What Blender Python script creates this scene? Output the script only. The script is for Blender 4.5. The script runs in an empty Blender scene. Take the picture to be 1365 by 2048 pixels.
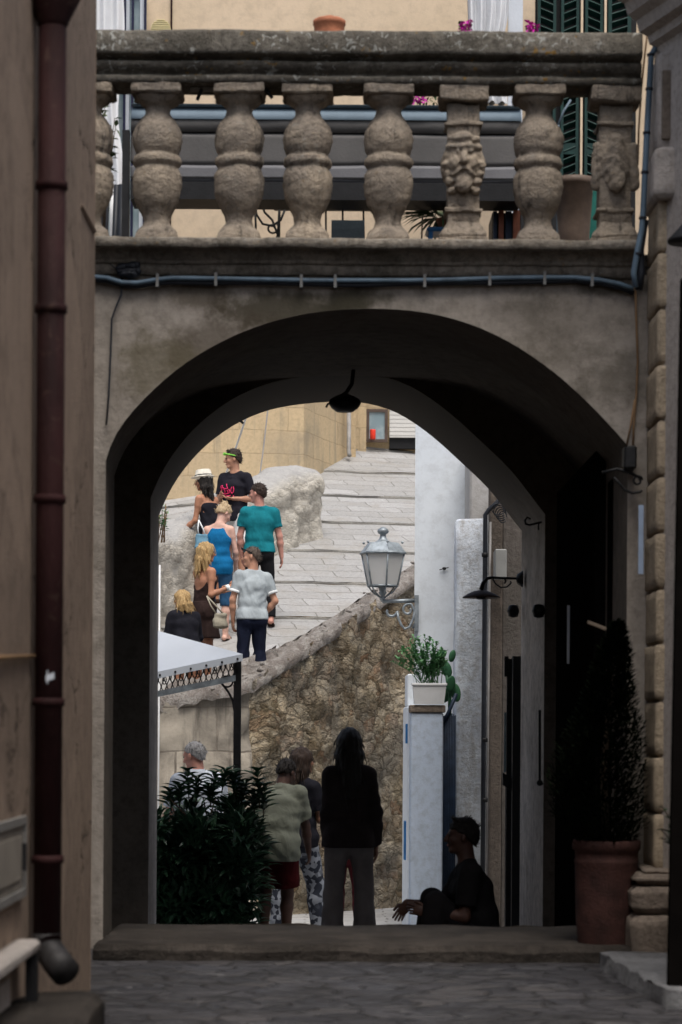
import bpy, math, random
import numpy as np
from mathutils import Vector, Matrix, noise as mnoise
from mathutils.bvhtree import BVHTree

random.seed(7)
RNG = np.random.default_rng(7)
sc = bpy.context.scene
COL = sc.collection
R = math.radians

# ------------------------------------------------------------------ camera
FPX, HOR, CX, EYE = 4834.0, 1450.0, 682.5, 1.28      # focal length in photo pixels, horizon row, centre column, eye height
ROLL = R(0.35)
cR, sR = math.cos(ROLL), math.sin(ROLL)
cam_d = bpy.data.cameras.new('camera')
cam = bpy.data.objects.new('camera', cam_d)
COL.objects.link(cam)
cam_d.sensor_fit = 'VERTICAL'
cam_d.sensor_height = 36.0
cam_d.sensor_width = 24.0
cam_d.lens = FPX / 2048 * 36
cam_d.shift_y = (HOR - 1024) / 2048
cam_d.clip_start = 0.1
cam_d.clip_end = 2000
cam.matrix_world = Matrix(((cR, -sR, 0, 0), (0, 0, -1, 0), (sR, cR, 0, EYE), (0, 0, 0, 1)))
cam_d.dof.use_dof = True
cam_d.dof.focus_distance = 25.0
cam_d.dof.aperture_fstop = 3.6
sc.camera = cam

def at(px, py, d):
    """world point at depth d seen at photo pixel (px, py)"""
    u, v = (px - CX) / FPX, (HOR - py) / FPX
    return Vector(((u * cR - v * sR) * d, d, EYE + (u * sR + v * cR) * d))
def atx(px, d, py=1450): return at(px, py, d).x
def atz(py, d, px=682): return at(px, py, d).z

# ------------------------------------------------------------------ objects
def tag(o, label=None, cat=None, group=None, kind=None):
    if label: o['label'] = label
    if cat: o['category'] = cat
    if group: o['group'] = group
    if kind: o['kind'] = kind
    return o
def thing(name, label, cat, loc=(0, 0, 0), rz=0.0, group=None):
    o = bpy.data.objects.new(name, None)
    COL.objects.link(o)
    o.empty_display_size = 0.1
    o.location = loc
    o.rotation_euler = (0, 0, rz)
    return tag(o, label, cat, group)
def offs(parent):
    v = Vector((0, 0, 0))
    while parent is not None:
        v = v + parent.location
        parent = parent.parent
    return v
def link_mesh(name, me, parent=None):
    o = bpy.data.objects.new(name, me)
    COL.objects.link(o)
    if parent is not None:
        o.parent = parent
    return o
def raw_mesh(name, V, F, mat, smooth=True):
    me = bpy.data.meshes.new(name)
    me.from_pydata([tuple(v) for v in V], [], [tuple(f) for f in F])
    if mat: me.materials.append(mat)
    if smooth:
        me.polygons.foreach_set('use_smooth', [True] * len(me.polygons))
    me.update()
    return me
def dup_tree(o, parent=None):
    c = o.copy()
    COL.objects.link(c)
    c.parent = parent
    for ch in list(o.children):
        dup_tree(ch, c)
    return c

class MB:
    """collects shapes in world coordinates and links them as one mesh object"""
    def __init__(s): s.V, s.F = [], []
    def add(s, V, F):
        n = len(s.V)
        s.V += [Vector(v) for v in V]
        s.F += [tuple(i + n for i in f) for f in F]
        return s
    def box(s, x0, x1, y0, y1, z0, z1, b=0.0):
        if b > 0:
            return s.bbox(x0, x1, y0, y1, z0, z1, b)
        V = [(x, y, z) for z in (z0, z1) for y in (y0, y1) for x in (x0, x1)]
        return s.add(V, [(0, 2, 3, 1), (4, 5, 7, 6), (0, 1, 5, 4), (1, 3, 7, 5), (3, 2, 6, 7), (2, 0, 4, 6)])
    def bbox(s, x0, x1, y0, y1, z0, z1, b):
        # bevelled box
        V, F = [], []
        def ring(z, i):
            return [(x0 + b + i, y0 + i, z), (x1 - b - i, y0 + i, z), (x1 - i, y0 + b + i, z), (x1 - i, y1 - b - i, z),
                    (x1 - b - i, y1 - i, z), (x0 + b + i, y1 - i, z), (x0 + i, y1 - b - i, z), (x0 + i, y0 + b + i, z)]
        for z, i in ((z0, b), (z0 + b, 0), (z1 - b, 0), (z1, b)): V += ring(z, i)
        for k in range(3):
            for j in range(8):
                F.append((k * 8 + j, k * 8 + (j + 1) % 8, k * 8 + 8 + (j + 1) % 8, k * 8 + 8 + j))
        F.append(tuple(range(7, -1, -1))); F.append(tuple(range(24, 32)))
        return s.add(V, F)
    def obox(s, c, ax, ay, az):
        """oriented box: centre and three half-axis vectors"""
        c, ax, ay, az = map(Vector, (c, ax, ay, az))
        V = [c + ax * i + ay * j + az * k for k in (-1, 1) for j in (-1, 1) for i in (-1, 1)]
        return s.add(V, [(0, 2, 3, 1), (4, 5, 7, 6), (0, 1, 5, 4), (1, 3, 7, 5), (3, 2, 6, 7), (2, 0, 4, 6)])
    def tube(s, pts, r, n=8, caps=True):
        pts = [Vector(p) for p in pts]
        rs = r if isinstance(r, (list, tuple)) else [r] * len(pts)
        V, F, ref = [], [], None
        for i, p in enumerate(pts):
            t = (pts[min(i + 1, len(pts) - 1)] - pts[max(i - 1, 0)])
            if t.length < 1e-9: t = Vector((0, 0, 1))
            t.normalize()
            if ref is None:
                ref = Vector((0, 0, 1)) if abs(t.z) < 0.9 else Vector((0, 1, 0))
            a = ref - t * ref.dot(t)
            if a.length < 1e-6: a = t.orthogonal()
            a.normalize(); ref = a
            b = t.cross(a)
            for k in range(n):
                an = 2 * math.pi * k / n
                V.append(p + (a * math.cos(an) + b * math.sin(an)) * rs[i])
        for i in range(len(pts) - 1):
            for k in range(n):
                F.append((i * n + k, i * n + (k + 1) % n, (i + 1) * n + (k + 1) % n, (i + 1) * n + k))
        if caps:
            F.append(tuple(range(n - 1, -1, -1)))
            F.append(tuple((len(pts) - 1) * n + k for k in range(n)))
        return s.add(V, F)
    def lathe(s, c, prof, n=24, sq=0.0, caps=True):
        """prof: (radius, z) from bottom to top round the vertical axis at c"""
        V, F = [], []
        for r, z in prof:
            for k in range(n):
                an = 2 * math.pi * (k + .5) / n
                V.append((c[0] + r * math.cos(an), c[1] + r * math.sin(an), c[2] + z))
        for i in range(len(prof) - 1):
            for k in range(n):
                F.append((i * n + k, i * n + (k + 1) % n, (i + 1) * n + (k + 1) % n, (i + 1) * n + k))
        if caps:
            F.append(tuple(range(n - 1, -1, -1)))
            F.append(tuple((len(prof) - 1) * n + k for k in range(n)))
        return s.add(V, F)
    def sweep(s, prof, path):
        """prof: closed list of (out, z); path: list of (x, y, outx, outy)"""
        n, V, F = len(prof), [], []
        for (x, y, ox, oy) in path:
            for o, z in prof: V.append((x + ox * o, y + oy * o, z))
        for i in range(len(path) - 1):
            for k in range(n):
                F.append((i * n + k, i * n + (k + 1) % n, (i + 1) * n + (k + 1) % n, (i + 1) * n + k))
        F.append(tuple(range(n - 1, -1, -1)))
        F.append(tuple((len(path) - 1) * n + k for k in range(n)))
        return s.add(V, F)
    def grid(s, P):
        """P[i][j] points"""
        ni, nj = len(P), len(P[0])
        V = [P[i][j] for i in range(ni) for j in range(nj)]
        F = [(i * nj + j, (i + 1) * nj + j, (i + 1) * nj + j + 1, i * nj + j + 1) for i in range(ni - 1) for j in range(nj - 1)]
        return s.add(V, F)
    def sphere(s, c, r, n=12, m=8):
        rx, ry, rz = r if isinstance(r, (list, tuple)) else (r, r, r)
        V = [(c[0], c[1], c[2] - rz)]
        for i in range(1, m):
            ph = -math.pi / 2 + math.pi * i / m
            for k in range(n):
                an = 2 * math.pi * k / n
                V.append((c[0] + rx * math.cos(ph) * math.cos(an), c[1] + ry * math.cos(ph) * math.sin(an), c[2] + rz * math.sin(ph)))
        V.append((c[0], c[1], c[2] + rz))
        F = [(0, 1 + (k + 1) % n, 1 + k) for k in range(n)]
        for i in range(m - 2):
            for k in range(n):
                F.append((1 + i * n + k, 1 + i * n + (k + 1) % n, 1 + (i + 1) * n + (k + 1) % n, 1 + (i + 1) * n + k))
        L = len(V) - 1
        F += [(L, 1 + (m - 2) * n + k, 1 + (m - 2) * n + (k + 1) % n) for k in range(n)]
        return s.add(V, F)
    def rough(s, amp, freq, seed=0.0, f=None):
        for v in s.V:
            q = v * freq + Vector((seed * 7.3, seed * 3.1, seed))
            d = Vector((mnoise.fractal(q, 1.0, 2.0, 3), mnoise.fractal(q + Vector((31, 7, 5)), 1.0, 2.0, 3), mnoise.fractal(q + Vector((3, 71, 9)), 1.0, 2.0, 3)))
            v += d * (amp * (f(v) if f else 1.0))
        return s
    def build(s, name, mat, parent=None, smooth=False, label=None, kind=None, auto=None):
        o = offs(parent)
        V = [v - o for v in s.V]
        ob = link_mesh(name, raw_mesh(name, V, s.F, mat, smooth or auto is not None), parent)
        if auto is not None:
            ob.data.set_sharp_from_angle(angle=R(auto))
        if label: ob['label'] = label
        if kind: ob['kind'] = kind
        return ob

def subdiv(mb, n):
    """plain subdivision of quads for later roughening"""
    me = raw_mesh('tmp', mb.V, mb.F, None, False)
    import bmesh
    bm = bmesh.new(); bm.from_mesh(me)
    bmesh.ops.remove_doubles(bm, verts=bm.verts, dist=1e-5)
    bmesh.ops.subdivide_edges(bm, edges=bm.edges, cuts=n, use_grid_fill=True)
    out = MB()
    bm.verts.ensure_lookup_table()
    out.V = [v.co.copy() for v in bm.verts]
    for i, v in enumerate(bm.verts): v.index = i
    out.F = [tuple(v.index for v in f.verts) for f in bm.faces]
    bm.free(); bpy.data.meshes.remove(me)
    return out

# ------------------------------------------------------------------ materials
def srgb(r, g, b):
    f = lambda c: (c / 255 / 12.92) if c / 255 <= 0.04045 else ((c / 255 + 0.055) / 1.055) ** 2.4
    return (f(r), f(g), f(b))
class NT:
    def __init__(s, name):
        s.m = bpy.data.materials.new(name); s.m.use_nodes = True
        s.t = s.m.node_tree
        s.t.nodes.clear()
        s.out = s.n('ShaderNodeOutputMaterial')
        s.p = s.n('ShaderNodeBsdfPrincipled')
        s.l(s.p.outputs[0], s.out.inputs[0])
        s.tc = s.n('ShaderNodeTexCoord').outputs['Object']
    def n(s, typ, **kw):
        nd = s.t.nodes.new(typ)
        for k, v in kw.items():
            if k in ('operation', 'blend_type', 'data_type', 'feature', 'noise_dimensions', 'offset', 'squash', 'clamp_result', 'distance', 'wave_type', 'bands_direction', 'vector_type'):
                setattr(nd, k, v)
            else:
                nd.inputs[k.replace('_', ' ')].default_value = v
        return nd
    def l(s, a, b): s.t.links.new(a, b)
    def mapping(s, scale=(1, 1, 1), rot=(0, 0, 0), loc=(0, 0, 0), src=None):
        m = s.n('ShaderNodeMapping'); m.inputs['Scale'].default_value = scale; m.inputs['Rotation'].default_value = rot; m.inputs['Location'].default_value = loc
        s.l(src or s.tc, m.inputs[0]); return m.outputs[0]
    def noise(s, scale, detail=6, rough=.6, src=None, dist=0.0):
        nd = s.n('ShaderNodeTexNoise', Scale=scale, Detail=detail, Roughness=rough, Distortion=dist)
        s.l(src or s.tc, nd.inputs['Vector']); return nd.outputs['Fac']
    def ramp(s, fac, lo, hi, a=0.0, b=1.0):
        nd = s.n('ShaderNodeMapRange'); nd.interpolation_type = 'SMOOTHSTEP'
        for i, v in ((1, lo), (2, hi), (3, a), (4, b)): nd.inputs[i].default_value = v
        s.l(fac, nd.inputs[0]); return nd.outputs[0]
    def mix(s, fac, a, b, blend='MIX'):
        nd = s.n('ShaderNodeMix', data_type='RGBA', blend_type=blend)
        for sock, v in ((nd.inputs[0], fac), (nd.inputs[6], a), (nd.inputs[7], b)):
            if hasattr(v, 'links') or isinstance(v, bpy.types.NodeSocket): s.l(v, sock)
            elif isinstance(v, (int, float)): sock.default_value = v
            else: sock.default_value = (*v, 1)
        return nd.outputs[2]
    def math(s, op, a, b=0.5):
        nd = s.n('ShaderNodeMath', operation=op)
        for sock, v in ((nd.inputs[0], a), (nd.inputs[1], b)):
            if isinstance(v, bpy.types.NodeSocket): s.l(v, sock)
            else: sock.default_value = v
        return nd.outputs[0]
    def col(s, v):
        if isinstance(v, bpy.types.NodeSocket): s.l(v, s.p.inputs['Base Color'])
        else: s.p.inputs['Base Color'].default_value = (*v, 1)
    def bump(s, h, strength=.4, dist=.02):
        nd = s.n('ShaderNodeBump', Strength=strength, Distance=dist)
        s.l(h, nd.inputs['Height']); s.l(nd.outputs[0], s.p.inputs['Normal'])
    def set(s, rough=.8, metal=0.0, spec=.3):
        s.p.inputs['Roughness'].default_value = rough
        s.p.inputs['Metallic'].default_value = metal
        s.p.inputs['Specular IOR Level'].default_value = spec
        return s.m

def simple(name, c, var=.25, scale=6, rough=.7, metal=0.0, spec=.3, bump=.15, bscale=60, stretch=(1, 1, 1), rust=None):
    t = NT(name)
    v = t.mapping(stretch)
    n1 = t.noise(scale, 5, .6, v)
    a = tuple(x * (1 - var) for x in c); b = tuple(min(1, x * (1 + var)) for x in c)
    cc = t.mix(t.ramp(n1, .3, .7), a, b)
    if rust: cc = t.mix(t.math('MULTIPLY', t.ramp(t.noise(14, 7, .7, dist=.4), .55, .66), .8), cc, rust)
    t.col(cc)
    if bump: t.bump(t.noise(bscale, 3, .6, v), bump, .01)
    return t.set(rough, metal, spec)

def weathered(name, c1, c2, c3, scale=2.0, stain=.5, lichen=0, moss=0, bump=.5, bscale=40, streak=True, rough=.95, bd=.02, crack=0, vary=0, painted_shade=None):
    """stone or plaster: light and dark patches, runs of dirt, pitting"""
    t = NT(name)
    n1 = t.noise(scale, 8, .65, dist=.4)
    n2 = t.noise(scale * 9, 6, .7)
    c = t.mix(t.ramp(n1, .35, .65), c1, c2)
    c = t.mix(t.math('MULTIPLY', t.ramp(n2, .42, .68), .55), c, c3)
    if streak:
        sv = t.mapping((5 * scale, 5 * scale, .7 * scale))
        s1 = t.noise(1.0, 6, .65, sv)
        c = t.mix(t.math('MULTIPLY', t.ramp(s1, .52, .72), stain), c, c3)
    if moss:
        m1 = t.noise(scale * 1.3, 6, .7, t.mapping(loc=(9, 4, 2)))
        c = t.mix(t.math('MULTIPLY', t.ramp(m1, .55, .68), moss), c, (.06, .052, .036))
    if lichen:
        lm = t.math('MULTIPLY', t.ramp(t.noise(scale * 13, 3, .55, dist=.6), .56, .66), t.ramp(t.noise(scale * 2.2, 4, .6), .42, .6))
        c = t.mix(t.math('MULTIPLY', lm, lichen), c, (.36, .36, .33))
        lm2 = t.math('MULTIPLY', t.ramp(t.noise(scale * 9, 2, .5, t.mapping(loc=(3, 1, 5))), .64, .70), t.ramp(t.noise(scale * 1.5, 3, .6, t.mapping(loc=(5, 5, 1))), .5, .6))
        c = t.mix(t.math('MULTIPLY', lm2, lichen), c, (.26, .15, .04))
    h = t.math('ADD', t.noise(bscale, 6, .7), t.math('MULTIPLY', n2, .8))
    if crack:
        dn = t.n('ShaderNodeTexNoise', Scale=2.5, Detail=6, Roughness=.65); t.l(t.tc, dn.inputs['Vector'])
        vm = t.n('ShaderNodeVectorMath', operation='MULTIPLY_ADD'); t.l(dn.outputs['Color'], vm.inputs[0]); vm.inputs[1].default_value = (.6, .6, .6); t.l(t.tc, vm.inputs[2])
        ve = t.n('ShaderNodeTexVoronoi', Scale=1.1, feature='DISTANCE_TO_EDGE'); t.l(vm.outputs[0], ve.inputs['Vector'])
        cm = t.math('MULTIPLY', t.ramp(ve.outputs['Distance'], .002, .012, 1, 0), t.ramp(t.noise(1.7, 4, .6, t.mapping(loc=(2, 8, 3))), .45, .55))
        c = t.mix(t.math('MULTIPLY', cm, crack), c, tuple(x * .25 for x in c3))
        pm = t.ramp(t.noise(.9, 5, .55, t.mapping(loc=(4, 1, 7)), dist=.8), .54, .565)
        c = t.mix(t.math('MULTIPLY', pm, .35 * crack), c, tuple(min(1, x * 1.35) for x in c1))
        h = t.math('SUBTRACT', h, t.math('MULTIPLY', cm, 1.5))
    if vary:
        oi = t.n('ShaderNodeObjectInfo')
        c = t.mix(t.math('MULTIPLY', t.ramp(oi.outputs['Random'], 0, 1, 0, 1), vary), c, t.mix(.5, c, c2))
        dk = t.noise(1.3, 6, .7, t.mapping((9, 9, 2.2)))
        c = t.mix(t.math('MULTIPLY', t.ramp(dk, .55, .68), .75), c, (.05, .044, .038))
    if painted_shade:
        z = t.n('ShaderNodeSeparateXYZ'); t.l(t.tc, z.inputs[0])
        c = t.mix(t.ramp(z.outputs[2], painted_shade[0], painted_shade[1]), c, painted_shade[2])  # blends into a painted shade colour with height
    t.col(c)
    t.bump(h, bump, bd)
    return t.set(rough, 0, .15)

def ashlar(name, c1, c2, mortar, bw, bh, gap=.02, axis='XZ', bump=.6, rot=0.0, stain=.5, dirt=(.1, .085, .06), offset=.5, nscale=2.0, grime=.5):
    """coursed blocks on a wall (axis XZ) or paving (axis XY)"""
    t = NT(name)
    if axis == 'XZ': v = t.mapping(rot=(R(-90), 0, 0), src=t.mapping(rot=(0, 0, rot)))
    else: v = t.mapping(rot=(0, 0, rot))
    dn = t.n('ShaderNodeTexNoise', Scale=2.5, Detail=3); t.l(v, dn.inputs['Vector'])
    vm = t.n('ShaderNodeVectorMath', operation='MULTIPLY_ADD'); t.l(dn.outputs['Color'], vm.inputs[0]); vm.inputs[1].default_value = (.16, .13, 0) if axis == 'XY' else (.07, .06, 0); t.l(v, vm.inputs[2])
    br = t.n('ShaderNodeTexBrick', offset=offset, Color1=(0, 0, 0, 1), Color2=(1, 1, 1, 1), Mortar=(0, 0, 0, 1), Scale=1.0, Mortar_Size=gap, Mortar_Smooth=.35, Brick_Width=bw, Row_Height=bh, Bias=0.0)
    t.l(vm.outputs[0], br.inputs['Vector'])
    cc = t.mix(br.outputs['Color'], c1, c2)
    n1 = t.noise(nscale, 8, .65, dist=.3); n2 = t.noise(22, 6, .7)
    cc = t.mix(t.math('MULTIPLY', t.ramp(n2, .4, .7), .5), cc, tuple(x * .62 for x in c1))
    cc = t.mix(t.math('MULTIPLY', t.ramp(n1, .45, .7), grime), cc, dirt)
    sv = t.mapping((7, 7, .6)); s1 = t.noise(1.0, 6, .6, sv)
    if axis == 'XZ': cc = t.mix(t.math('MULTIPLY', t.ramp(s1, .5, .7), stain), cc, dirt)
    cc = t.mix(t.math('MULTIPLY', br.outputs['Fac'], t.ramp(t.noise(3.1, 4, .6), .3, .6, .35, 1)), cc, mortar)
    t.col(cc)
    h = t.math('SUBTRACT', t.math('MULTIPLY', n2, .45), br.outputs['Fac'])
    t.bump(t.math('ADD', h, t.math('MULTIPLY', t.noise(70, 4, .7), .25)), bump, .02)
    return t.set(.9, 0, .2)

def rubble(name, g=1.0, tint=None, vs_=5.6, bst=1.0):
    t = NT(name)
    v0 = t.mapping((.75, .48, 1.15))
    dn = t.n('ShaderNodeTexNoise', Scale=4.5, Detail=5, Roughness=.7); t.l(v0, dn.inputs['Vector'])
    vm = t.n('ShaderNodeVectorMath', operation='MULTIPLY_ADD'); t.l(dn.outputs['Color'], vm.inputs[0]); vm.inputs[1].default_value = (.22, .22, .22); t.l(v0, vm.inputs[2])
    def vor(sc_, **kw):
        vo = t.n('ShaderNodeTexVoronoi', Scale=sc_, **kw); t.l(vm.outputs[0], vo.inputs['Vector']); return vo
    vo = vor(vs_); ve = vor(vs_, feature='DISTANCE_TO_EDGE'); vs = vor(15.0); vse = vor(15.0, feature='DISTANCE_TO_EDGE')
    sep = t.n('ShaderNodeSeparateColor'); t.l(vo.outputs['Color'], sep.inputs[0]); sp2 = t.n('ShaderNodeSeparateColor'); t.l(vs.outputs['Color'], sp2.inputs[0])
    c = t.mix(sep.outputs[0], (.22, .165, .105), (.66, .54, .38)) if tint is None else t.mix(sep.outputs[0], tint[0], tint[1])
    c = t.mix(t.math('MULTIPLY', t.ramp(sep.outputs[1], .70, .85), .7 if tint is None else 0), c, (.36, .21, .12))
    c = t.mix(t.math('MULTIPLY', t.ramp(sp2.outputs[0], .55, .75), .55), c, (.66, .57, .43) if tint is None else tint[2])
    c = t.mix(t.math('MULTIPLY', t.ramp(sp2.outputs[1], .6, .8), .5), c, (.26, .19, .115) if tint is None else tint[3])
    n1 = t.noise(1.5, 8, .7, dist=.5)
    c = t.mix(t.math('MULTIPLY', t.ramp(n1, .45, .66), .6 if tint is None else .3), c, (.24, .20, .125) if tint is None else tint[3])
    n2 = t.noise(13, 9, .78)
    c = t.mix(t.math('MULTIPLY', t.ramp(n2, .52, .72), .45 * g), c, (.10, .08, .052) if tint is None else tint[3])
    sv = t.mapping((4, 4, .5)); s1 = t.noise(1.0, 6, .65, sv)
    c = t.mix(t.math('MULTIPLY', t.ramp(s1, .5, .68), .45 * g), c, (.07, .058, .04))
    if tint is None: c = t.mix(t.math('MULTIPLY', t.ramp(t.noise(.8, 6, .65, t.mapping(loc=(3, 9, 1)), dist=.6), .42, .62), .6), c, (.36, .33, .28))
    edge = t.ramp(ve.outputs['Distance'], .0, .085, 1, 0)
    c = t.mix(t.math('MULTIPLY', edge, t.ramp(t.noise(3.7, 5, .7), .32, .6, .2, .95 * g)), c, (.04, .032, .02))
    c = t.mix(t.math('MULTIPLY', t.ramp(vse.outputs['Distance'], 0, .06, 1, 0), t.ramp(t.noise(5, 4, .7), .45, .65, 0, .5)), c, (.05, .04, .025))
    t.col(c)
    h = t.math('ADD', t.ramp(ve.outputs['Distance'], 0, .25), t.math('ADD', t.math('MULTIPLY', t.noise(18, 8, .75), .5), t.math('MULTIPLY', t.ramp(vse.outputs['Distance'], 0, .2), .4)))
    t.bump(h, bst, .05)
    return t.set(.95, 0, .1)

def cobble_mat(name):
    t = NT(name)
    v0 = t.mapping((1.0, 1.45, 1))
    dn = t.n('ShaderNodeTexNoise', Scale=2.2, Detail=4, Roughness=.6); t.l(v0, dn.inputs['Vector'])
    vm = t.n('ShaderNodeVectorMath', operation='MULTIPLY_ADD'); t.l(dn.outputs['Color'], vm.inputs[0]); vm.inputs[1].default_value = (.35, .22, 0); t.l(v0, vm.inputs[2])
    vo = t.n('ShaderNodeTexVoronoi', Scale=4.6); t.l(vm.outputs[0], vo.inputs['Vector'])
    ve = t.n('ShaderNodeTexVoronoi', Scale=4.6, feature='DISTANCE_TO_EDGE'); t.l(vm.outputs[0], ve.inputs['Vector'])
    sp = t.n('ShaderNodeSeparateColor'); t.l(vo.outputs['Color'], sp.inputs[0])
    c = t.mix(sp.outputs[0], (.022, .021, .024), (.062, .059, .063))
    c = t.mix(t.math('MULTIPLY', t.ramp(sp.outputs[1], .8, .9), .6), c, (.075, .068, .066))
    c = t.mix(t.math('MULTIPLY', t.ramp(t.noise(1.1, 7, .7, dist=.5), .45, .65), .7), c, (.022, .020, .020))
    c = t.mix(t.math('MULTIPLY', t.ramp(t.noise(9, 7, .75), .5, .68), .6), c, (.070, .066, .068))
    c = t.mix(t.math('MULTIPLY', t.ramp(t.noise(3.1, 4, .7, t.mapping(loc=(7, 2, 0))), .62, .68), .8), c, (.13, .125, .125))
    c = t.mix(t.ramp(ve.outputs['Distance'], 0, .06, .9, 0), c, (.010, .009, .008))
    t.col(c)
    t.bump(t.math('ADD', t.ramp(ve.outputs['Distance'], 0, .12), t.math('MULTIPLY', t.noise(16, 7, .75), .6)), .8, .03)
    m = t.set(.55, 0, .35)
    t.l(t.ramp(t.noise(2.3, 5, .7), .35, .65, .40, .75), t.p.inputs['Roughness'])
    return m

M = {}
# ------------------------------------------------------------------ smooth solids from distance fields
class Field:
    def __init__(s, lo, hi, h):
        s.lo = np.array(lo, float); s.h = h
        s.n = np.maximum(4, np.ceil((np.array(hi) - s.lo) / h).astype(int) + 1)
        s.ax = [(s.lo[i] + h * np.arange(s.n[i])).astype(np.float32) for i in range(3)]
        s.F = np.full(s.n, 1.0, np.float32)
    def sl(s, lo, hi):
        o = []
        for i in range(3):
            a = int(np.clip(np.floor((lo[i] - s.lo[i]) / s.h), 0, s.n[i] - 1)); b = int(np.clip(np.ceil((hi[i] - s.lo[i]) / s.h) + 1, a + 1, s.n[i]))
            o.append(slice(a, b))
        return tuple(o)
    def grid(s, sl):
        return s.ax[0][sl[0]][:, None, None], s.ax[1][sl[1]][None, :, None], s.ax[2][sl[2]][None, None, :]
    def add(s, prim, k=.02, inf=0.0, planes=(), sub=False):
        fn, lo, hi = prim
        m = k + inf + 3 * s.h + .02
        sl = s.sl(np.array(lo) - m, np.array(hi) + m)
        X, Y, Z = s.grid(sl)
        d = fn(X, Y, Z) - inf
        for (p, nrm) in planes:     # keep the side the normal points away from
            d = np.maximum(d, (X - p[0]) * nrm[0] + (Y - p[1]) * nrm[1] + (Z - p[2]) * nrm[2])
        a = s.F[sl]
        if sub:
            d = -d
            hh = np.clip(.5 - .5 * (a - d) / k, 0, 1)
            s.F[sl] = a * (1 - hh) + d * hh + k * hh * (1 - hh)
        else:
            hh = np.clip(.5 + .5 * (a - d) / k, 0, 1)
            s.F[sl] = a * (1 - hh) + d * hh - k * hh * (1 - hh)
    def cut(s, p, nrm):
        X, Y, Z = s.grid((slice(None),) * 3)
        s.F = np.maximum(s.F, (X - p[0]) * nrm[0] + (Y - p[1]) * nrm[1] + (Z - p[2]) * nrm[2]).astype(np.float32)
    def wave(s, fn):
        X, Y, Z = s.grid((slice(None),) * 3)
        s.F = (s.F + fn(X, Y, Z)).astype(np.float32)
    def mesh(s):
        F = s.F.copy()
        for a in (0, -1):
            F[a] = np.maximum(F[a], s.h); F[:, a] = np.maximum(F[:, a], s.h); F[:, :, a] = np.maximum(F[:, :, a], s.h)
        ins = F < 0
        nx, ny, nz = F.shape
        cn = np.zeros((nx - 1, ny - 1, nz - 1), np.int8)
        for i in (0, 1):
            for j in (0, 1):
                for k in (0, 1): cn += ins[i:nx - 1 + i, j:ny - 1 + j, k:nz - 1 + k]
        act = np.argwhere((cn > 0) & (cn < 8))
        if len(act) == 0: return np.zeros((0, 3)), []
        idx = np.full(cn.shape, -1, np.int64); idx[tuple(act.T)] = np.arange(len(act))
        acc = np.zeros((len(act), 3)); cnt = np.zeros(len(act))
        for ax in range(3):
            o1, o2 = [a for a in range(3) if a != ax]
            for i in (0, 1):
                for j in (0, 1):
                    c0 = np.zeros(3, int); c0[o1] = i; c0[o2] = j
                    c1 = c0.copy(); c1[ax] = 1
                    f0 = F[tuple((act + c0).T)]; f1 = F[tuple((act + c1).T)]
                    m = (f0 < 0) != (f1 < 0)
                    t = np.where(m, f0 / np.where(m, f0 - f1, 1), 0)
                    p = np.tile(c0.astype(float), (len(act), 1)); p[:, ax] = t
                    acc[m] += p[m]; cnt[m] += 1
        V = s.lo + s.h * (act + acc / np.maximum(cnt, 1)[:, None])
        faces = []
        for ax in range(3):
            o1, o2 = [(1, 2), (2, 0), (0, 1)][ax]
            sl0 = [slice(None)] * 3; sl1 = [slice(None)] * 3
            sl0[ax] = slice(0, -1); sl1[ax] = slice(1, None)
            for o in (o1, o2):
                sl0[o] = slice(1, -1); sl1[o] = slice(1, -1)
            A, B = ins[tuple(sl0)], ins[tuple(sl1)]
            for flip, msk in ((False, A & ~B), (True, ~A & B)):
                e = np.argwhere(msk)
                if len(e) == 0: continue
                e[:, o1] += 1; e[:, o2] += 1
                q = []
                for (da, db) in ((-1, -1), (0, -1), (0, 0), (-1, 0)):
                    c = e.copy(); c[:, o1] += da; c[:, o2] += db
                    q.append(idx[tuple(c.T)])
                q = np.stack(q, 1)
                faces.append(q[:, ::-1] if flip else q)
        return V, np.concatenate(faces).tolist()

def _v(p): return np.array(p, np.float32)
def cone(a, b, ra, rb):
    a, b = _v(a), _v(b); ba = b - a; L2 = float(ba @ ba) + 1e-9
    def fn(X, Y, Z):
        px, py, pz = X - a[0], Y - a[1], Z - a[2]
        t = np.clip((px * ba[0] + py * ba[1] + pz * ba[2]) / L2, 0, 1)
        return np.sqrt((px - t * ba[0]) ** 2 + (py - t * ba[1]) ** 2 + (pz - t * ba[2]) ** 2) - (ra + (rb - ra) * t)
    r = max(ra, rb)
    return fn, np.minimum(a, b) - r, np.maximum(a, b) + r
def tor(a, b, r0, r1, right, fwd):
    a, b, right, fwd = _v(a), _v(b), _v(right), _v(fwd)
    ba = b - a; L = float(np.sqrt(ba @ ba)) + 1e-6; u = ba / L
    def fn(X, Y, Z):
        px, py, pz = X - a[0], Y - a[1], Z - a[2]
        t = np.clip((px * u[0] + py * u[1] + pz * u[2]) / L, 0, 1)
        qx, qy, qz = px - t * ba[0], py - t * ba[1], pz - t * ba[2]
        rx = r0[0] + (r1[0] - r0[0]) * t; ry = r0[1] + (r1[1] - r0[1]) * t
        e1 = (qx * right[0] + qy * right[1] + qz * right[2]) / rx
        e2 = (qx * fwd[0] + qy * fwd[1] + qz * fwd[2]) / ry
        mn = np.minimum(rx, ry)
        e3 = (qx * u[0] + qy * u[1] + qz * u[2]) / (mn * .8)
        return (np.sqrt(e1 * e1 + e2 * e2 + e3 * e3) - 1) * mn
    r = max(*r0, *r1)
    return fn, np.minimum(a, b) - r, np.maximum(a, b) + r
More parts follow.
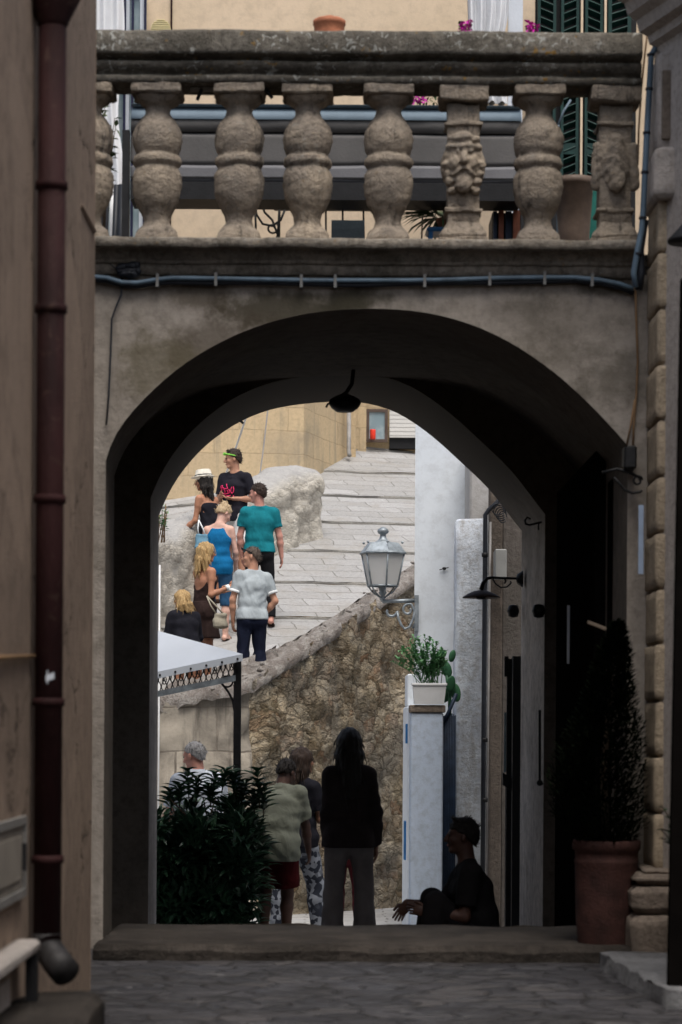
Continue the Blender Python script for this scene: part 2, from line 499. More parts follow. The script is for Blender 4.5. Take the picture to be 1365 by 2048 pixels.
def ell(c, radii, axes=None):
    c = _v(c); A = np.eye(3, dtype=np.float32) if axes is None else np.array(axes, np.float32)
    mn = min(radii)
    def fn(X, Y, Z):
        px, py, pz = X - c[0], Y - c[1], Z - c[2]
        s = 0
        for i in range(3):
            e = (px * A[i][0] + py * A[i][1] + pz * A[i][2]) / radii[i]
            s = s + e * e
        return (np.sqrt(s) - 1) * mn
    r = max(radii)
    return fn, c - r, c + r

# ------------------------------------------------------------------ people
def rotv(v, axis, ang):
    return Matrix.Rotation(ang, 3, axis) @ Vector(v)
def unit(v):
    v = Vector(v); v.normalize(); return v

class Pose: pass
def skeleton(H=1.75, female=False, build=1.0, lean=0, side=0, twist=0, headyaw=0, headpitch=0, headroll=0,
             armL=((-.12, -.05, -1), (-.05, .25, -1)), armR=((.12, -.05, -1), (.05, .25, -1)),
             legL=((-.02, 0, -1), (0, 0, -1)), legR=((.02, 0, -1), (0, 0, -1)), toeL=10, toeR=-10, footL=0, footR=0, seat=None):
    """joints in the person's own frame: x right, y forward, z up"""
    k = Pose(); s = H / 1.75; k.s = s; k.H = H; k.female = female; k.build = build
    hipw = .088 * s * (1.06 if female else 1.0)
    UL, LL, UA, FA = .435 * s, .415 * s, .295 * s, .255 * s
    pel = Vector((0, 0, 0))
    k.leg = {}
    low = 0
    for sd, lg, toe, fp in ((-1, legL, toeL, footL), (1, legR, toeR, footR)):
        hip = pel + Vector((sd * hipw, 0, -.03 * s))
        knee = hip + unit(lg[0]) * UL
        ank = knee + unit(lg[1]) * LL
        td = rotv((0, 1, 0), 'Z', R(toe))
        td = (td + Vector((0, 0, -math.tan(R(fp))))).normalized() if fp else td
        k.leg[sd] = [hip, knee, ank, td]
        low = min(low, ank.z)
    dz = (-low + .075 * s) if seat is None else seat + .10 * s
    up = Vector((0, 0, dz))
    pel = pel + up
    for sd in k.leg:
        L = k.leg[sd]
        for i in range(3): L[i] = L[i] + up
    Mx = Matrix.Rotation(R(side), 3, 'Y') @ Matrix.Rotation(-R(lean), 3, 'X')
    half = Matrix.Rotation(R(side * .5), 3, 'Y') @ Matrix.Rotation(-R(lean * .5), 3, 'X')
    Mt = Mx @ Matrix.Rotation(R(twist), 3, 'Z')
    k.pel = pel
    k.r0, k.f0, k.u0 = Vector((1, 0, 0)), Vector((0, 1, 0)), Vector((0, 0, 1))
    k.waist = pel + half @ Vector((0, 0, .15 * s))
    k.chest = k.waist + Mx @ Vector((0, .01 * s, .20 * s))
    k.neck = k.chest + Mx @ Vector((0, -.005 * s, .185 * s))
    k.r1, k.f1, k.u1 = Mt @ Vector((1, 0, 0)), Mt @ Vector((0, 1, 0)), Mx @ Vector((0, 0, 1))
    sw = (.158 if female else .178) * s * (1 + (build - 1) * .6)
    k.arm = {}
    for sd, ar in ((-1, armL), (1, armR)):
        sh = k.neck + k.r1 * sd * sw - k.u1 * .072 * s
        el = sh + unit(ar[0]) * UA
        wr = el + unit(ar[1]) * FA
        k.arm[sd] = [sh, el, wr, unit(ar[1]) if len(ar) < 3 else unit(ar[2]), (ar[3] if len(ar) > 3 else None)]
    hm = Matrix.Rotation(R(headyaw), 3, 'Z') @ Matrix.Rotation(-R(headpitch), 3, 'X') @ Matrix.Rotation(R(headroll), 3, 'Y')
    base = Matrix.Rotation(R(side * .4), 3, 'Y') @ Matrix.Rotation(-R(lean * .35), 3, 'X')
    k.hm = base @ hm
    k.head = k.neck + (k.u1 * .6 + base @ Vector((0, .0, .4))) * .085 * s + k.hm @ Vector((0, .022 * s, .09 * s))
    k.hs = s * (.97 if female else 1.0)
    return k

def hp(k, x, y, z): return k.head + k.hm @ (Vector((x, y, z)) * k.hs)
def hell(k, c, rad):
    return ell(hp(k, *c), [r * k.hs for r in rad], [k.hm @ Vector((1, 0, 0)), k.hm @ Vector((0, 1, 0)), k.hm @ Vector((0, 0, 1))])
def torso_prims(k):
    s, b = k.s, k.build
    fem = k.female
    P = []
    pw = (.166 if fem else .158) * s * b; pd = (.112 if fem else .108) * s * b
    ww = (.128 if fem else .146) * s * b; wd = (.095 if fem else .108) * s * b
    cw = (.145 if fem else .168) * s * b; cd = (.105 if fem else .118) * s * b
    P.append(('pelvis', tor(k.pel - Vector((0, 0, .07 * s)), k.pel + Vector((0, 0, .03 * s)), (pw, pd), (pw * .98, pd), k.r0, k.f0)))
    P.append(('belly', tor(k.pel + Vector((0, 0, .03 * s)), k.waist, (pw * .95, pd * .97), (ww, wd), k.r0, k.f0)))
    P.append(('ribs', tor(k.waist, k.chest, (ww, wd), (cw, cd), k.r1, k.f1)))
    top = k.neck - k.u1 * .10 * s
    P.append(('chest', tor(k.chest, top, (cw, cd), (cw * .74, cd * .72), k.r1, k.f1)))
    if fem:
        for sd in (-1, 1):
            P.append(('bust', ell(k.chest + k.r1 * sd * .068 * s + k.f1 * .075 * s * b + k.u1 * .02 * s, (.058 * s, .055 * s, .058 * s))))
    for sd in (-1, 1):
        sh = k.arm[sd][0]
        P.append(('yoke', cone(k.neck - k.u1 * .015 * s + k.r1 * sd * .02 * s, sh - k.r1 * sd * .02 * s, .046 * s * b, .050 * s * b)))
        P.append(('lat', cone(sh - k.r1 * sd * .045 * s - k.u1 * .03 * s, k.waist + k.r1 * sd * ww * .55 + (k.chest - k.waist) * .3, .05 * s * b, .05 * s * b)))
        P.append(('seatpad', ell(k.pel + Vector((sd * .075 * s, -.055 * s, -.045 * s)), (.085 * s * b, .075 * s * b, .09 * s * b))))
    return P
def arm_prims(k, sd):
    s = k.s; b = k.build * (.86 if k.female else 1.0)
    sh, el, wr = k.arm[sd][:3]
    return [('shoulder', cone(sh, sh.lerp(el, .3), .058 * s * b, .052 * s * b)), ('upper', cone(sh, el, .052 * s * b, .040 * s * b)),
            ('fore', cone(el, el.lerp(wr, .35), .040 * s * b, .042 * s * b)), ('fore', cone(el.lerp(wr, .35), wr, .041 * s * b, .027 * s * b))]
def leg_prims(k, sd):
    s = k.s; b = k.build
    hip, kn, an, td = k.leg[sd]
    th = (.088 if k.female else .086) * s * b
    back = Vector((0, -1, 0)); ax = (an - kn).normalized()
    cb = (back - ax * back.dot(ax)).normalized()
    return [('thigh', cone(hip, kn, th, .056 * s * b)), ('calf', cone(kn, kn.lerp(an, .3) + cb * .012 * s, .053 * s * b, .056 * s * b)),
            ('calf', cone(kn.lerp(an, .3) + cb * .012 * s, an, .056 * s * b, .036 * s * b))]
def foot_prims(k, sd):
    s = k.s; hip, kn, an, td = k.leg[sd]
    dn = Vector((0, 0, -1))
    sole = dn * .042 * s
    return [('foot', cone(an + sole - td * .035 * s, an + sole + td * .09 * s, .034 * s, .034 * s)), ('foot', cone(an + sole + td * .06 * s, an + sole * 1.15 + td * .165 * s, .034 * s, .026 * s)),
            ('foot', cone(an, an + sole * .5 + td * .05 * s, .036 * s, .035 * s))]
def hand_axes(k, sd):
    sh, el, wr, a, side = k.arm[sd]
    ref = Vector(side) if side is not None else (Vector((0, 1, 0)) if abs(a.y) < .75 else Vector((0, 0, 1)))
    w = (ref - a * ref.dot(a)).normalized()
    n = a.cross(w) * (-sd)
    return wr, a, w, n          # along, thumb side, palm side

def person(label, x, d, z, yaw, k, skin, parts, hair=None, eyes=True, group=None, h=.0085, curl=.5, palm=None):
    """parts: list of (name, builder(k, lo, hi) -> mesh data, material)"""
    t = thing('person', label, 'person', (x, d, z), R(yaw), group)
    s = k.s
    pts = [k.pel, k.neck, k.head + Vector((0, 0, .2))]
    for sd in (-1, 1): pts += k.leg[sd][:3] + k.arm[sd][:3] + [k.leg[sd][2] + k.leg[sd][3] * .2, k.arm[sd][2] + k.arm[sd][3] * .12]
    lo = np.min(np.array([list(p) for p in pts]), 0) - .22; hi = np.max(np.array([list(p) for p in pts]), 0) + .22
    lo[2] = min(lo[2], -.03)
    k.lo, k.hi = lo, hi
    f = Field(lo, hi, h)
    for nm, p in torso_prims(k): f.add(p, .035)
    for sd in (-1, 1):
        for nm, p in leg_prims(k, sd): f.add(p, .025)
        for nm, p in foot_prims(k, sd): f.add(p, .015)
        for nm, p in arm_prims(k, sd): f.add(p, .022)
        wr, a, w, n = hand_axes(k, sd)
        f.add(ell(wr + a * .048 * s, (.052 * s, .040 * s, .017 * s), [a, w, n]), .018)
    nb = .054 * s * (.86 if k.female else 1.05)
    f.add(cone(k.neck - k.u1 * .03 * s, hp(k, 0, -.02, -.05), nb * 1.08, nb), .03)
    # head: skull, face, chin, brow, nose, lips, ears, eye sockets
    f.add(hell(k, (0, -.012, .028), (.075, .096, .088)), .02)
    f.add(hell(k, (0, .026, -.035), (.058, .064, .083)), .03)
    f.add(cone(hp(k, -.022, .068, -.095), hp(k, .022, .068, -.095), .019 * s, .019 * s), .02)
    f.add(cone(hp(k, -.034, .074, .030), hp(k, .034, .074, .030), .013 * s, .013 * s), .012)
    for sd in (-1, 1):
        f.add(hell(k, (sd * .031, .100, .010), (.017, .016, .013)), .008, sub=True)
        f.add(hell(k, (sd * .042, .062, -.022), (.022, .022, .020)), .02)
        f.add(hell(k, (sd * .077, -.008, -.008), (.010, .019, .031)), .006)
    f.add(cone(hp(k, 0, .090, .018), hp(k, 0, .112, -.024), .009 * s, .014 * s), .010)
    f.add(cone(hp(k, -.011, .098, -.028), hp(k, .011, .098, -.028), .010 * s, .010 * s), .008)
    f.add(hell(k, (0, .086, -.058), (.025, .013, .013)), .008)
    V, F = f.mesh()
    V = [Vector(v) for v in V]; F = [tuple(q) for q in F]
    # fingers, each its own bent chain rooted in the palm
    for sd in (-1, 1):
        wr, a, w, n = hand_axes(k, sd)
        hmsh = MB()
        c = curl if not isinstance(curl, dict) else curl[sd]
        for i, (off, L) in enumerate(((.028, .072), (.010, .080), (-.009, .075), (-.026, .060))):
            p = wr + a * .075 * s + w * off * s
            dirv = (a + w * off * 2.2).normalized(); ang = c * (.45 + .12 * i)
            ptl = [p - a * .02 * s]
            q = p.copy(); ptl.append(q.copy())
            cur = 0
            for seg in (.45, .32, .23):
                cur += ang
                q = q + (dirv * math.cos(cur) + n * math.sin(cur)) * L * seg * s
                ptl.append(q.copy())
            hmsh.tube(ptl, [.0092 * s, .0092 * s, .0086 * s, .0078 * s, .0062 * s], 7)
        p = wr + a * .022 * s + w * .026 * s
        th = (a * .75 + w * .62 + n * .25 * c).normalized(); th2 = (a * .92 + w * .15 + n * .5 * c).normalized()
        hmsh.tube([p - w * .012 * s, p + th * .034 * s, p + th * .034 * s + th2 * .028 * s, p + th * .034 * s + th2 * .05 * s], [.013 * s, .0115 * s, .0100 * s, .0075 * s], 7)
        o = len(V); V += hmsh.V; F += [tuple(i + o for i in q) for q in hmsh.F]
    link_mesh('body', raw_mesh('body', V, F, skin), t)
    if eyes:
        for sd in (-1, 1):
            e = MB(); c = hp(k, sd * .031, .0835, .011); e.sphere(c, .0105 * s, 8, 6)
            link_mesh('eye', raw_mesh('eye', e.V, e.F, M['eye']), t)
        f = Field(np.array(hp(k, 0, .09, -.058)) - .05, np.array(hp(k, 0, .09, -.058)) + .05, .005)
        f.add(hell(k, (0, .089, -.058), (.022, .0125, .0095)), .004)
        V, F = f.mesh(); link_mesh('mouth', raw_mesh('mouth', V, F, M['lips']), t)
    made = {}
    for name, fn, mat in parts:
        res = fn(k)
        if isinstance(res, Field): res = res.mesh()
        V, F = res
        o = link_mesh(name, raw_mesh(name, V, F, mat), t)
        made.setdefault(name, o)
    if hair is not None:
        fn, mat = hair
        V, F = fn(k).mesh()
        V = [Vector(v) for v in V]; F = [tuple(q) for q in F]
        rh = random.Random(len(V)); hc = k.head; n0 = len(V); g = MB()
        long_ = min(v.z for v in V) < hc.z - .14 * s
        for i in range(110 if long_ else 130):
            v = V[rh.randrange(n0)]; o_ = v - hc; o_.normalize()
            if long_:
                dn = Vector((o_.x * .25 + rh.gauss(0, .10), o_.y * .25 + rh.gauss(0, .10), -1)); L = rh.uniform(.05, .13)
                g.tube([v - o_ * .004, v + dn * L * .5 + o_ * .006, v + dn * L + o_ * rh.uniform(-.004, .012)], [.0035, .003, .0012], 4)
            else:
                dn = o_ * .8 + k.hm @ Vector((rh.gauss(0, .4), -.5, rh.gauss(.1, .4))); L = rh.uniform(.010, .022)
                g.tube([v - o_ * .004, v + dn * L], [.004, .0012], 4)
        V += g.V; F += [tuple(i + n0 for i in q) for q in g.F]
        made['hair'] = link_mesh('hair', raw_mesh('hair', V, F, mat), t)
    return t, made

def wr_noise(amp, seed, fz=1.0, f=1.0):
    """cloth folds: a few warped wave trains"""
    rr = np.random.default_rng(seed)
    W = [(rr.normal(0, 22 * f), rr.normal(0, 22 * f), rr.normal(0, 30 * f * fz), rr.uniform(0, 6.28), rr.uniform(6, 14), rr.uniform(0, 6.28)) for _ in range(6)]
    def fn(X, Y, Z):
        v = 0
        for a, b, c, p, wf, wp in W:
            u = np.sin(a * X + b * Y + c * Z + p + 1.6 * np.sin(wf * Z + wp) + 1.2 * np.sin(wf * .8 * X - wp))
            v = v + np.sign(u) * np.abs(u) ** 1.5 * (.5 + .5 * np.sin(wf * (X + Z) + wp))
        return (amp * v / 1.8).astype(np.float32)
    return fn
def top(sleeve=.55, inf=.016, hem=-.04, neck='crew', loose=0.0, seed=1, h=.010, amp=.005, sinf=None, drop=None):
    """shirt; sleeve: fraction of the upper arm (1..2 goes on to the wrist, 0 none); hem below the pelvis joint"""
    def fn(k):
        s = k.s
        f = Field(k.lo, k.hi, h)
        hz = k.pel.z + hem * s
        for nm, p in torso_prims(k):
            if nm == 'yoke' and sleeve == 0: continue
            if sleeve == 0 and nm == 'lat': continue
            f.add(p, .035, inf + (loose if nm in ('belly', 'pelvis', 'ribs', 'seatpad') else 0))
        pw = .158 * s * k.build
        if hem < -.02 and drop is None:
            f.add(tor(k.pel + Vector((0, 0, .02)), Vector((k.pel.x, k.pel.y, hz - .05)), (pw + loose, .112 * s * k.build + loose), (pw + loose, .115 * s * k.build + loose), k.r0, k.f0), .04, inf)
        if sleeve:
            for sd in (-1, 1):
                sh, el, wr = k.arm[sd][:3]
                si = inf if sinf is None else sinf
                ua = (el - sh).normalized(); fa = (wr - el).normalized()
                if sleeve <= 1:
                    e = sh.lerp(el, sleeve)
                    f.add(arm_prims(k, sd)[0][1], .03, si * .9, [(e, ua)])
                    f.add(cone(sh, sh.lerp(el, min(1, sleeve + .25)), .055 * s * k.build * (.88 if k.female else 1), .052 * s * k.build * (.88 if k.female else 1)), .03, si, [(e, ua)])
                else:
                    e = el.lerp(wr, sleeve - 1)
                    for nm, p in arm_prims(k, sd): f.add(p, .03, si, [(e, fa)] if nm == 'fore' else [])
        f.wave(wr_noise(amp, seed))
        f.cut((0, 0, hz), (0, 0, -1))
        if neck == 'crew':
            c = k.neck + k.u1 * .055 * s + k.f1 * .022 * s
            f.add(ell(c, (.085 * s, .085 * s, .075 * s), [k.r1, k.f1, k.u1]), .008, sub=True)
        elif neck == 'tank':
            c = k.neck + k.u1 * .05 * s + k.f1 * .02 * s
            f.add(ell(c, (.115 * s, .16 * s, .15 * s), [k.r1, k.f1, k.u1]), .01, sub=True)
            for sd in (-1, 1):
                f.add(ell(k.arm[sd][0] + k.r1 * sd * .02 * s, (.075 * s, .14 * s, .11 * s), [k.r1, k.f1, k.u1]), .01, sub=True)
        elif neck == 'strapless':
            f.cut(k.chest + k.u1 * .045 * s, k.u1)
        elif neck == 'halter':
            c = k.chest + k.u1 * .10 * s - k.f1 * .12 * s
            f.add(ell(c, (.17 * s, .16 * s, .21 * s), [k.r1, k.f1, k.u1]), .01, sub=True)
            for sd in (-1, 1):
                f.add(ell(k.arm[sd][0] - k.u1 * .0 * s, (.10 * s, .14 * s, .13 * s), [k.r1, k.f1, k.u1]), .01, sub=True)
            f.cut(k.neck - k.u1 * .01, k.u1)
        return f
    return fn
def trousers(length=1.0, inf=.016, waist=.06, seed=2, h=.010, amp=.004, flare=0.0):
    """length: 0..1 thigh, 1..2 on down the calf"""
    def fn(k):
        s = k.s
        f = Field(k.lo, k.hi, h)
        for nm, p in torso_prims(k):
            if nm in ('pelvis', 'belly', 'seatpad'): f.add(p, .035, inf * .8)
        for sd in (-1, 1):
            hip, kn, an, td = k.leg[sd]
            ta = (kn - hip).normalized(); ca = (an - kn).normalized()
            L = leg_prims(k, sd)
            if length <= 1:
                e = hip.lerp(kn, length)
                f.add(L[0][1], .03, inf, [(e, ta)])
                f.add(cone(hip, e, .09 * s * k.build, (.07 + flare) * s * k.build), .03, inf, [(e, ta)])
            else:
                e = kn.lerp(an, length - 1)
                f.add(L[0][1], .03, inf)
                for nm, p in L[1:]: f.add(p, .025, inf, [(e, ca)])
                f.add(cone(kn, an, .06 * s * k.build, (.045 + flare) * s), .02, inf, [(e, ca)])
        f.wave(wr_noise(amp, seed, .6))
        f.cut((0, 0, k.pel.z + waist * s), (0, 0, 1))
        return f
    return fn
def skirt(hem=.45, top_r=.14, bot=(.24, .19), fold=.012, nf=9, seed=3, h=.010, waist=.10, lean=(0, 0)):
    """hem: height of the hem above the ground joint plane, in metres below the waist"""
    def fn(k):
        s = k.s
        f = Field(k.lo, k.hi, h)
        a = k.pel + Vector((0, 0, waist * s)); b = k.pel + Vector((lean[0], lean[1], -hem * s))
        f.add(tor(a, b, (top_r * s, top_r * .8 * s), (bot[0] * s, bot[1] * s), k.r0, k.f0), .03)
        for nm, p in torso_prims(k):
            if nm in ('pelvis', 'belly', 'seatpad'): f.add(p, .04, .014)
        cx, cy, az, bz = k.pel.x, k.pel.y, a.z, b.z
        def w(X, Y, Z):
            an = np.arctan2(Y - cy, X - cx); t = np.clip((az - Z) / (az - bz), 0, 1)
            return (fold * t * np.sin(nf * an + 2 * np.sin(3 * an + seed)) + 0 * Z).astype(np.float32)
        f.wave(w)
        f.cut((0, 0, b.z), (0, 0, -1)); f.cut(a, (0, 0, 1))
        return f
    return fn
def shoe(sd, inf=.008, low=True):
    def fn(k):
        f = Field(np.array(k.leg[sd][2]) - .25, np.array(k.leg[sd][2]) + .25, .007)
        pr = foot_prims(k, sd)
        for nm, p in pr: f.add(p, .015, inf)
        an = k.leg[sd][2]
        f.cut(an - Vector((0, 0, .005 if low else -.05)), (0, 0, 1))
        f.cut(an - Vector((0, 0, .076 * k.s)), (0, 0, -1))
        return f
    return fn
def sandal(sd):
    def fn(k):
        s = k.s; an = k.leg[sd][2]; td = k.leg[sd][3]
        f = Field(np.array(an) - .25, np.array(an) + .25, .006)
        so = Vector((0, 0, -.062 * s))
        f.add(tor(an + so - td * .03, an + so + td * .15 * s, (.04 * s, .016), (.045 * s, .016), td.cross(Vector((0, 0, 1))), Vector((0, 0, 1))), .01)
        f.add(cone(an + td * .09 * s + td.cross(Vector((0, 0, 1))) * .04 * s - Vector((0, 0, .04)), an + td * .11 * s - Vector((0, 0, .005)), .009, .009), .01)
        f.add(cone(an + td * .09 * s - td.cross(Vector((0, 0, 1))) * .04 * s - Vector((0, 0, .04)), an + td * .11 * s - Vector((0, 0, .005)), .009, .009), .01)
        return f
    return fn
def hair_short(th=.012, line=.075, nape=-.07, tuft=0.0, seed=4, amp=.004):
    def fn(k):
        c = np.array(k.head)
        f = Field(c - .2, c + .2, .0055)
        f.add(hell(k, (0, -.018, .034), (.0765 + th * .45, .0960 + th * .55, .0860 + th)), .01)
        f.add(hell(k, (0, -.045, -.01), (.070 + th * .3, .066 + th * .5, .075)), .02)
        if tuft:
            for i in range(7):
                q = (i - 3) / 3
                f.add(cone(hp(k, q * .04, .03, .10), hp(k, q * .05 + .008 * math.sin(i * 3), .055 + .01 * math.cos(i * 5), .112 + tuft * (1 - .3 * abs(q))), .018, .008), .012)
        f.wave(wr_noise(amp * .28, seed, 1, 3.0))
        rn = np.random.default_rng(seed); ph = rn.uniform(0, 6.28, 3)
        p = hp(k, 0, .082, line); nrm = k.hm @ Vector((0, (line + .005), -.10)).normalized()
        hc = k.head; r_ = k.hm @ Vector((1, 0, 0))
        X, Y, Z = f.grid((slice(None),) * 3)
        u = (X - hc.x) * r_.x + (Y - hc.y) * r_.y + (Z - hc.z) * r_.z
        wob = .006 * np.sin(70 * u + ph[0]) + .004 * np.sin(160 * u + 60 * Z + ph[1]) + .10 * np.maximum(0, np.abs(u) - .05)
        f.F = np.maximum(f.F, ((X - p.x) * nrm.x + (Y - p.y) * nrm.y + (Z - p.z) * nrm.z + wob) * .8).astype(np.float32)
        q = hp(k, 0, 0, nape); n2 = k.hm @ Vector((0, 0, -1))
        f.F = np.maximum(f.F, ((X - q.x) * n2.x + (Y - q.y) * n2.y + (Z - q.z) * n2.z + .006 * np.sin(90 * u + ph[2])) * .8).astype(np.float32)
        for sd in (-1, 1): f.add(hell(k, (sd * .082, .0, -.022), (.020, .026, .036)), .008, sub=True)
        return f
    return fn
def hair_long(length=.28, w=.10, back=.055, seed=5, front=.0, amp=.006, th=.018):
    """falls over neck and shoulders to length below the head centre"""
    def fn(k):
        c = np.array(k.head)
        f = Field(c - np.array([.25, .28, length + .12]), c + np.array([.25, .25, .2]), .007)
        f.add(hell(k, (0, -.014, .032), (.075 + th, .096 + th, .086 + th)), .01)
        d = Vector((0, 0, -1))
        cut = []
        for sd in (-1, 1):
            a = hp(k, sd * .055, -.01, .02); m = hp(k, sd * w * .8, -.02 + front * .5, -.09)
            e = m + d * max(.02, length - .11) * k.hs + (k.hm @ Vector((sd * .01, -back * .4 + front * .5, 0)))
            f.add(cone(a, m, .045, .042), .03); f.add(cone(m, e, .042, .022), .03)
        a = hp(k, 0, -.06, .02); m = hp(k, 0, -.085, -.09); e = m + d * max(.02, length - .09) * k.hs + k.hm @ Vector((0, -back, 0))
        f.add(tor(a, m, (.085, .045), (w * .95, .042), k.hm @ Vector((1, 0, 0)), k.hm @ Vector((0, 1, 0))), .03)
        f.add(tor(m, e, (w * .95, .042), (w * .75, .024), k.hm @ Vector((1, 0, 0)), k.hm @ Vector((0, 1, 0))), .03)
        hc = k.head
        r_, f_ = k.hm @ Vector((1, 0, 0)), k.hm @ Vector((0, 1, 0))
        def strands(X, Y, Z):
            u = (X - hc.x) * r_.x + (Y - hc.y) * r_.y; v = (X - hc.x) * f_.x + (Y - hc.y) * f_.y
            return (amp * np.sin(150 * u + 22 * v + 9 * Z + seed) * .5 + amp * np.sin(90 * v - 60 * u + 14 * Z) * .5).astype(np.float32)
        f.wave(strands)
        # leave the face open
        f.add(hell(k, (0, .105, -.035), (.066, .085, .105)), .012, sub=True)
        return f
    return fn
# ------------------------------------------------------------------ materials used by the place
M['plaster'] = weathered('arch plaster', (.345, .308, .27), (.275, .243, .208), (.14, .12, .10), 1.1, .35, moss=.45, bump=.35, bscale=30)
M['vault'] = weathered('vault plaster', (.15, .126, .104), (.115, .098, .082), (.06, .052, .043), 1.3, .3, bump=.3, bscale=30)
M['backarch'] = weathered('pale vault plaster', (.66, .59, .53), (.46, .41, .36), (.22, .19, .165), 1.6, .6, painted_shade=(2.2, 3.2, (.085, .075, .066)), bump=.3, bscale=30)  # jambs stay pale; the upper soffit's shade is painted into the colour
M['stone_rail'] = weathered('weathered rail stone', (.20, .18, .15), (.095, .085, .07), (.035, .031, .026), 2.2, .5, lichen=.9, moss=.35, bump=.8, bscale=45)
M['stone_bal'] = weathered('weathered baluster stone', (.53, .435, .33), (.30, .255, .21), (.11, .09, .07), 3.2, .4, lichen=.35, vary=.8, bump=1.0, bscale=60, bd=.025)
M['stone_ledge'] = weathered('weathered ledge stone', (.30, .265, .22), (.17, .15, .125), (.05, .043, .034), 2.4, .5, lichen=.3, moss=.5, bump=.7, bscale=45)
M['leftwall'] = weathered('brown render', (.30, .225, .17), (.24, .18, .137), (.14, .105, .08), 1.1, .35, bump=.35, bscale=50, crack=.9)
M['quoin'] = weathered('tan quoin stone', (.54, .44, .32), (.43, .35, .255), (.26, .21, .155), 4.0, .3, bump=.9, bscale=60)
M['rightwall'] = weathered('pale grey stone', (.50, .45, .41), (.41, .37, .34), (.25, .22, .19), 3.0, .3, bump=.6, bscale=70)
M['cream'] = weathered('cream render', (.74, .59, .43), (.68, .545, .39), (.55, .44, .32), 1.2, .3, bump=.12, bscale=40)
M['iron'] = simple('dark iron', (.012, .012, .013), .3, 20, .55, .3, .4)
M['black'] = simple('black paint', (.008, .008, .009), .3, 12, .6)
M['pipe_red'] = simple('dark red painted pipe', (.026, .0095, .0095), .4, 5, .75, stretch=(1, 1, .3), spec=.15, rust=(.05, .028, .022), bump=.4)
M['pipe_blue'] = simple('grey blue conduit', (.10, .15, .20), .25, 8, .45, stretch=(1, 1, .4))
M['cable_dark'] = simple('dark cable', (.015, .018, .025), .2, 8, .5)
M['cable_tan'] = simple('tan cable', (.20, .12, .06), .2, 8, .6)
M['clip'] = simple('pale clip', (.17, .17, .165), .15, 8, .5)
M['paving_old'] = ashlar('dark cobble paving', (.034, .031, .033), (.050, .045, .045), (.020, .018, .019), .19, .11, .018, 'XY', .9, 0, 0, (.06, .055, .055), nscale=1.4, grime=.6)
M['paving'] = cobble_mat('irregular dark paving stones')
M['stepstone'] = weathered('worn step stone', (.062, .052, .044), (.030, .025, .021), (.013, .011, .009), 2.4, .3, bump=.9, bscale=22, rough=.7)
M['street'] = ashlar('pale street paving', (.42, .42, .42), (.50, .49, .47), (.18, .17, .16), .6, .4, .012, 'XY', .4, 0, 0, (.25, .24, .22), grime=.4)
M['ground'] = simple('dry ground', (.22, .18, .13), .3, .3, .95)
M['ramp'] = ashlar('worn limestone ramp', (.33, .325, .315), (.405, .40, .395), (.20, .19, .175), .80, .32, .008, 'XY', .8, R(-16), 0, (.29, .27, .24), grime=.6, nscale=2.0)
M['riser'] = weathered('rough step edge', (.44, .42, .38), (.36, .34, .31), (.24, .225, .20), 5, .2, bump=.9, bscale=40)
M['rubble'] = rubble('rubble wall', .75)
M['coping'] = weathered('rough coping stone', (.46, .43, .40), (.25, .22, .20), (.10, .072, .055), 5.5, .1, lichen=.6, bump=1.0, bscale=25, bd=.04)
M['greycop'] = ashlar('grey plastered wall', (.44, .39, .32), (.30, .27, .225), (.14, .12, .10), .9, .5, .012, 'XZ', .6, 0, .9, (.10, .088, .075), nscale=1.0, grime=.8)
M['parapet'] = weathered('white weathered parapet', (.66, .63, .58), (.50, .475, .44), (.25, .225, .19), 1.9, .2, lichen=.3, bump=1.0, bscale=16, bd=.07)
M['tan'] = ashlar('tan ashlar wall', (.64, .49, .30), (.54, .42, .27), (.42, .32, .20), .78, .37, .006, 'XZ', .7, 0, .6, (.31, .265, .195), nscale=.45, grime=.85)
M['white'] = weathered('whitewashed wall', (.78, .83, .88), (.73, .78, .83), (.58, .61, .64), .8, .18, bump=.1, bscale=30)  # blue of the sky light mixed into the white
M['pillarwhite'] = weathered('sky tinted white pillar render', (.53, .61, .74), (.47, .55, .66), (.33, .37, .43), 1.5, .45, bump=.2, bscale=40)  # white render, its skylit blue put into the base colour
M['mottled'] = weathered('mottled grey lime wash', (.74, .80, .88), (.48, .52, .58), (.30, .285, .27), 1.7, .6, bump=.6, bscale=40)
M['house_grey'] = weathered('grey white house render', (.50, .49, .48), (.43, .42, .41), (.34, .32, .30), 1.5, .3, bump=.3, bscale=40)
M['brownstrip'] = weathered('worn brown stone', (.26, .21, .17), (.19, .155, .125), (.11, .09, .073), 4, .5, bump=.7, bscale=50)
M['terracotta'] = simple('terracotta', (.42, .16, .085), .25, 9, .8, bump=.3)
M['pot_dark'] = simple('old terracotta pot', (.05, .021, .017), .4, 7, .8, bump=.4)
M['pot_brown'] = simple('brown glazed pot', (.12, .085, .065), .3, 6, .6)
M['soil'] = simple('soil', (.03, .022, .015), .3, 30, .95, bump=.6)
M['white_plastic'] = simple('white plastic', (.74, .75, .76), .05, 6, .45)
M['cloth_white'] = simple('white canvas', (.80, .81, .83), .05, 5, .8, bump=.2, bscale=25)
M['canopy'] = simple('white gazebo canvas', (.50, .54, .60), .04, 2, .7, bump=.1, bscale=12)
M['grey_fabric'] = simple('grey outdoor fabric', (.105, .10, .097), .12, 3, .85, bump=.2, bscale=50)
M['grey_fabric_pale'] = simple('pale grey outdoor fabric', (.15, .148, .155), .1, 3, .8, bump=.2, bscale=50)
M['blue_and_sheen'] = simple('blue grey and sky sheen', (.13, .175, .215), .1, 3, .7, bump=.2, bscale=50)
M['green_paint'] = simple('dark green shutter paint', (.007, .036, .031), .25, 8, .5)
M['green_pot'] = simple('green glazed pot', (.03, .16, .13), .25, 6, .35)
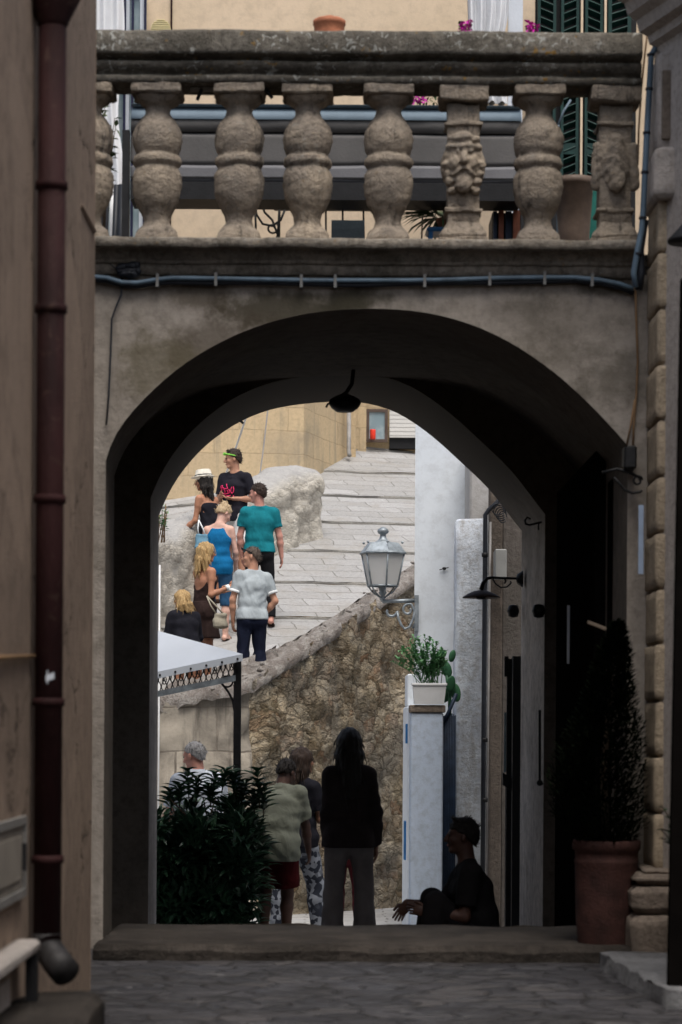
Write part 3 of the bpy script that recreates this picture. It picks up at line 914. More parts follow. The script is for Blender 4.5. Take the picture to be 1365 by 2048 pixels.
M['blue_plastic'] = simple('blue plastic', (.03, .17, .42), .2, 6, .4)
M['orange_wood'] = simple('reddish wood', (.16, .05, .025), .3, 12, .6)
M['frame_white'] = simple('white window frame', (.62, .66, .72), .06, 6, .4)
M['brown_frame'] = simple('brown metal frame', (.10, .07, .055), .2, 8, .5)
M['shutter_pale'] = simple('pale roller shutter', (.66, .65, .62), .06, 4, .6, stretch=(1, 1, 12))
M['red_thing'] = simple('red plastic', (.75, .05, .025), .1, 6, .4)
M['lead'] = simple('grey lead pipe', (.27, .26, .25), .2, 5, .6)
M['lantern_metal'] = simple('weathered lantern metal', (.30, .34, .37), .3, 12, .5, .5, .5)
M['gate_blue'] = simple('dark blue gate paint', (.018, .032, .062), .3, 10, .5)
M['grey_box'] = simple('grey meter box', (.20, .19, .175), .1, 6, .6)
M['box_door'] = simple('pale box door', (.27, .24, .20), .12, 5, .6)
M['yellow_metal'] = simple('cream vent metal', (.75, .66, .38), .08, 6, .5)
M['cord_white'] = simple('white cord', (.75, .75, .75), .05, 6, .7)
M['palebluestrip'] = simple('pale blue trunking', (.34, .43, .58), .1, 6, .5)
t = NT('frosted glass'); t.col((.80, .80, .78)); t.p.inputs['Transmission Weight'].default_value = .25
M['glass_frost'] = t.set(.45, 0, .4)
t = NT('window glass'); t.col(t.mix(t.ramp(t.noise(1.5), .4, .6), (.22, .30, .33), (.42, .50, .52))); M['glass'] = t.set(.12, 0, .6)
def leafmat(name, c1, c2, rough=.45, spec=.3):
    t = NT(name)
    n = t.noise(3.5, 3, .6)
    oi = t.n('ShaderNodeTexWhiteNoise'); t.l(t.mapping((9, 9, 9)), oi.inputs['Vector'])
    c = t.mix(t.ramp(n, .35, .65), c1, c2)
    t.col(c)
    return t.set(rough, 0, spec)
M['leaf_dark'] = leafmat('dark laurel leaf', (.013, .036, .020), (.040, .095, .048), .34)
M['leaf_cypress'] = leafmat('dark cypress leaf', (.003, .005, .003), (.007, .010, .005), 1.0, .02)
M['leaf_green'] = leafmat('fresh green leaf', (.09, .24, .10), (.18, .38, .17), .6)
M['leaf_pad'] = leafmat('cactus pad', (.035, .12, .06), (.06, .18, .09), .5)
M['leaf_yucca'] = leafmat('yucca leaf', (.05, .09, .035), (.10, .14, .06), .5)
M['petal'] = simple('magenta petal', (.55, .02, .36), .2, 30, .6)
M['bark'] = simple('bark', (.05, .035, .022), .3, 20, .9, bump=.5)

# ------------------------------------------------------------------ ground
def slab(name, V, mat, kind='structure'):
    pass
g = MB(); g.add([(-300, -300, -1.9), (300, -300, -1.9), (300, 400, -1.9), (-300, 400, -1.9)], [(0, 1, 2, 3)])
tag(g.build('ground', M['ground']), kind='structure')
def cobbles(x0, x1, y0, y1, z, step, amp, seed):
    nx, ny = int((x1 - x0) / step) + 1, int((y1 - y0) / step) + 1
    P = []
    for i in range(nx + 1):
        row = []
        for j in range(ny + 1):
            x = x0 + (x1 - x0) * i / nx; y = y0 + (y1 - y0) * j / ny
            row.append((x, y, z + amp * mnoise.fractal(Vector((x * 1.3, y * 1.3, seed)), 1, 2, 3) + amp * .6 * mnoise.noise(Vector((x * 6, y * 9, seed)))))
        P.append(row)
    return MB().grid(P)
g = cobbles(-1.7, 3.3, 8.0, 13.1, 0, .05, .010, 3)
g.add([(-9, -16, -.004), (9, -16, -.004), (9, 14.2, -.004), (-9, 14.2, -.004)], [(0, 1, 2, 3)])
tag(g.build('alley_paving', M['paving'], smooth=True), kind='structure')
# low broad step under the arch, then the stair down to the street
g = MB()
g.bbox(-1.34, 1.9, 13.06, 14.52, -.06, .082, .03)
g = subdiv(g, 20).rough(.016, 2.6, 4).rough(.010, 9, 5)
tag(g.build('arch_step', M['stepstone'], smooth=True), kind='structure')
g = MB()
g.bbox(-1.60, 1.9, 14.53, 15.25, -.5, -.09, .02); g.bbox(-1.6, 1.9, 15.26, 16.9, -.6, -.27, .02)
tag(g.build('stair', M['stepstone'], smooth=False), kind='structure')
def street_z(y): return -.45 - .043 * (y - 17.0)
P = [[(x, y, street_z(y) + .008 * mnoise.noise(Vector((x * 2, y * 2, 0)))) for y in np.arange(16.85, 37, .3)] for x in np.arange(-8, 5.1, .4)]
tag(MB().grid(P).build('street', M['street'], smooth=True), kind='structure')

# ------------------------------------------------------------------ ramp beyond the arch
def ramp_s(x, d): return d - .28 * max(0.0, x + .9)
TL, TR = 1.62, .035
def ramp_z(x, d):
    q = (ramp_s(x, d) - 31.1) / TL
    i = math.floor(q); f = q - i
    return 2.68 + i * (.34 * TL) + f * (.34 * TL - TR) - .12 * max(0.0, -.9 - x) - .7 * max(0.0, -1.68 - x) * max(0.0, min(1.0, (29.5 - d)))
def ramp_xl(d): return -2.75 + .277 * (d - 28.0) if d < 35.5 else -.675 + (d - 35.5) * .16
def ramp_xr(d): return -1.045 + .444 * (d - 27.7)
def right_bound(s):
    d = s
    for _ in range(6): d = s + .28 * max(0, min(ramp_xr(d), 3.5) + .9)
    return d
g = MB(); rz = MB()
k0 = math.floor((25.2 - 31.1) / TL); k1 = math.ceil((44.0 - 31.1) / TL)
for k in range(k0, k1):
    s0 = 31.1 + k * TL
    NX, NS = 26, 8
    def pt(u, s, up=0.0):
        x0 = -5.5
        x1 = -1.1
        for _ in range(8): x1 = ramp_xr(max(27.9, s + .28 * max(0, x1 + .9))) - .22
        x1 = min(x1, 3.0)
        x = x0 + (x1 - x0) * u
        d = max(s + .28 * max(0, x + .9), float(np.interp(x, [-6, -2.05, -1.25, -1.0], [27.2, 27.65, 27.9, 28.1])))
        s = d - .28 * max(0, x + .9)
        j = .06 * mnoise.noise(Vector((x * 1.3, round((s - 31.1) / TL) * 3.7, 2)))
        q = (s - s0) / TL
        z = 2.68 + k * .34 * TL + q * (.34 * TL - TR) - .12 * max(0.0, -.9 - x) - .7 * max(0.0, -1.68 - x) * max(0.0, min(1.0, (29.5 - d))) + up
        z += .010 * mnoise.fractal(Vector((x * 2.2, d * 2.2, 8)), 1, 2, 3)
        return Vector((x, d + (j if q < .02 or q > .98 else 0), z))
    g.grid([[pt(u, s0 + TL * q) for q in np.linspace(0, 1, NS)] for u in np.linspace(0, 1, NX)])
    lo = [pt(u, s0 + TL) for u in np.linspace(0, 1, NX)]
    rz.grid([[p + Vector((0, .0, -.005)), p + Vector((0, -.025, .03)), p + Vector((0, -.012, TR - .015)), p + Vector((0, .05, TR + .004))] for p in lo])
tag(g.build('ramp', M['ramp'], smooth=True), kind='structure')
tag(rz.rough(.022, 6, 2).build('ramp_steps', M['riser'], smooth=True), kind='structure')

# retaining wall of the ramp: rubble face with a rough coping
KW = .984
def wall_top(x, d):
    return EYE + KW * (-EYE) + KW * float(np.interp(x / KW, [-6, -2.05, -1.045, .11, .95, 2.2], [1.30, 1.56, 1.77, 2.63, 3.27, 4.25]))
def along(pts, step):
    out = []
    for a, b in zip(pts[:-1], pts[1:]):
        n = max(1, int(math.dist(a, b) / step))
        for i in range(n): out.append((a[0] + (b[0] - a[0]) * i / n, a[1] + (b[1] - a[1]) * i / n))
    return out + [pts[-1]]
tw = thing('retaining_wall', 'tall rubble stone wall holding up the ramp, with a rough pale coping', 'wall', (0, 29, -1))
full = along([(a * KW, b * KW) for a, b in [(-6.0, 26.9), (-2.05, 27.35), (-1.25, 27.55), (-1.045, 27.7), (-.9, 28.0), (.11, 30.3), (.95, 32.2), (2.2, 35.0)]], .055)
nrmls = []
for i in range(len(full)):
    a = full[max(0, i - 7)]; b = full[min(len(full) - 1, i + 7)]
    t2 = Vector((b[0] - a[0], b[1] - a[1])).normalized(); nrmls.append(Vector((t2.y, -t2.x)))   # towards the street
def wallface(sel):
    rows = []
    for i in sel:
        (x, d), n = full[i], nrmls[i]
        zt = wall_top(x, d); row = []
        for q in np.linspace(0, 1, 46):
            z = -1.5 + (zt + 1.5) * q
            p = Vector((x, d, z))
            o = .05 * mnoise.fractal(p * 2.2, 1, 2, 4) + .035 * mnoise.cell(Vector((p.x * 3.4 + p.y * 2, p.z * 4.2, 1)))
            o += .16 * (1 - q)
            row.append((x + n.x * o, d + n.y * o, z))
        rows.append(row)
    return MB().grid(rows)
split = next(i for i, p in enumerate(full) if p[0] >= -1.045)
wallface(range(0, split + 1)).build('plastered_face', M['greycop'], tw, smooth=True, label='grey stained plastered length of wall behind the gazebo')
wallface(range(split, len(full))).build('rubble_face', M['rubble'], tw, smooth=True)
rows = []
for (x, d), n in zip(full, nrmls):
    zt = wall_top(x, d); row = []
    wd = .36 if x > -.8 else .58; rs = float(np.interp(x, [-6, -1.3, -.9, -.3], [.12, .12, .10, -.05]))
    gz = ramp_z(x, d)
    for o, h in ((.07, -.10), (.08, -.04), (.03, .03), (-.10, .03 + rs * .3), (-.22, .02 + rs * .8), (-.30, .02 + rs), (-wd, rs), (-wd - .05, -.45)):
        rr = .09 * mnoise.fractal(Vector((x * 5, d * 5, o * 14)), .7, 2, 5) + .05 * mnoise.cell(Vector((x * 3.2 + .4 * mnoise.noise(Vector((x, d, o)) * 6), d * 3.2, o * 4))) - .02
        row.append((x + n.x * (o + rr), d + n.y * (o + rr), zt + h + rr * .8))
    rows.append(row)
MB().grid(rows).build('coping', M['coping'], tw, smooth=True)
def coping_stones(n, seed):
    rr = random.Random(seed); g = MB()
    for i in range(n):
        j = rr.randrange(split - 4, len(full)); (x, d), nn = full[j], nrmls[j]
        o = rr.uniform(-.26, .05); r = rr.uniform(.012, .032)
        s = MB().sphere((x + nn.x * o, d + nn.y * o, wall_top(x, d) + .06 - o * .2), (r * 1.3, r, r * .6), 7, 5)
        s.rough(.02, 12, i); g.add(s.V, s.F)
    return g
coping_stones(36, 3).build('loose_stones', M['coping'], tw, smooth=True, kind='stuff')

# far parapet on the left of the ramp, thick with a rounded top and a round end
tp = thing('parapet', 'thick white weathered parapet with rounded top along the left of the ramp', 'wall', (-1.5, 32, 2))
pl = along([(-4.9, 25.6), (-3.8, 28.0), (-3.0, 30.0), (-2.62, 31.0), (-2.25, 32.0), (-1.97, 32.7), (-1.58, 33.5), (-.65, 35.1)], .06)
rows, NP = [], 56
endp = pl[-1]; e_dir = Vector((1.0, 4.1)).normalized()
ext = [(endp[0] + e_dir.x * q, endp[1] + e_dir.y * q) for q in (.1, .2, .27, .32, .345)]
wds = [.255] * len(pl) + [.268, .26, .245, .20, .03]
for (x, d), hw in zip(pl + ext, wds):
    n = Vector((e_dir.y, -e_dir.x))
    zt = float(np.interp(d, [25, 28, 30, 31, 32, 33.4, 34.0, 34.6, 35.1, 36], [3.0, 3.3, 3.55, 3.72, 3.93, 4.40, 4.69, 4.96, 5.06, 5.06]))
    zb = ramp_z(x, d) - .9
    row = []
    for j in range(NP):
        a = j / (NP - 1)
        if a < .40: o, z = 1.02 + (.12 if a > .37 else 0), zb + (zt - .34 - zb) * a / .40
        elif a > .60: o, z = -1.02 - (.12 if a < .63 else 0), zb + (zt - .34 - zb) * (1 - a) / .40
        else:
            th = math.pi * (a - .40) / .20; o, z = 1.30 * math.cos(th), zt - .30 + .30 * math.sin(th) ** .8
        p = Vector((x + n.x * o * hw, d + n.y * o * hw, z))
        rr = .06 * mnoise.fractal(p * 2.3, .9, 2, 5)
        if z < zt - .32:
            dd, _ = mnoise.voronoi(Vector((p.x * 1.6, p.y * 1.9, p.z * 3.0)) + Vector((mnoise.noise(p * 2), mnoise.noise(p * 2 + Vector((5, 5, 5))), 0)) * .3); rr += .09 * min(.5, dd[1] - dd[0])
        row.append(p + Vector((n.x, n.y, 0)) * rr * (1 if o > 0 else -1) + Vector((0, 0, rr * .5)))
    rows.append(row)
M['parapet'] = rubble('white rubble parapet', .3, ((.48, .44, .375), (.68, .63, .54), (.74, .69, .60), (.37, .335, .285)), 2.6, .45)
ntp = M['parapet'].node_tree; pp = ntp.nodes['Principled BSDF']; src = pp.inputs['Base Color'].links[0].from_socket
geo = ntp.nodes.new('ShaderNodeNewGeometry'); sx = ntp.nodes.new('ShaderNodeSeparateXYZ'); ntp.links.new(geo.outputs['Normal'], sx.inputs[0])
mr = ntp.nodes.new('ShaderNodeMapRange'); ntp.links.new(sx.outputs[2], mr.inputs[0]); mr.inputs[1].default_value = .15; mr.inputs[2].default_value = .75; mr.inputs[4].default_value = .85
mx = ntp.nodes.new('ShaderNodeMix'); mx.data_type = 'RGBA'; ntp.links.new(mr.outputs[0], mx.inputs[0]); ntp.links.new(src, mx.inputs[6]); mx.inputs[7].default_value = (.36, .355, .35, 1); ntp.links.new(mx.outputs[2], pp.inputs['Base Color'])
MB().grid(rows).build('rough_masonry', M['parapet'], tp, smooth=True)

# tan ashlar house behind
th = thing('stone_house', 'tan ashlar stone house wall at the head of the ramp', 'house', (-2, 39, 3))
P = [(-7, 37.5), (-.62, 38.3), (.07, 40.6), (.22, 40.6)]
g = MB()
for a, b in zip(P[:-1], P[1:]):
    g.grid([[(a[0] + (b[0] - a[0]) * q, a[1] + (b[1] - a[1]) * q, z) for z in (0, 3, 5, 7.0)] for q in np.linspace(0, 1, 12)])
g.add([(-7, 37.5, 7.0), (-.62, 38.3, 7.0), (.07, 40.6, 7.0), (.22, 40.6, 7.0), (.22, 46, 7.0), (-7, 46, 7.0)], [(0, 1, 2, 3, 4, 5)])
g.build('wall', M['tan'], th)
g = MB(); p0 = at(698, 826, 40.3); p1 = at(698, 905, 40.3)
g.tube([(p0.x, p0.y, 7.0), (p1.x, p1.y, p1.z + .02), (p1.x + .01, p1.y - .12, p1.z - .06)], .038, 10)
tag(g.build('downpipe', M['lead'], smooth=True), 'grey rainwater pipe at the corner of the tan stone house', 'pipe')
# lit entrance at the head of the ramp
tf = thing('shop_front', 'brown framed glass door and pale roller shutter at the head of the ramp', 'shop front', (.7, 41.4, 6))
D = 41.2
x0, x1 = atx(733, D, 850), atx(776, D, 850); zb, zt = atz(884, D), 7.0
g = MB(); g.box(.2, x0, D - .05, D + .3, 4, 7.0); g.build('jamb', M['tan'], tf)
g = MB(); b = .05
zt2 = atz(818, D)
for a in ((x0, x0 + b, zb, zt2), (x1 - b, x1, zb, zt2), (x0 + b, x1 - b, zt2 - b, zt2), (x0 + b, x1 - b, zb, zb + b)):
    g.box(a[0], a[1], D - .03, D + .03, a[2], a[3])
g.build('door_frame', M['brown_frame'], tf)
g = MB(); g.box(x0 + b, x1 - b, D, D + .01, zb + b, zt2 - b); g.build('pane', M['glass'], tf)
x2 = atx(829, D, 860) + .6
g = MB(); 
for i in range(26):
    z = atz(874, D) + i * .035; g.box(x1 + .03, x2, D + .01 - .006 * (i % 2), D + .05, z, z + .036)
g.build('roller_shutter', M['shutter_pale'], tf)
g = MB(); g.box(x1 + .03, x2, D + .06, D + .2, zb - .1, atz(872, D)); g.build('dark_gap', M['black'], tf)
g = MB(); g.box(-.2, 3.2, D + .2, D + .5, 3, 7.0); g.build('wall', M['tan'], tf)
g = MB(); c = at(746, 876, D - .12); g.lathe((c.x, c.y, c.z - .02), [(.045, 0), (.05, .01), (.05, .15), (.046, .165)], 14)
tag(g.build('bucket', M['red_thing'], smooth=True), 'small red cylinder standing in front of the glass door', 'container')

# cords hanging in front of the tan wall
for (a, b, c, lab) in (((487, 836, 33), (430, 1000, 34.5), .014, 'white cord slanting down from the arch towards the man with green sunglasses'),
                       ((535, 815, 35.5), (518, 965, 36.5), .010, 'thin pale cord hanging to the right of the slanting white one')):
    g = MB(); A, B = at(*a), at(*b); A = A + (A - B) * .6
    g.tube([A + (B - A) * q + Vector((0, 0, -.12 * math.sin(math.pi * q))) for q in np.linspace(0, 1, 8)], c, 6)
    tag(g.build('cord', M['cord_white'], smooth=True), lab, 'cord')
# slim white post at the left edge, beyond the arch
g = MB(); p = at(320, 1130, 24.5); g.tube([(p.x, p.y, street_z(24.5)), (p.x, p.y, p.z)], .009, 8)
tag(g.build('post', M['white_plastic'], smooth=True), 'slim white post beside the left edge of the arch opening', 'post')

# ------------------------------------------------------------------ white building and the corner lantern
D = 25.0
xw = atx(830.5, D, 1000)
tb = thing('white_building', 'tall whitewashed building on the right of the ramp', 'building', (xw + 1, D + 1, 0))
g = MB(); kb = (D + 4.2) / D * 1.01; g.add([(x * q, y, z) for z in (-1.2, 4.7) for x, y, q in ((xw, D, 1), (3.6, D, 1), (3.6, D + 4.2, 1), (xw, D + 4.2, kb))], [(3, 2, 1, 0), (4, 5, 6, 7), (0, 1, 5, 4), (1, 2, 6, 5), (2, 3, 7, 6), (3, 0, 4, 7)]); g.build('wall', M['white'], tb)
p = at(889, 1137, D - .02); g = MB(); g.sphere(p, (.022, .012, .016), 8, 6); g.tube([p + Vector((-.05, 0, -.015)), p, p + Vector((.045, 0, .01))], .005, 5)
g.build('wall_hook', M['iron'], tb)

tl = thing('street_lantern', 'grey metal lantern with frosted panes on a scrolled bracket at the white corner', 'lantern', (xw - .3, D, 2.2))
sc_ = D / FPX
c = at(766, 1170, D - .02); cx, cy = c.x, c.y
Z = lambda py: atz(py, D, 766)
rt, rb = 44 * sc_, 30 * sc_
N6 = 6
def hexp(r, z, k): an = 2 * math.pi * (k + .5) / N6 + R(12); return Vector((cx + r * math.cos(an), cy + r * math.sin(an), z))
for k in range(N6):
    a, b2, c2, d2 = hexp(rb, Z(1172), k), hexp(rb, Z(1172), k + 1), hexp(rt, Z(1109), k + 1), hexp(rt, Z(1109), k)
    MB().add([a, b2, c2, d2], [(0, 1, 2, 3)]).build('pane', M['glass_frost'], tl)
g = MB()
for k in range(N6):
    g.tube([hexp(rb * 1.02, Z(1174), k), hexp(rt * 1.02, Z(1106), k)], .010, 6)
    g.tube([hexp(rb * 1.02, Z(1172), k), hexp(rb * 1.02, Z(1172), k + 1)], .010, 6)
    g.tube([hexp(rt * 1.06, Z(1107), k), hexp(rt * 1.06, Z(1107), k + 1)], .014, 6)
g.build('cage', M['lantern_metal'], tl, smooth=True)
g = MB()
prof = [(rt * 1.10, Z(1108)), (rt * 1.06, Z(1104)), (rt * .76, Z(1088)), (rt * .72, Z(1086))]
V = []; F = []
for r, z in prof: V += [hexp(r, z, k) for k in range(N6)]
for i in range(len(prof) - 1):
    for k in range(N6): F.append((i * 6 + k, i * 6 + (k + 1) % 6, i * 6 + 6 + (k + 1) % 6, i * 6 + 6 + k))
F.append(tuple(range(18, 24))); g.add(V, F)
g.build('roof', M['lantern_metal'], tl)
g = MB()
pr = [(30, 1087), (33, 1086), (20, 1083), (12, 1078), (9, 1072), (9, 1069), (15, 1067), (18, 1063), (15, 1059), (9, 1056), (3, 1054)]
g.lathe((cx, cy, 0), [(r * sc_ * .66, Z(y)) for r, y in pr], 16); g.build('finial', M['lantern_metal'], tl, smooth=True)
for k in range(N6):
    q = hexp(rt * .92, Z(1086), k); MB().sphere(q + Vector((0, 0, .0)), .014, 8, 6).build('knob', M['lantern_metal'], tl, smooth=True)
g = MB()
g.lathe((cx, cy, 0), [(.012, Z(1204)), (.03, Z(1200)), (.02, Z(1192)), (.045, Z(1186)), (.02, Z(1180)), (.05, Z(1173))], 12)
for k in range(N6): g.tube([hexp(rb, Z(1173), k), hexp(rb * .72, Z(1184), k), hexp(.02, Z(1196), k)], .008, 5)
g.build('socket', M['lantern_metal'], tl, smooth=True)
g = MB()
y = cy
W = lambda px, py: at(px, py, D - .02)
g.tube([W(765, 1203), W(834, 1201)], .020, 8)
def spiral(c0, r0, r1, a0, a1, n=26):
    return [W(c0[0] + (r0 + (r1 - r0) * q) * math.cos(a0 + (a1 - a0) * q), c0[1] - (r0 + (r1 - r0) * q) * math.sin(a0 + (a1 - a0) * q)) for q in np.linspace(0, 1, n)]
g.tube(spiral((781, 1222), 5, 14, R(-200), R(0)) + [W(797, 1236), W(803, 1250), W(810, 1258), W(820, 1254), W(828, 1236), W(830, 1222)], .014, 7)
g.tube(spiral((817, 1220), 4, 13, R(400), R(60)) + [W(831, 1226), W(832, 1244), W(826, 1256)], .013, 7)
g.build('bracket', M['lantern_metal'], tl, smooth=True)
g = MB(); a = W(832, 1190); g.box(a.x - .012, a.x + .03, cy - .05, cy + .045, atz(1262, D), atz(1190, D)); g.build('wall_plate', M['lantern_metal'], tl)

# ------------------------------------------------------------------ white gate pillar, planter, gate, mottled pillar, house
D = 22.5
x0, x1 = atx(821, D, 1600), atx(886, D, 1600)
tpil = thing('gate_pillar', 'white rendered gate pillar with painted sky tint under the window box planter', 'pillar', (x0, D, -.6))
g = MB(); g.bbox(x0, x1, D, D + .36, -.9, atz(1424, D), .012); g.build('shaft', M['pillarwhite'], tpil)
g = MB(); g.bbox(x0 - .01, x1 + .02, D - .015, D + .38, atz(1424, D), atz(1409, D), .008); g.build('cap', M['brownstrip'], tpil)
g = MB(); g.bbox(x0 - .012, x0 + .10, D + .37, D + 2.3, -1.0, atz(1410, D), .015)
g.bbox(x0 - .006, x0 + .06, D + 1.0, D + 1.9, atz(1410, D), 1.78, .01)
tag(g.build('boundary_wall', M['white']), 'thin bright white wall running back behind the gate pillar', 'wall')
for (za, zb, ya, yb, lab) in ((1730, 1650, .9, 1.15, 'narrow dark blue plate low on the side of the thin white wall'), (1487, 1447, .55, .75, 'narrow blue plate high on the side of the thin white wall')):
    g = MB(); g.box(x0 - .03, x0 - .0125, D + ya, D + yb, atz(za, D), atz(zb, D)); tag(g.build('plate', M['blue_plastic']), lab, 'plate')
tg = thing('gate', 'dark blue metal gate between white pillar and mottled pillar', 'gate', (x1, D + .2, -.6))
gx0, gx1 = x1 + .005, atx(914, D, 1600)
g = MB()
for i in range(8):
    q = gx0 + (gx1 - gx0) * (i + .5) / 8; g.tube([(q, D + .2, -.6), (q, D + .2, atz(1425, D) - .12 * (i / 8 - .5) ** 2)], .006, 6)
g.build('bars', M['gate_blue'], tg, smooth=True)
g = MB(); g.box(gx0, gx1, D + .215, D + .235, -.62, atz(1430, D)); g.build('panel', M['gate_blue'], tg)
g = MB(); g.tube([W_ for W_ in (Vector((gx0, D + .19, atz(1445, D))), Vector((gx0 + .05, D + .19, atz(1425, D))), Vector((gx1, D + .19, atz(1385, D))))], .018, 8); g.build('top_rail', M['gate_blue'], tg, smooth=True)
D = 22.95
x0, x1 = atx(911, D, 1500), atx(975, D, 1500)
g = MB(); g.bbox(x0, x1, D, D + .5, -.8, atz(1036, D, 940), .02); g = subdiv(g, 12).rough(.014, 3, 5)
tag(g.build('pillar', M['mottled'], smooth=True), 'tall mottled grey lime washed pillar behind the iron downpipe', 'pillar')
thou = thing('grey_house', 'grey rendered house just beyond the arch on the right', 'house', (1.4, 21, 0))
D = 23.9
g = MB(); g.bbox(atx(940, D, 1000), 3.4, D, D + 1.0, -1, 4.2, .02); g.build('wall', M['house_grey'], thou)
D = 21.6
g = MB(); g.bbox(atx(979, D, 1400), atx(1004, D, 1400), D, D + .3, -.7, 3.6, .01); M['strip'] = weathered('dim brown strip', (.15, .125, .105), (.11, .092, .078), (.065, .055, .047), 4, .5, bump=.7, bscale=50)
g = subdiv(g, 8).rough(.010, 5, 7); g.build('stone_strip', M['strip'], thou, smooth=True)
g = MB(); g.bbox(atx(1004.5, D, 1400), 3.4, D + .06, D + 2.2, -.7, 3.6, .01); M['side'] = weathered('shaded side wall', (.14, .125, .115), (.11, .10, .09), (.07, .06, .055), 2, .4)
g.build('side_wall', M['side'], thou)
D = 21.4
tdp = thing('rain_pipe', 'dark iron rain pipe with an elbow in front of the mottled pillar', 'pipe', (atx(968, D), D, 0))
g = MB()
A = [at(966, 1690, D), at(968, 1400, D), at(971, 1060, D), at(971, 1030, D), at(978, 1020, D), at(994, 1006, D), at(1010, 985, D)]
A[0].z = -.6
g.tube(A, .021, 10); g.build('pipe', M['cable_dark'], tdp, smooth=True)
for py in (1110, 1480, 1600):
    p = at(970, py, D); MB().lathe((p.x, p.y, p.z - .02), [(.022, 0), (.028, .004), (.028, .036), (.022, .04)], 12).build('bracket', M['iron'], tdp, smooth=True)
g = MB(); g.tube([Vector((atx(974, D + .1), D + .1, -.5)), Vector((atx(979, D + .1), D + .1, atz(1040, D)))], .010, 8)
tag(g.build('thin_pipe', M['lead'], smooth=True), 'thin pale pipe beside the dark iron rain pipe', 'pipe')
M['boxgrey'] = simple('grey box', (.27, .275, .27), .1, 5, .6)
D = 21.2
g = MB(); a, b = at(991, 1098, D), at(1014, 1156, D); g.bbox(a.x, b.x, D - .0, D + .28, b.z, a.z, .008)
tag(g.build('meter_box', M['boxgrey']), 'pale grey box on the wall above the hat shaped lamp', 'box')
g = MB(); a = at(1000, 1020, D)
for i in range(5):
    g.tube([at(998 + 2 * i, 1018 + 4 * i, D + .02 * i) + Vector((.06 * math.cos(q) * (1 - .1 * i), .02 * math.sin(2 * q), .05 * math.sin(q))) for q in np.linspace(0, 5.5, 14)], .005, 5)
tag(g.build('cable_coil', M['cable_dark'], smooth=True), 'loose coil of cable beside the elbow of the rain pipe', 'cable')

# planter with green plants on the gate pillar
D = 22.45
a, b = at(826, 1366, D), at(893, 1408, D)
tpl = thing('planter', 'white plastic window box planter on top of the gate pillar', 'planter', ((a.x + b.x) / 2, D, b.z))
g = MB(); zc = b.z
def trough(x0, x1, y0, y1, z0, z1, ins): 
    V = [(x0 + ins, y0 + ins, z0), (x1 - ins, y0 + ins, z0), (x1 - ins, y1 - ins, z0), (x0 + ins, y1 - ins, z0), (x0, y0, z1), (x1, y0, z1), (x1, y1, z1), (x0, y1, z1),
         (x0 + .012, y0 + .012, z1), (x1 - .012, y0 + .012, z1), (x1 - .012, y1 - .012, z1), (x0 + .012, y1 - .012, z1), (x0 + .02, y0 + .02, z1 - .03), (x1 - .02, y0 + .02, z1 - .03), (x1 - .02, y1 - .02, z1 - .03), (x0 + .02, y1 - .02, z1 - .03)]
    F = [(3, 2, 1, 0)] + [(i, (i + 1) % 4, 4 + (i + 1) % 4, 4 + i) for i in range(4)] + [(4 + i, 4 + (i + 1) % 4, 8 + (i + 1) % 4, 8 + i) for i in range(4)] + [(8 + i, 8 + (i + 1) % 4, 12 + (i + 1) % 4, 12 + i) for i in range(4)]
    return V, F
V, F = trough(a.x, b.x, D, D + .17, b.z, a.z - .012, .02); g.add(V, F); g.build('box', M['white_plastic'], tpl)
g = MB(); g.bbox(a.x - .008, b.x + .008, D - .008, D + .004, a.z - .022, a.z, .003); g.bbox(a.x - .008, b.x + .008, D + .166, D + .178, a.z - .022, a.z, .003)
g.bbox(a.x - .008, a.x + .004, D + .004, D + .166, a.z - .022, a.z, .003); g.bbox(b.x - .004, b.x + .008, D + .004, D + .166, a.z - .022, a.z, .003); g.build('rim', M['white_plastic'], tpl)
g = MB(); g.box(a.x + .01, b.x - .01, D + .01, D + .16, a.z - .04, a.z - .03); g.build('soil', M['soil'], tpl)

def leaves(pos, dirs, L, W, rng, fold=.25, droop=.15):
    """bent leaves: six points, four faces each"""
    V, F = [], []
    for p, d in zip(pos, dirs):
        d = Vector(d).normalized(); p = Vector(p)
        l = L * rng.uniform(.7, 1.25); w = W * rng.uniform(.75, 1.2)
        side = d.cross(Vector((rng.uniform(-.3, .3), rng.uniform(-.3, .3), 1))); 
        if side.length < 1e-3: side = Vector((1, 0, 0))
        side.normalize(); up = side.cross(d)
        n = len(V)
        V += [p, p + d * l * .35 + side * w * .5 + up * fold * w, p + d * l * .35 - side * w * .5 + up * fold * w, p + d * l * .38,
              p + d * l * .75 + side * w * .32 + up * (fold * w * .5 - droop * l * .4), p + d * l * .75 - side * w * .32 + up * (fold * w * .5 - droop * l * .4), p + d * l - up * droop * l, p + d * l * .76 - up * droop * l * .45]
        F += [(n, n + 3, n + 1), (n, n + 2, n + 3), (n + 1, n + 3, n + 7, n + 4), (n + 3, n + 2, n + 5, n + 7), (n + 4, n + 7, n + 6), (n + 7, n + 5, n + 6)]
    return V, F
rr = random.Random(11)
tpp = thing('planter_plant', 'bushy fresh green plant with upright tips growing in the white planter', 'plant', ((a.x + b.x) / 2, D + .08, a.z - .03))
pos, dirs = [], []; stems = MB()
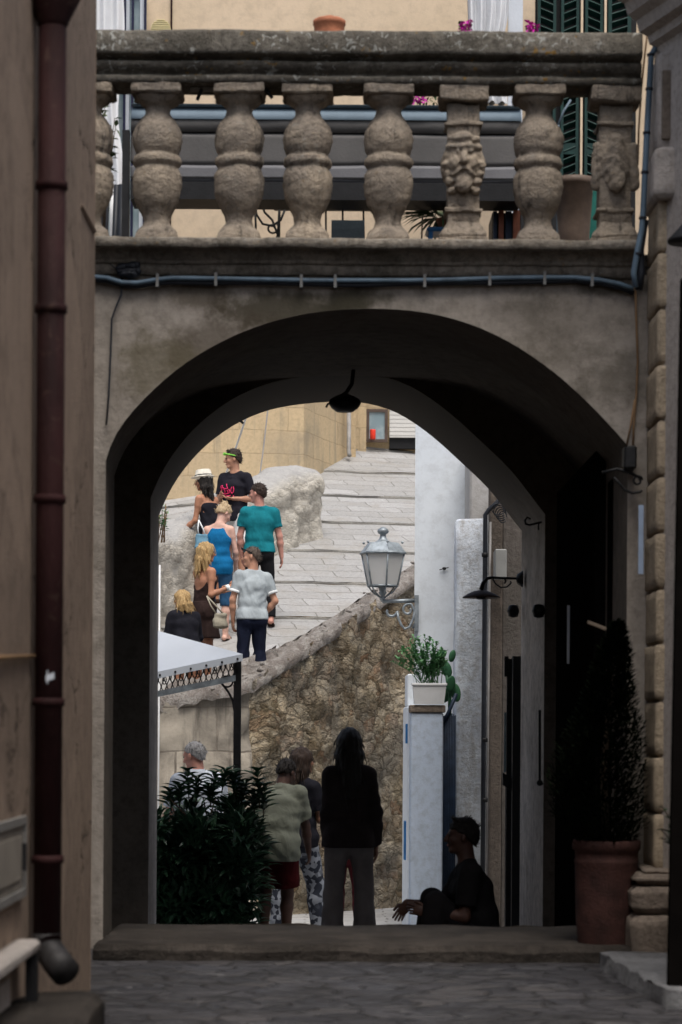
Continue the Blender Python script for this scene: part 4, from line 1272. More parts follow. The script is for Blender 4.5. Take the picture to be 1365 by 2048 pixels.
for i in range(46):
    px = rr.uniform(788, 896); top_y = 1372 - (118 - abs(px - 842) * 1.0) * rr.uniform(.55, 1.0)
    tip = at(px, top_y, D + rr.uniform(-.06, .2)); base = Vector((a.x + (b.x - a.x) * rr.uniform(.15, .85), D + .08 + rr.uniform(-.05, .05), a.z - .03))
    mid = base.lerp(tip, .5) + Vector((0, 0, .04))
    stems.tube([base, mid, tip], [.004, .003, .002], 5)
    for j in range(34):
        q = rr.uniform(.25, 1.0); p = (base.lerp(mid, q * 2) if q < .5 else mid.lerp(tip, q * 2 - 1))
        an = rr.uniform(0, 6.28); up = rr.uniform(.3, 1.5)
        pos.append(p); dirs.append((math.cos(an), math.sin(an), up))
V, F = leaves(pos, dirs, .042, .020, rr); MB().add(V, F).build('foliage', M['leaf_green'], tpp)
stems.build('stem', M['leaf_green'], tpp, smooth=True)
tcp = thing('cactus_plant', 'dark green broad padded cactus leaning out behind the white planter', 'plant', (b.x + .05, D + .3, a.z - .3))
pads = [(893, 1338, .05, .085, -20), (905, 1312, .035, .06, 15), (902, 1368, .05, .08, 10), (880, 1312, .045, .08, 50), (912, 1385, .05, .09, -10), (893, 1390, .05, .08, 30), (870, 1335, .04, .07, 60)]
for px, py, w, h, an in pads:
    p = at(px, py, D + .28 + rr.uniform(-.05, .05)); m = MB().sphere((0, 0, 0), (w, .014, h), 14, 10)
    Rm = Matrix.Rotation(R(an), 3, 'Y') @ Matrix.Rotation(R(rr.uniform(-40, 40)), 3, 'Z'); m.V = [Rm @ v + p for v in m.V]
    m.build('pad', M['leaf_pad'], tcp, smooth=True)
g = MB(); p = at(900, 1400, D + .28); g.tube([(p.x, p.y, a.z - .32), (p.x, p.y, p.z + .05), tuple(at(893, 1345, D + .28))], .018, 7); g.build('stem', M['leaf_pad'], tcp, smooth=True)

# ------------------------------------------------------------------ gazebo
D = 20.6
tgz = thing('gazebo', 'garden gazebo with white canvas roof, iron scroll frieze and a black post', 'gazebo', (atx(475, D), D, street_z(D)))
G = lambda px, py, dd=0.0: at(px, py, D + dd)
cor = G(487, 1303); cl = (G(318, 1372) - G(475, 1338)); side = cl.normalized()
L = 2.6
# canvas: eave from the corner to the left (it sags away), peak further left and behind
ea = G(486, 1308, -.04); eb = ea + (G(318, 1340, .1) - G(486, 1308)) / .56 * 1.9 * .6
tl_dir = (G(318, 1343, .12) - ea)
pk_dir = (G(318, 1262, .9) - ea)
n = 14
rows = []
for i in range(n + 1):
    q = i / n * 2.3
    e0 = ea + tl_dir * q; p1 = ea + pk_dir * q
    rows.append([e0.lerp(p1, w) + Vector((0, 0, -.03 * math.sin(math.pi * w) * min(1, q))) for w in np.linspace(0, 1, 8)])
MB().grid(rows).build('canopy', M['canopy'], tgz, smooth=True)
drop = G(475, 1322) - G(475, 1308)
rows = [[ea + tl_dir * (i / n * 2.3) + drop * w + Vector((0, -.01 - .01 * w, 0)) for w in np.linspace(0, 1, 4)] for i in range(n + 1)]
MB().grid(rows).build('valance', M['canopy'], tgz, smooth=True)
for i in range(12):
    p = ea + tl_dir * (.06 + i * .185) + drop * .55 + Vector((0, -.02, 0)); MB().sphere(p, .010, 8, 6).build('stud', M['iron'], tgz, smooth=True)
# frieze of iron scrolls and grey bar
g = MB(); f0 = ea + drop * .9 + Vector((-.06, .02, 0)); hgt = (G(475, 1345) - G(475, 1316)).z
for i in range(64):
    p = f0 + tl_dir * (i * .0335); w = tl_dir * .0155
    pts = [p + w * math.sin(2 * math.pi * q) * (1 if i % 2 else -1) + Vector((0, 0, hgt * q)) for q in np.linspace(0, 1, 9)]
    g.tube(pts, .0048, 5)
for i in range(22):
    p = f0 + tl_dir * (i * .1 + .05) + Vector((0, 0, hgt * .35))
    g.tube([p + tl_dir * .022 * math.cos(a2) + Vector((0, 0, .035 * math.sin(a2))) for a2 in np.linspace(0, 6.28, 12)], .0045, 5)
g.tube([f0 + Vector((0, 0, hgt * .02)), f0 + tl_dir * 2.2 + Vector((0, 0, hgt * .02))], .008, 6)
g.build('frieze', M['iron'], tgz, smooth=True)
g = MB(); bz = hgt - .0; q0 = f0 + Vector((0, 0, bz)); q1 = q0 + tl_dir * 2.2
dz = Vector((0, 0, -(G(475, 1340).z - G(475, 1352).z)))
dy = Vector((0, .03, 0))
g.add([q0, q1, q1 + dz, q0 + dz, q0 + dy, q1 + dy, q1 + dz + dy, q0 + dz + dy], [(0, 1, 2, 3), (7, 6, 5, 4), (4, 5, 1, 0), (3, 2, 6, 7), (0, 3, 7, 4), (1, 5, 6, 2)])
g.build('beam', M['lantern_metal'], tgz)
pc = G(475, 1400); g = MB(); g.bbox(pc.x - .032, pc.x + .032, D, D + .064, street_z(D), G(475, 1318).z, .006); g.build('post', M['iron'], tgz)
g = MB(); W = lambda px, py: G(px, py, .03)
g.tube([W(432, 1357), W(445, 1368), W(458, 1385), W(466, 1402), W(470, 1425)], .010, 6)
g.tube([W(455 + 11 * math.cos(a2), 1363 + 11 * math.sin(a2)) for a2 in np.linspace(0, 6.28, 18)], .009, 6)
g.build('corner_brace', M['iron'], tgz, smooth=True)

# ------------------------------------------------------------------ big dark bush at the left of the opening
D = 20.1
tbs = thing('bush', 'large dark glossy leaved bush at the lower left of the arch opening', 'bush', (atx(425, D), D, street_z(D)))
rr = random.Random(5)
pos, dirs = [], []
cx0 = atx(415, D)
gzb = street_z(D)
def inb(u, v, w): return True
cl_ = []
for i in range(300):
    px = rr.uniform(296, 516); py = rr.uniform(1585, 1960)
    lim = 1636 + (0.20 * max(0, 385 - px)) + (12 * math.sin(px * .05))
    if py < lim or px > 496 + 16 * math.sin(py * .03): continue
    cl_.append(at(px, py, D + rr.uniform(-.42, .42)))
for c in cl_:
    for j in range(44):
        v = Vector((rr.gauss(0, 1), rr.gauss(0, 1), rr.gauss(0, 1))).normalized()
        p = c + v * rr.uniform(.05, .15)
        if p.z > atz(1596, D): continue
        pos.append(p); dirs.append(v * .8 + Vector((0, 0, .5)))
spr = MB()
for px, py, hgt_ in ((375, 1545, 60), (395, 1560, 50), (430, 1550, 55), (452, 1545, 40), (468, 1552, 40), (515, 1545, 70), (530, 1575, 60), (340, 1585, 40), (490, 1570, 45), (420, 1575, 40), (360, 1575, 40), (505, 1590, 40)):
    tip = at(px, py, D - .15 + rr.uniform(-.2, .2)); base = tip + Vector((rr.uniform(-.04, .04), 0, -hgt_ * D / FPX))
    spr.tube([base, base.lerp(tip, .6), tip], [.006, .005, .003], 5)
    for lv in range(6):
        for sgn in range(4):
            an = sgn * 1.57 + lv * .8; p = base.lerp(tip, .25 + .15 * lv)
            pos.append(p); dirs.append((math.cos(an), math.sin(an), .75))
V, F = leaves(pos, dirs, .13, .05, rr, .3, .3); MB().add(V, F).build('foliage', M['leaf_dark'], tbs)
for i in range(9):
    b = Vector((cx0 + rr.uniform(-.2, .2), D + rr.uniform(-.1, .1), gzb)); spr.tube([b, b + Vector((rr.uniform(-.3, .3), rr.uniform(-.2, .2), .7)), b + Vector((rr.uniform(-.42, .42), rr.uniform(-.25, .25), 1.25))], [.02, .014, .006], 6)
spr.build('stem', M['bark'], tbs, smooth=True)

# small plants against the tan wall at the far left
trp = thing('wall_plant', 'small green plant with dry stems against the tan wall at far left', 'plant', at(328, 1070, 30.5))
pos, dirs = [], []; st = MB()
for i in range(14):
    b = at(322 + rr.uniform(-6, 8), 1085, 30.5); e = at(320 + rr.uniform(-8, 16), rr.uniform(1005, 1050), 30.5 + rr.uniform(-.1, .1)); st.tube([b, b.lerp(e, .5) + Vector((0, 0, .03)), e], .005, 5)
    for j in range(7): pos.append(b.lerp(e, rr.uniform(.5, 1))); dirs.append((rr.gauss(0, 1), rr.gauss(0, 1), rr.uniform(0, 1)))
V, F = leaves(pos, dirs, .06, .025, rr); MB().add(V, F).build('foliage', M['leaf_green'], trp); st.build('stem', M['cable_tan'], trp, smooth=True)
# ------------------------------------------------------------------ the arch building
DA = 13.8
def resample(pts, n):
    P = np.array(pts, float); s = np.concatenate([[0], np.cumsum(np.hypot(*np.diff(P, axis=0).T))]); u = np.linspace(0, s[-1], n)
    return [(float(np.interp(q, s, P[:, 0])), float(np.interp(q, s, P[:, 1]))) for q in u]
def smooth_pts(pts, n, it=3):
    P = np.array(resample(pts, n))
    for _ in range(it): P[1:-1] = .5 * P[1:-1] + .25 * (P[:-2] + P[2:])
    return [tuple(p) for p in P]
fpx = [(212, 921), (220, 884), (245, 846), (285, 800), (345, 744), (410, 700), (490, 660), (570, 635), (640, 622), (715, 617), (785, 617), (860, 625), (930, 643), (1000, 672), (1060, 708), (1120, 752), (1180, 808), (1225, 855), (1256, 891)]
fa = smooth_pts([(at(x, y, DA).x, at(x, y, DA).z) for x, y in fpx], 44, 2)
bpx = [(318, 1032), (330, 1000), (355, 955), (400, 900), (440, 868), (480, 842), (540, 818), (600, 808), (660, 803), (720, 803), (770, 814), (800, 827), (830, 846), (870, 876), (905, 908), (940, 941), (970, 968), (1000, 1003), (1020, 1032), (1036, 1052), (1044, 1062)]
DB0, DB1 = 17.3, 18.8
ba = smooth_pts([(at(x, y, DB1).x, at(x, y, DB1).z) for x, y in bpx], 44, 2)
def shut(arch, z0, n=8):
    l, r = arch[0], arch[-1]
    return [(l[0], z0 + (l[1] - z0) * i / n) for i in range(n)] + list(arch) + [(r[0], r[1] + (z0 - r[1]) * (i + 1) / n) for i in range(n)]
Fp = shut(fa, -.05); Bp = shut(ba, -.9)
Cp = []
cxm = .12
for i, (x, z) in enumerate(Fp):
    q = (x - cxm); Cp.append((x + (.30 if q > 0 else -.30) * min(1, abs(q) / .6), z + (.12 if z > 2.7 else 0) * 1.0))
def loft(g, A, ya, B, yb, n=3):
    g.grid([[Vector((a[0] + (b[0] - a[0]) * q, ya + (yb - ya) * q, a[1] + (b[1] - a[1]) * q)) for q in np.linspace(0, 1, n)] for a, b in zip(A, B)])
tar = thing('arch_building', 'old plastered building with a vaulted passage under its terrace', 'building', (0, DA, 0))
ZT = 3.86
g = MB()
XL, XR = -7.0, 5.0
g.grid([[Vector((x, DA, z + (ZT - z) * q)) for q in np.linspace(0, 1, 6)] for x, z in Fp])
g.grid([[Vector((XL + (Fp[0][0] - XL) * u, DA, -.2 + (ZT + .2) * q)) for q in np.linspace(0, 1, 4)] for u in (0, .5, 1)])
g.grid([[Vector((Fp[-1][0] + (XR - Fp[-1][0]) * u, DA, -.2 + (ZT + .2) * q)) for q in np.linspace(0, 1, 4)] for u in (0, .5, 1)])
# the jamb columns of the first grid fold to zero width, the flat sides close them
def stained(base):
    m = base.copy(); m.name = 'stained arch plaster'; nt_ = m.node_tree; p_ = nt_.nodes['Principled BSDF']; src = p_.inputs['Base Color'].links[0].from_socket
    tc_ = [n for n in nt_.nodes if n.bl_idname == 'ShaderNodeTexCoord'][0].outputs['Object']
    N = lambda ty: nt_.nodes.new(ty)
    nz = N('ShaderNodeTexNoise'); nz.inputs['Scale'].default_value = 3.2; nz.inputs['Detail'].default_value = 7; nz.inputs['Roughness'].default_value = .68; nt_.links.new(tc_, nz.inputs['Vector'])
    for (px, py, rx, rz, amt, col) in ((600, 622, .55, .16, .9, (.055, .048, .032)), (430, 690, .45, .22, .7, (.07, .055, .04)), (390, 590, .22, .16, .7, (.07, .055, .038)), (700, 600, .35, .08, .8, (.05, .045, .03)), (250, 1000, .2, .7, .4, (.10, .085, .07)), (1230, 575, .25, .06, .8, (.05, .042, .03)), (320, 720, .25, .25, .6, (.10, .085, .05)), (1120, 640, .5, .2, .35, (.12, .105, .09))):
        c_ = at(px, py, DA); mp = N('ShaderNodeMapping'); mp.inputs['Location'].default_value = (-c_.x / rx, 0, -c_.z / rz); mp.inputs['Scale'].default_value = (1 / rx, 0, 1 / rz); nt_.links.new(tc_, mp.inputs[0])
        ln = N('ShaderNodeVectorMath'); ln.operation = 'LENGTH'; nt_.links.new(mp.outputs[0], ln.inputs[0])
        ad = N('ShaderNodeMath'); ad.operation = 'MULTIPLY_ADD'; nt_.links.new(nz.outputs['Fac'], ad.inputs[0]); ad.inputs[1].default_value = -2.6; ad.inputs[2].default_value = 1.3
        sm = N('ShaderNodeMath'); sm.operation = 'ADD'; nt_.links.new(ln.outputs['Value'], sm.inputs[0]); nt_.links.new(ad.outputs[0], sm.inputs[1])
        mr = N('ShaderNodeMapRange'); mr.interpolation_type = 'SMOOTHSTEP'; nt_.links.new(sm.outputs[0], mr.inputs[0]); mr.inputs[1].default_value = .4; mr.inputs[2].default_value = 1.15; mr.inputs[3].default_value = amt; mr.inputs[4].default_value = 0
        mx = N('ShaderNodeMix'); mx.data_type = 'RGBA'; nt_.links.new(mr.outputs[0], mx.inputs[0]); nt_.links.new(src, mx.inputs[6]); mx.inputs[7].default_value = (*col, 1); src = mx.outputs[2]
    nt_.links.new(src, p_.inputs['Base Color']); return m
M['plaster_stained'] = stained(M['plaster'])
g.build('front_wall', M['plaster_stained'], tar, smooth=False)
sh = lambda A, s: [(x + s, z) for x, z in A]
g = MB()
loft(g, Fp, DA, sh(Fp, -.03), DA + .85, 4)
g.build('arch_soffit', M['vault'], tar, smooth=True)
g = MB()
loft(g, sh(Fp, -.03), DA + .85, sh(Cp, -.03), DA + .86, 2)
loft(g, sh(Cp, -.03), DA + .86, sh(Cp, -.16), DB0 - .01, 6)
loft(g, sh(Cp, -.16), DB0 - .01, sh(Bp, .055), DB0, 2)
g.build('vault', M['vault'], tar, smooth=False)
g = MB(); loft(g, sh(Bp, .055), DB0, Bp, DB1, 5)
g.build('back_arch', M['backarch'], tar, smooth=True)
g = MB()
g.grid([[Vector((x, DB1, z + (ZT + .1 - z) * q)) for q in np.linspace(0, 1, 4)] for x, z in Bp])
g.grid([[Vector((XL + (Bp[0][0] - XL) * u, DB1, -.9 + (ZT + 1) * q)) for q in (0, 1)] for u in (0, 1)])
g.grid([[Vector((Bp[-1][0] + (XR - Bp[-1][0]) * u, DB1, -.9 + (ZT + 1) * q)) for q in (0, 1)] for u in (0, 1)])
M['plaster_pale'] = weathered('pale rear plaster', (.62, .58, .53), (.52, .48, .44), (.40, .36, .32), 1.1, .3, bump=.3)
g.build('rear_wall', M['plaster_pale'], tar)
g = MB(); g.box(XL, XR, DA + .27, DB1 + .05, ZT + .10, ZT + .155); g.box(XL, XR, DA + .02, DA + .25, ZT - .004, ZT + .12)
g.build('terrace_floor', M['stepstone'], tar)
# moulded ledge under the balustrade
prof = [(-.24, ZT - .003), (.006, ZT - .022), (.030, ZT - .018), (.032, ZT + .038), (.030, ZT + .040), (.044, ZT + .042), (.048, ZT + .056), (.046, ZT + .060), (.052, ZT + .064), (.062, ZT + .088), (.090, ZT + .108), (.094, ZT + .111), (.140, ZT + .113), (.150, ZT + .120), (.152, ZT + .160), (.146, ZT + .170), (-.24, ZT + .172)]
g = MB().sweep(prof, [(x, DA, 0, -1) for x in np.arange(-7, 1.72, .045)])
g.rough(.006, 3.0, 2).rough(.004, 18, 3)
g.build('ledge', M['stone_ledge'], tar, smooth=True)

# ------------------------------------------------------------------ balustrade
tba = thing('balustrade', 'weathered stone balustrade with bulbous balusters along the terrace above the arch', 'balustrade', (0, DA, ZT + .17))
DC = 13.84
zt = lambda py: atz(py, 13.68)
half = [(.128, zt(165)), (.145, zt(164)), (.150, zt(155)), (.148, zt(151)), (.118, zt(150)), (.118, zt(143)), (.140, zt(141)), (.166, zt(131)), (.170, zt(126)), (.168, zt(124)), (.125, zt(123)), (.125, zt(116)), (.192, zt(113)), (.204, zt(111)), (.206, zt(105)), (.206, zt(72)), (.196, zt(65)), (.0, zt(61))]
prof = half + [(-o, z) for o, z in half[::-1][1:]]
g = MB().sweep(prof, [(x, DC, 0, -1) for x in np.arange(-7, 1.70, .04)])
g.rough(.006, 2.6, 7).rough(.0035, 18, 9)
g.build('rail', M['stone_rail'], tba, smooth=True)
bz0, bz1 = ZT + .165, zt(164)
yz = lambda py: bz0 + (bz1 - bz0) * (485 - py) / (485 - 164.0)
pr = [(485, 49), (474, 49), (470, 47), (463, 45), (456, 38), (448, 29), (440, 26), (430, 27), (420, 31), (408, 38), (395, 44), (380, 48), (362, 50), (345, 49), (334, 45), (329, 41), (327, 42), (323, 48), (316, 49), (308, 47), (304, 42), (301, 41), (297, 44), (285, 48), (268, 50), (255, 48), (243, 43), (230, 34), (220, 27), (212, 25), (205, 26), (199, 34), (193, 42), (188, 46), (184, 50)]
ys = np.linspace(485, 184, 74)
rs = np.interp(-ys, [-p[0] for p in pr], [p[1] for p in pr]) * DC / FPX
def baluster(px, seed):
    c = (atx(px, DC, 330), DC, 0)
    g = MB()
    g.lathe(c, [(r, yz(y)) for r, y in zip(rs, ys)], 30)
    # the foot and the cap are squarer
    for v in g.V:
        py = 485 - (v.z - bz0) / (bz1 - bz0) * 321
        if py > 455 or py < 205:
            w = min(1, (py - 455) / 12) if py > 455 else min(1, (205 - py) / 12)
            dx, dy = v.x - c[0], v.y - c[1]; m = max(abs(dx), abs(dy)); L = math.hypot(dx, dy)
            k_ = 1 + w * .75 * (L / max(m, 1e-6) - 1); v.x = c[0] + dx * k_ * (1 - .10 * w); v.y = c[1] + dy * k_ * (1 - .10 * w)
    b = MB(); hw = 50 * DC / FPX; b.bbox(c[0] - hw, c[0] + hw, DC - hw, DC + hw, yz(184), bz1 + .004, .008); b = subdiv(b, 7); g.add(b.V, b.F)
    g.rough(.005, 7, seed).rough(.0055, 30, seed + .5)
    return g
for i, px in enumerate((178, 315, 479, 616, 777, 1077)):
    baluster(px, i * 1.7 + .3).build('baluster', M['stone_bal'], tba, smooth=True)
sh_ = DC / FPX
def pedestal(px, face, seed):
    cx = atx(px, DC, 330); g = MB()
    for y0, y1, hw in ((486, 474, 49), (474, 466, 47), (421, 412, 37), (244, 235, 37), (196, 164, 49)):
        w = hw * sh_; g.bbox(cx - w, cx + w, DC - w, DC + w, yz(y0), yz(y1), .006)
    w = 31 * sh_; g.box(cx - w, cx + w, DC - w, DC + w, yz(440), yz(200))
    g2 = MB()
    fl = [(466, 45), (455, 38), (445, 33), (440, 31)]
    for (ya, wa), (yb, wb) in zip(fl[:-1], fl[1:]):
        A = [(cx + sx * wa * sh_, DC + sy * wa * sh_, yz(ya)) for sx, sy in ((-1, -1), (1, -1), (1, 1), (-1, 1))]; B = [(cx + sx * wb * sh_, DC + sy * wb * sh_, yz(yb)) for sx, sy in ((-1, -1), (1, -1), (1, 1), (-1, 1))]
        g2.add(A + B, [(i, (i + 1) % 4, 4 + (i + 1) % 4, 4 + i) for i in range(4)])
    g.add(g2.V, g2.F)
    fl = [(200, 32), (197, 40), (195, 47)]
    g = subdiv(g, 4).rough(.009, 8, seed).rough(.006, 28, seed)
    o = g.build('pedestal', M['stone_bal'], tba, smooth=True)
    # carved boss
    cz = yz(322); yf = DC - w
    f = Field((cx - .17, DC - .26, cz - .24), (cx + .17, DC + .26, cz + .24), .0075)
    p = lambda x, y, z: Vector((cx + x, yf - y, cz + z))
    if face:
        f.add(ell(p(0, 0, .01), (.095, .075, .165)), .02)
        f.add(ell(p(0, -.09, .0), (.128, .13, .15)), .03)
        for sd in (-1, 1):
            f.add(ell(p(sd * .036, .078, .055), (.022, .02, .018)), .008, sub=True)
            f.add(ell(p(sd * .036, .066, .055), (.014, .014, .012)), .004)
            f.add(cone(p(sd * .012, .07, .082), p(sd * .065, .055, .085), .016, .012), .012)
            f.add(ell(p(sd * .048, .055, -.01), (.03, .03, .035)), .02)
            f.add(cone(p(sd * .015, .075, -.05), p(sd * .06, .05, -.075), .014, .010), .01)
            for q in range(7):
                f.add(ell(p(sd * (.10 - .03 * abs(q - 3) / 3), .012 + .01 * (q % 2), .13 - q * .048), (.026, .03, .024)), .012)
        f.add(cone(p(0, .072, .06), p(0, .10, .0), .012, .024), .012)
        f.add(ell(p(0, .075, -.062), (.026, .02, .012)), .006, sub=True)
        f.add(ell(p(0, .045, -.125), (.045, .04, .05)), .02)
        f.add(ell(p(0, .04, .135), (.06, .04, .035)), .02)
    else:
        f.add(ell(p(0, -.01, .01), (.082, .06, .15)), .02)
        f.add(ell(p(0, -.07, .02), (.125, .10, .135)), .03)
        f.add(cone(p(0, .03, .13), p(0, .03, -.13), .04, .03), .03)
        f.add(ell(p(.02, .05, -.10), (.03, .02, .04)), .02)
        for sd in (-1, 1): f.add(cone(p(sd * .10, -.02, .10), p(sd * .11, -.02, -.12), .03, .03), .02)
    f.wave(wr_noise(.004, seed, 1, 3))
    V, F = f.mesh(); MB().add(V, F).build('carved_boss', M['stone_bal'], tba, smooth=True, label='boss carved as a worn bearded face' if face else 'worn carved shield boss')
pedestal(926, True, 21); pedestal(1228, False, 23)

# cables on the wall under the ledge and down the right edge
DW = DA - .035
tca = thing('conduit', 'grey blue conduit clipped along the wall just below the balustrade ledge', 'conduit', (0, DA, ZT - .05))
W = lambda px, py, dd=0.0: at(px, py, DW + dd)
line = [(100, 556), (185, 553), (215, 556), (245, 565), (275, 566), (310, 560), (345, 556), (420, 557), (520, 559), (620, 561), (720, 561), (820, 561), (920, 559), (1000, 556), (1080, 555), (1150, 555), (1200, 560), (1240, 568), (1268, 578)]
g = MB(); g.tube([W(x, y, -.01) for x, y in line], .0145, 8); g.build('pipe', M['pipe_blue'], tca, smooth=True)
g = MB(); g.tube([W(x, y + 8 + 2 * math.sin(x * .02), .008) for x, y in line], .014, 8); g.build('cable', M['cable_dark'], tca, smooth=True)
for px in (315, 432, 603, 671, 850, 980, 1090, 1185):
    y = np.interp(px, [a[0] for a in line], [a[1] for a in line]); p = W(px, y, -.024)
    MB().box(p.x - .008, p.x + .008, p.y - .004, DA - .002, p.z - .040, p.z + .034).build('clip', M['clip'], tca)
tcv = thing('upright_conduit', 'grey blue conduit running up the right wall corner past the balustrade end', 'conduit', at(1290, 300, 13.5))
W2 = lambda px, py, dd=0.0: at(px, py, 13.45 + dd)
g = MB(); up = [(1272, 575), (1268, 545), (1276, 500), (1284, 460), (1287, 420), (1291, 330), (1295, 250), (1299, 180), (1303, 110), (1316, 88), (1345, 68), (1385, 35)]
g.tube([W2(*p) for p in up], .017, 8); g.build('pipe', M['pipe_blue'], tcv, smooth=True)
g = MB(); g.tube([W2(1278, 580, .03), W2(1283, 545, .03), W2(1281, 500, .03), W2(1290, 440, .03)], .022, 8); g.build('cable', M['cable_dark'], tcv, smooth=True); g = MB(); g.tube([W2(1306, 86, .02), W2(1330, 68, .02), W2(1370, 40, .02)], .022, 8); g.build('cable', M['cable_dark'], tcv, smooth=True)
for px, py in ((1302, 110), (1299, 178), (1294, 266), (1290, 345), (1286, 436), (1277, 508)):
    p = W2(px, py); MB().lathe((p.x, p.y, p.z - .008), [(.0185, 0), (.022, .002), (.022, .014), (.0185, .016)], 12).build('clip', M['cable_dark'], tcv)
for pts_, r_, m_, lab in ((((1271, 575), (1273, 640), (1276, 720), (1273, 790), (1268, 850), (1266, 900)), .007, 'cable_tan', 'long thin tan cable running down the right edge of the arch wall'),
                  (((1270, 800), (1262, 850), (1254, 890)), .006, 'cable_tan', 'short thin tan cable joining the box at the right springing'),
                  (((1296, 60), (1290, 110), (1283, 180), (1278, 260), (1276, 330)), .006, 'cable_tan', 'thin tan cable beside the right end of the balustrade'),
                  (((245, 566), (243, 590), (232, 615), (224, 638), (222, 700), (218, 790), (213, 850)), .006, 'cable_dark', 'thin dark cable hanging down the left edge of the arch wall'),
                  (((180, 500), (205, 515), (235, 540), (246, 560)), .006, 'cable_dark', 'short dark cable slanting over the ledge at far left')):
    g = MB(); g.tube([W(x, y, .012) for x, y in pts_], r_, 6); tag(g.build('thin_cable', M[m_], smooth=True), lab, 'cable')
g = MB()
for q in range(16):
    p = W(250 + 10 * math.cos(q * 1.3) + q * 1.0, 540 + 9 * math.sin(q * 2.1), -.01); g.sphere(p, (.03, .022, .022), 8, 6)
g.rough(.02, 20, 3); tag(g.build('cable_tangle', M['cable_dark'], smooth=True), 'tangle of dark cable tape stuck under the ledge at the left', 'cable')

# things on the passage ceiling and walls
def W3(px, py, d): return at(px, py, d)
thl = thing('ceiling_lamp', 'black iron lamp hanging from the crown of the passage', 'lamp', W3(688, 790, 17.0))
g = MB(); g.tube([W3(712, 700, 17.0), W3(704, 768, 17.0), W3(690, 790, 17.0)], .014, 7); g.build('rod', M['iron'], thl, smooth=True)
c = W3(690, 806, 17.0); g = MB(); g.lathe((c.x, c.y, c.z), [(.01, -.06), (.06, -.062), (.095, -.035), (.115, -.005), (.11, .02), (.07, .045), (.03, .06), (.01, .075)], 18); g.build('shade', M['iron'], thl, smooth=True)
g = MB(); g.tube([W3(668, 806, 17.0), W3(656, 808, 17.0), W3(653, 815, 17.0)], .008, 6); g.build('hook', M['iron'], thl, smooth=True)
g = MB(); g.tube([W3(452, 838, 18.4), W3(470, 838, 18.6), W3(482, 842, 18.75), W3(486, 846, 18.78)], .011, 6)
tag(g.build('iron_hook', M['iron'], smooth=True), 'small black hook at the upper left edge of the rear arch', 'hook')
tgl = thing('wall_lamp', 'iron gooseneck wall lamp with a flat rusty dish shade', 'lamp', W3(1045, 1158, 18.9))
D = 18.55
Wl = lambda px, py, dd=0.0: at(px, py, D + dd)
c = Wl(1041, 1158); g = MB(); m = MB().lathe((0, 0, 0), [(.010, -.052), (.034, -.045), (.062, -.004), (.062, 0)], 14)
for v in m.V: v.x, v.z = v.z, v.x
for v in m.V: v.z *= 1.05
m.V = [v + Vector((c.x + .02, c.y, c.z)) for v in m.V]; m.build('wall_plate', M['iron'], tgl, smooth=True)
g = MB(); g.tube([Wl(1038, 1157), Wl(1000, 1156), Wl(985, 1155), Wl(975, 1157), Wl(967, 1166), Wl(963, 1180)], [.010, .010, .011, .013, .016, .019], 9)
g.tube([Wl(986, 1158), Wl(992, 1168), Wl(1002, 1175), Wl(1014, 1174), Wl(1021, 1168), Wl(1023, 1164), Wl(1020, 1163)], .006, 6); g.tube([Wl(1010, 1157), Wl(1012, 1163), Wl(1009, 1167)], .008, 6); g.build('arm', M['iron'], tgl, smooth=True)
c = Wl(963, 1196); r = 38 * D / FPX
M['rusty'] = simple('rusty enamel', (.055, .032, .022), .4, 14, .6, bump=.2)
g = MB(); g.lathe((c.x, c.y, c.z), [(.02, .004), (r * .9, .006), (r, .0), (r * .98, .008), (r * .72, .032), (r * .4, .052), (.02, .060)], 26); g.build('shade', M['rusty'], tgl, smooth=True)
g = MB(); g.lathe((c.x, c.y, c.z), [(.02, -.012), (.04, -.008), (.044, .006)], 14); g.build('bulb_holder', M['iron'], tgl, smooth=True)
ths = thing('scroll_hook', 'black iron scroll hook at the springing of the rear arch on the right', 'hook', W3(1080, 1045, 16.7))
g = MB(); Wk = lambda px, py: at(px, py, 17.5)
g.tube([Wk(1062, 1038), Wk(1055, 1035), Wk(1050, 1041), Wk(1052, 1048), Wk(1060, 1050), Wk(1075, 1046), Wk(1095, 1042), Wk(1120, 1042)], .008, 7); g.tube([Wk(1078, 1047), Wk(1077, 1054), Wk(1078, 1060)], .006, 6); g.tube([Wk(1088, 1050), Wk(1100, 1044), Wk(1130, 1044)], .018, 8); g.build('scroll', M['iron'], ths, smooth=True)
tsb = thing('scroll_bracket', 'iron scroll bracket with dark box at the right springing of the front arch', 'bracket', W3(1250, 930, 13.75))
Wk = lambda px, py: at(px, py, 13.7)
g = MB(); g.tube([Wk(1228, 955), Wk(1238, 965), Wk(1250, 980), Wk(1265, 986), Wk(1280, 984), Wk(1285, 981)], .008, 7)
g.tube([Wk(1285 + 0, 960)] + [Wk(1276 + (11 - 7 * q) * math.cos(q * 7.5), 962 - (11 - 7 * q) * math.sin(q * 7.5)) for q in np.linspace(0.1, 1, 22)], .007, 6)
g.tube([Wk(1205, 945), Wk(1235, 938), Wk(1260, 945), Wk(1285, 958)], .009, 6); g.build('scroll', M['iron'], tsb, smooth=True)
g = MB(); a, b = Wk(1248, 893), Wk(1272, 938); g.bbox(a.x, b.x, 13.66, 13.78, b.z, a.z, .01); g.rough(.012, 9, 2); g.build('box', M['iron'], tsb)
for px, py in ((1018, 1222), (1068, 1222)):
    p = W3(px, py, 18.7 if px < 1040 else 17.2); g = MB(); g.lathe((p.x + .035, p.y, p.z), [(.01, -.05), (.035, -.042), (.048, 0), (.035, .042), (.01, .05)], 14); g.build('knob', M['iron'], tar, smooth=True)
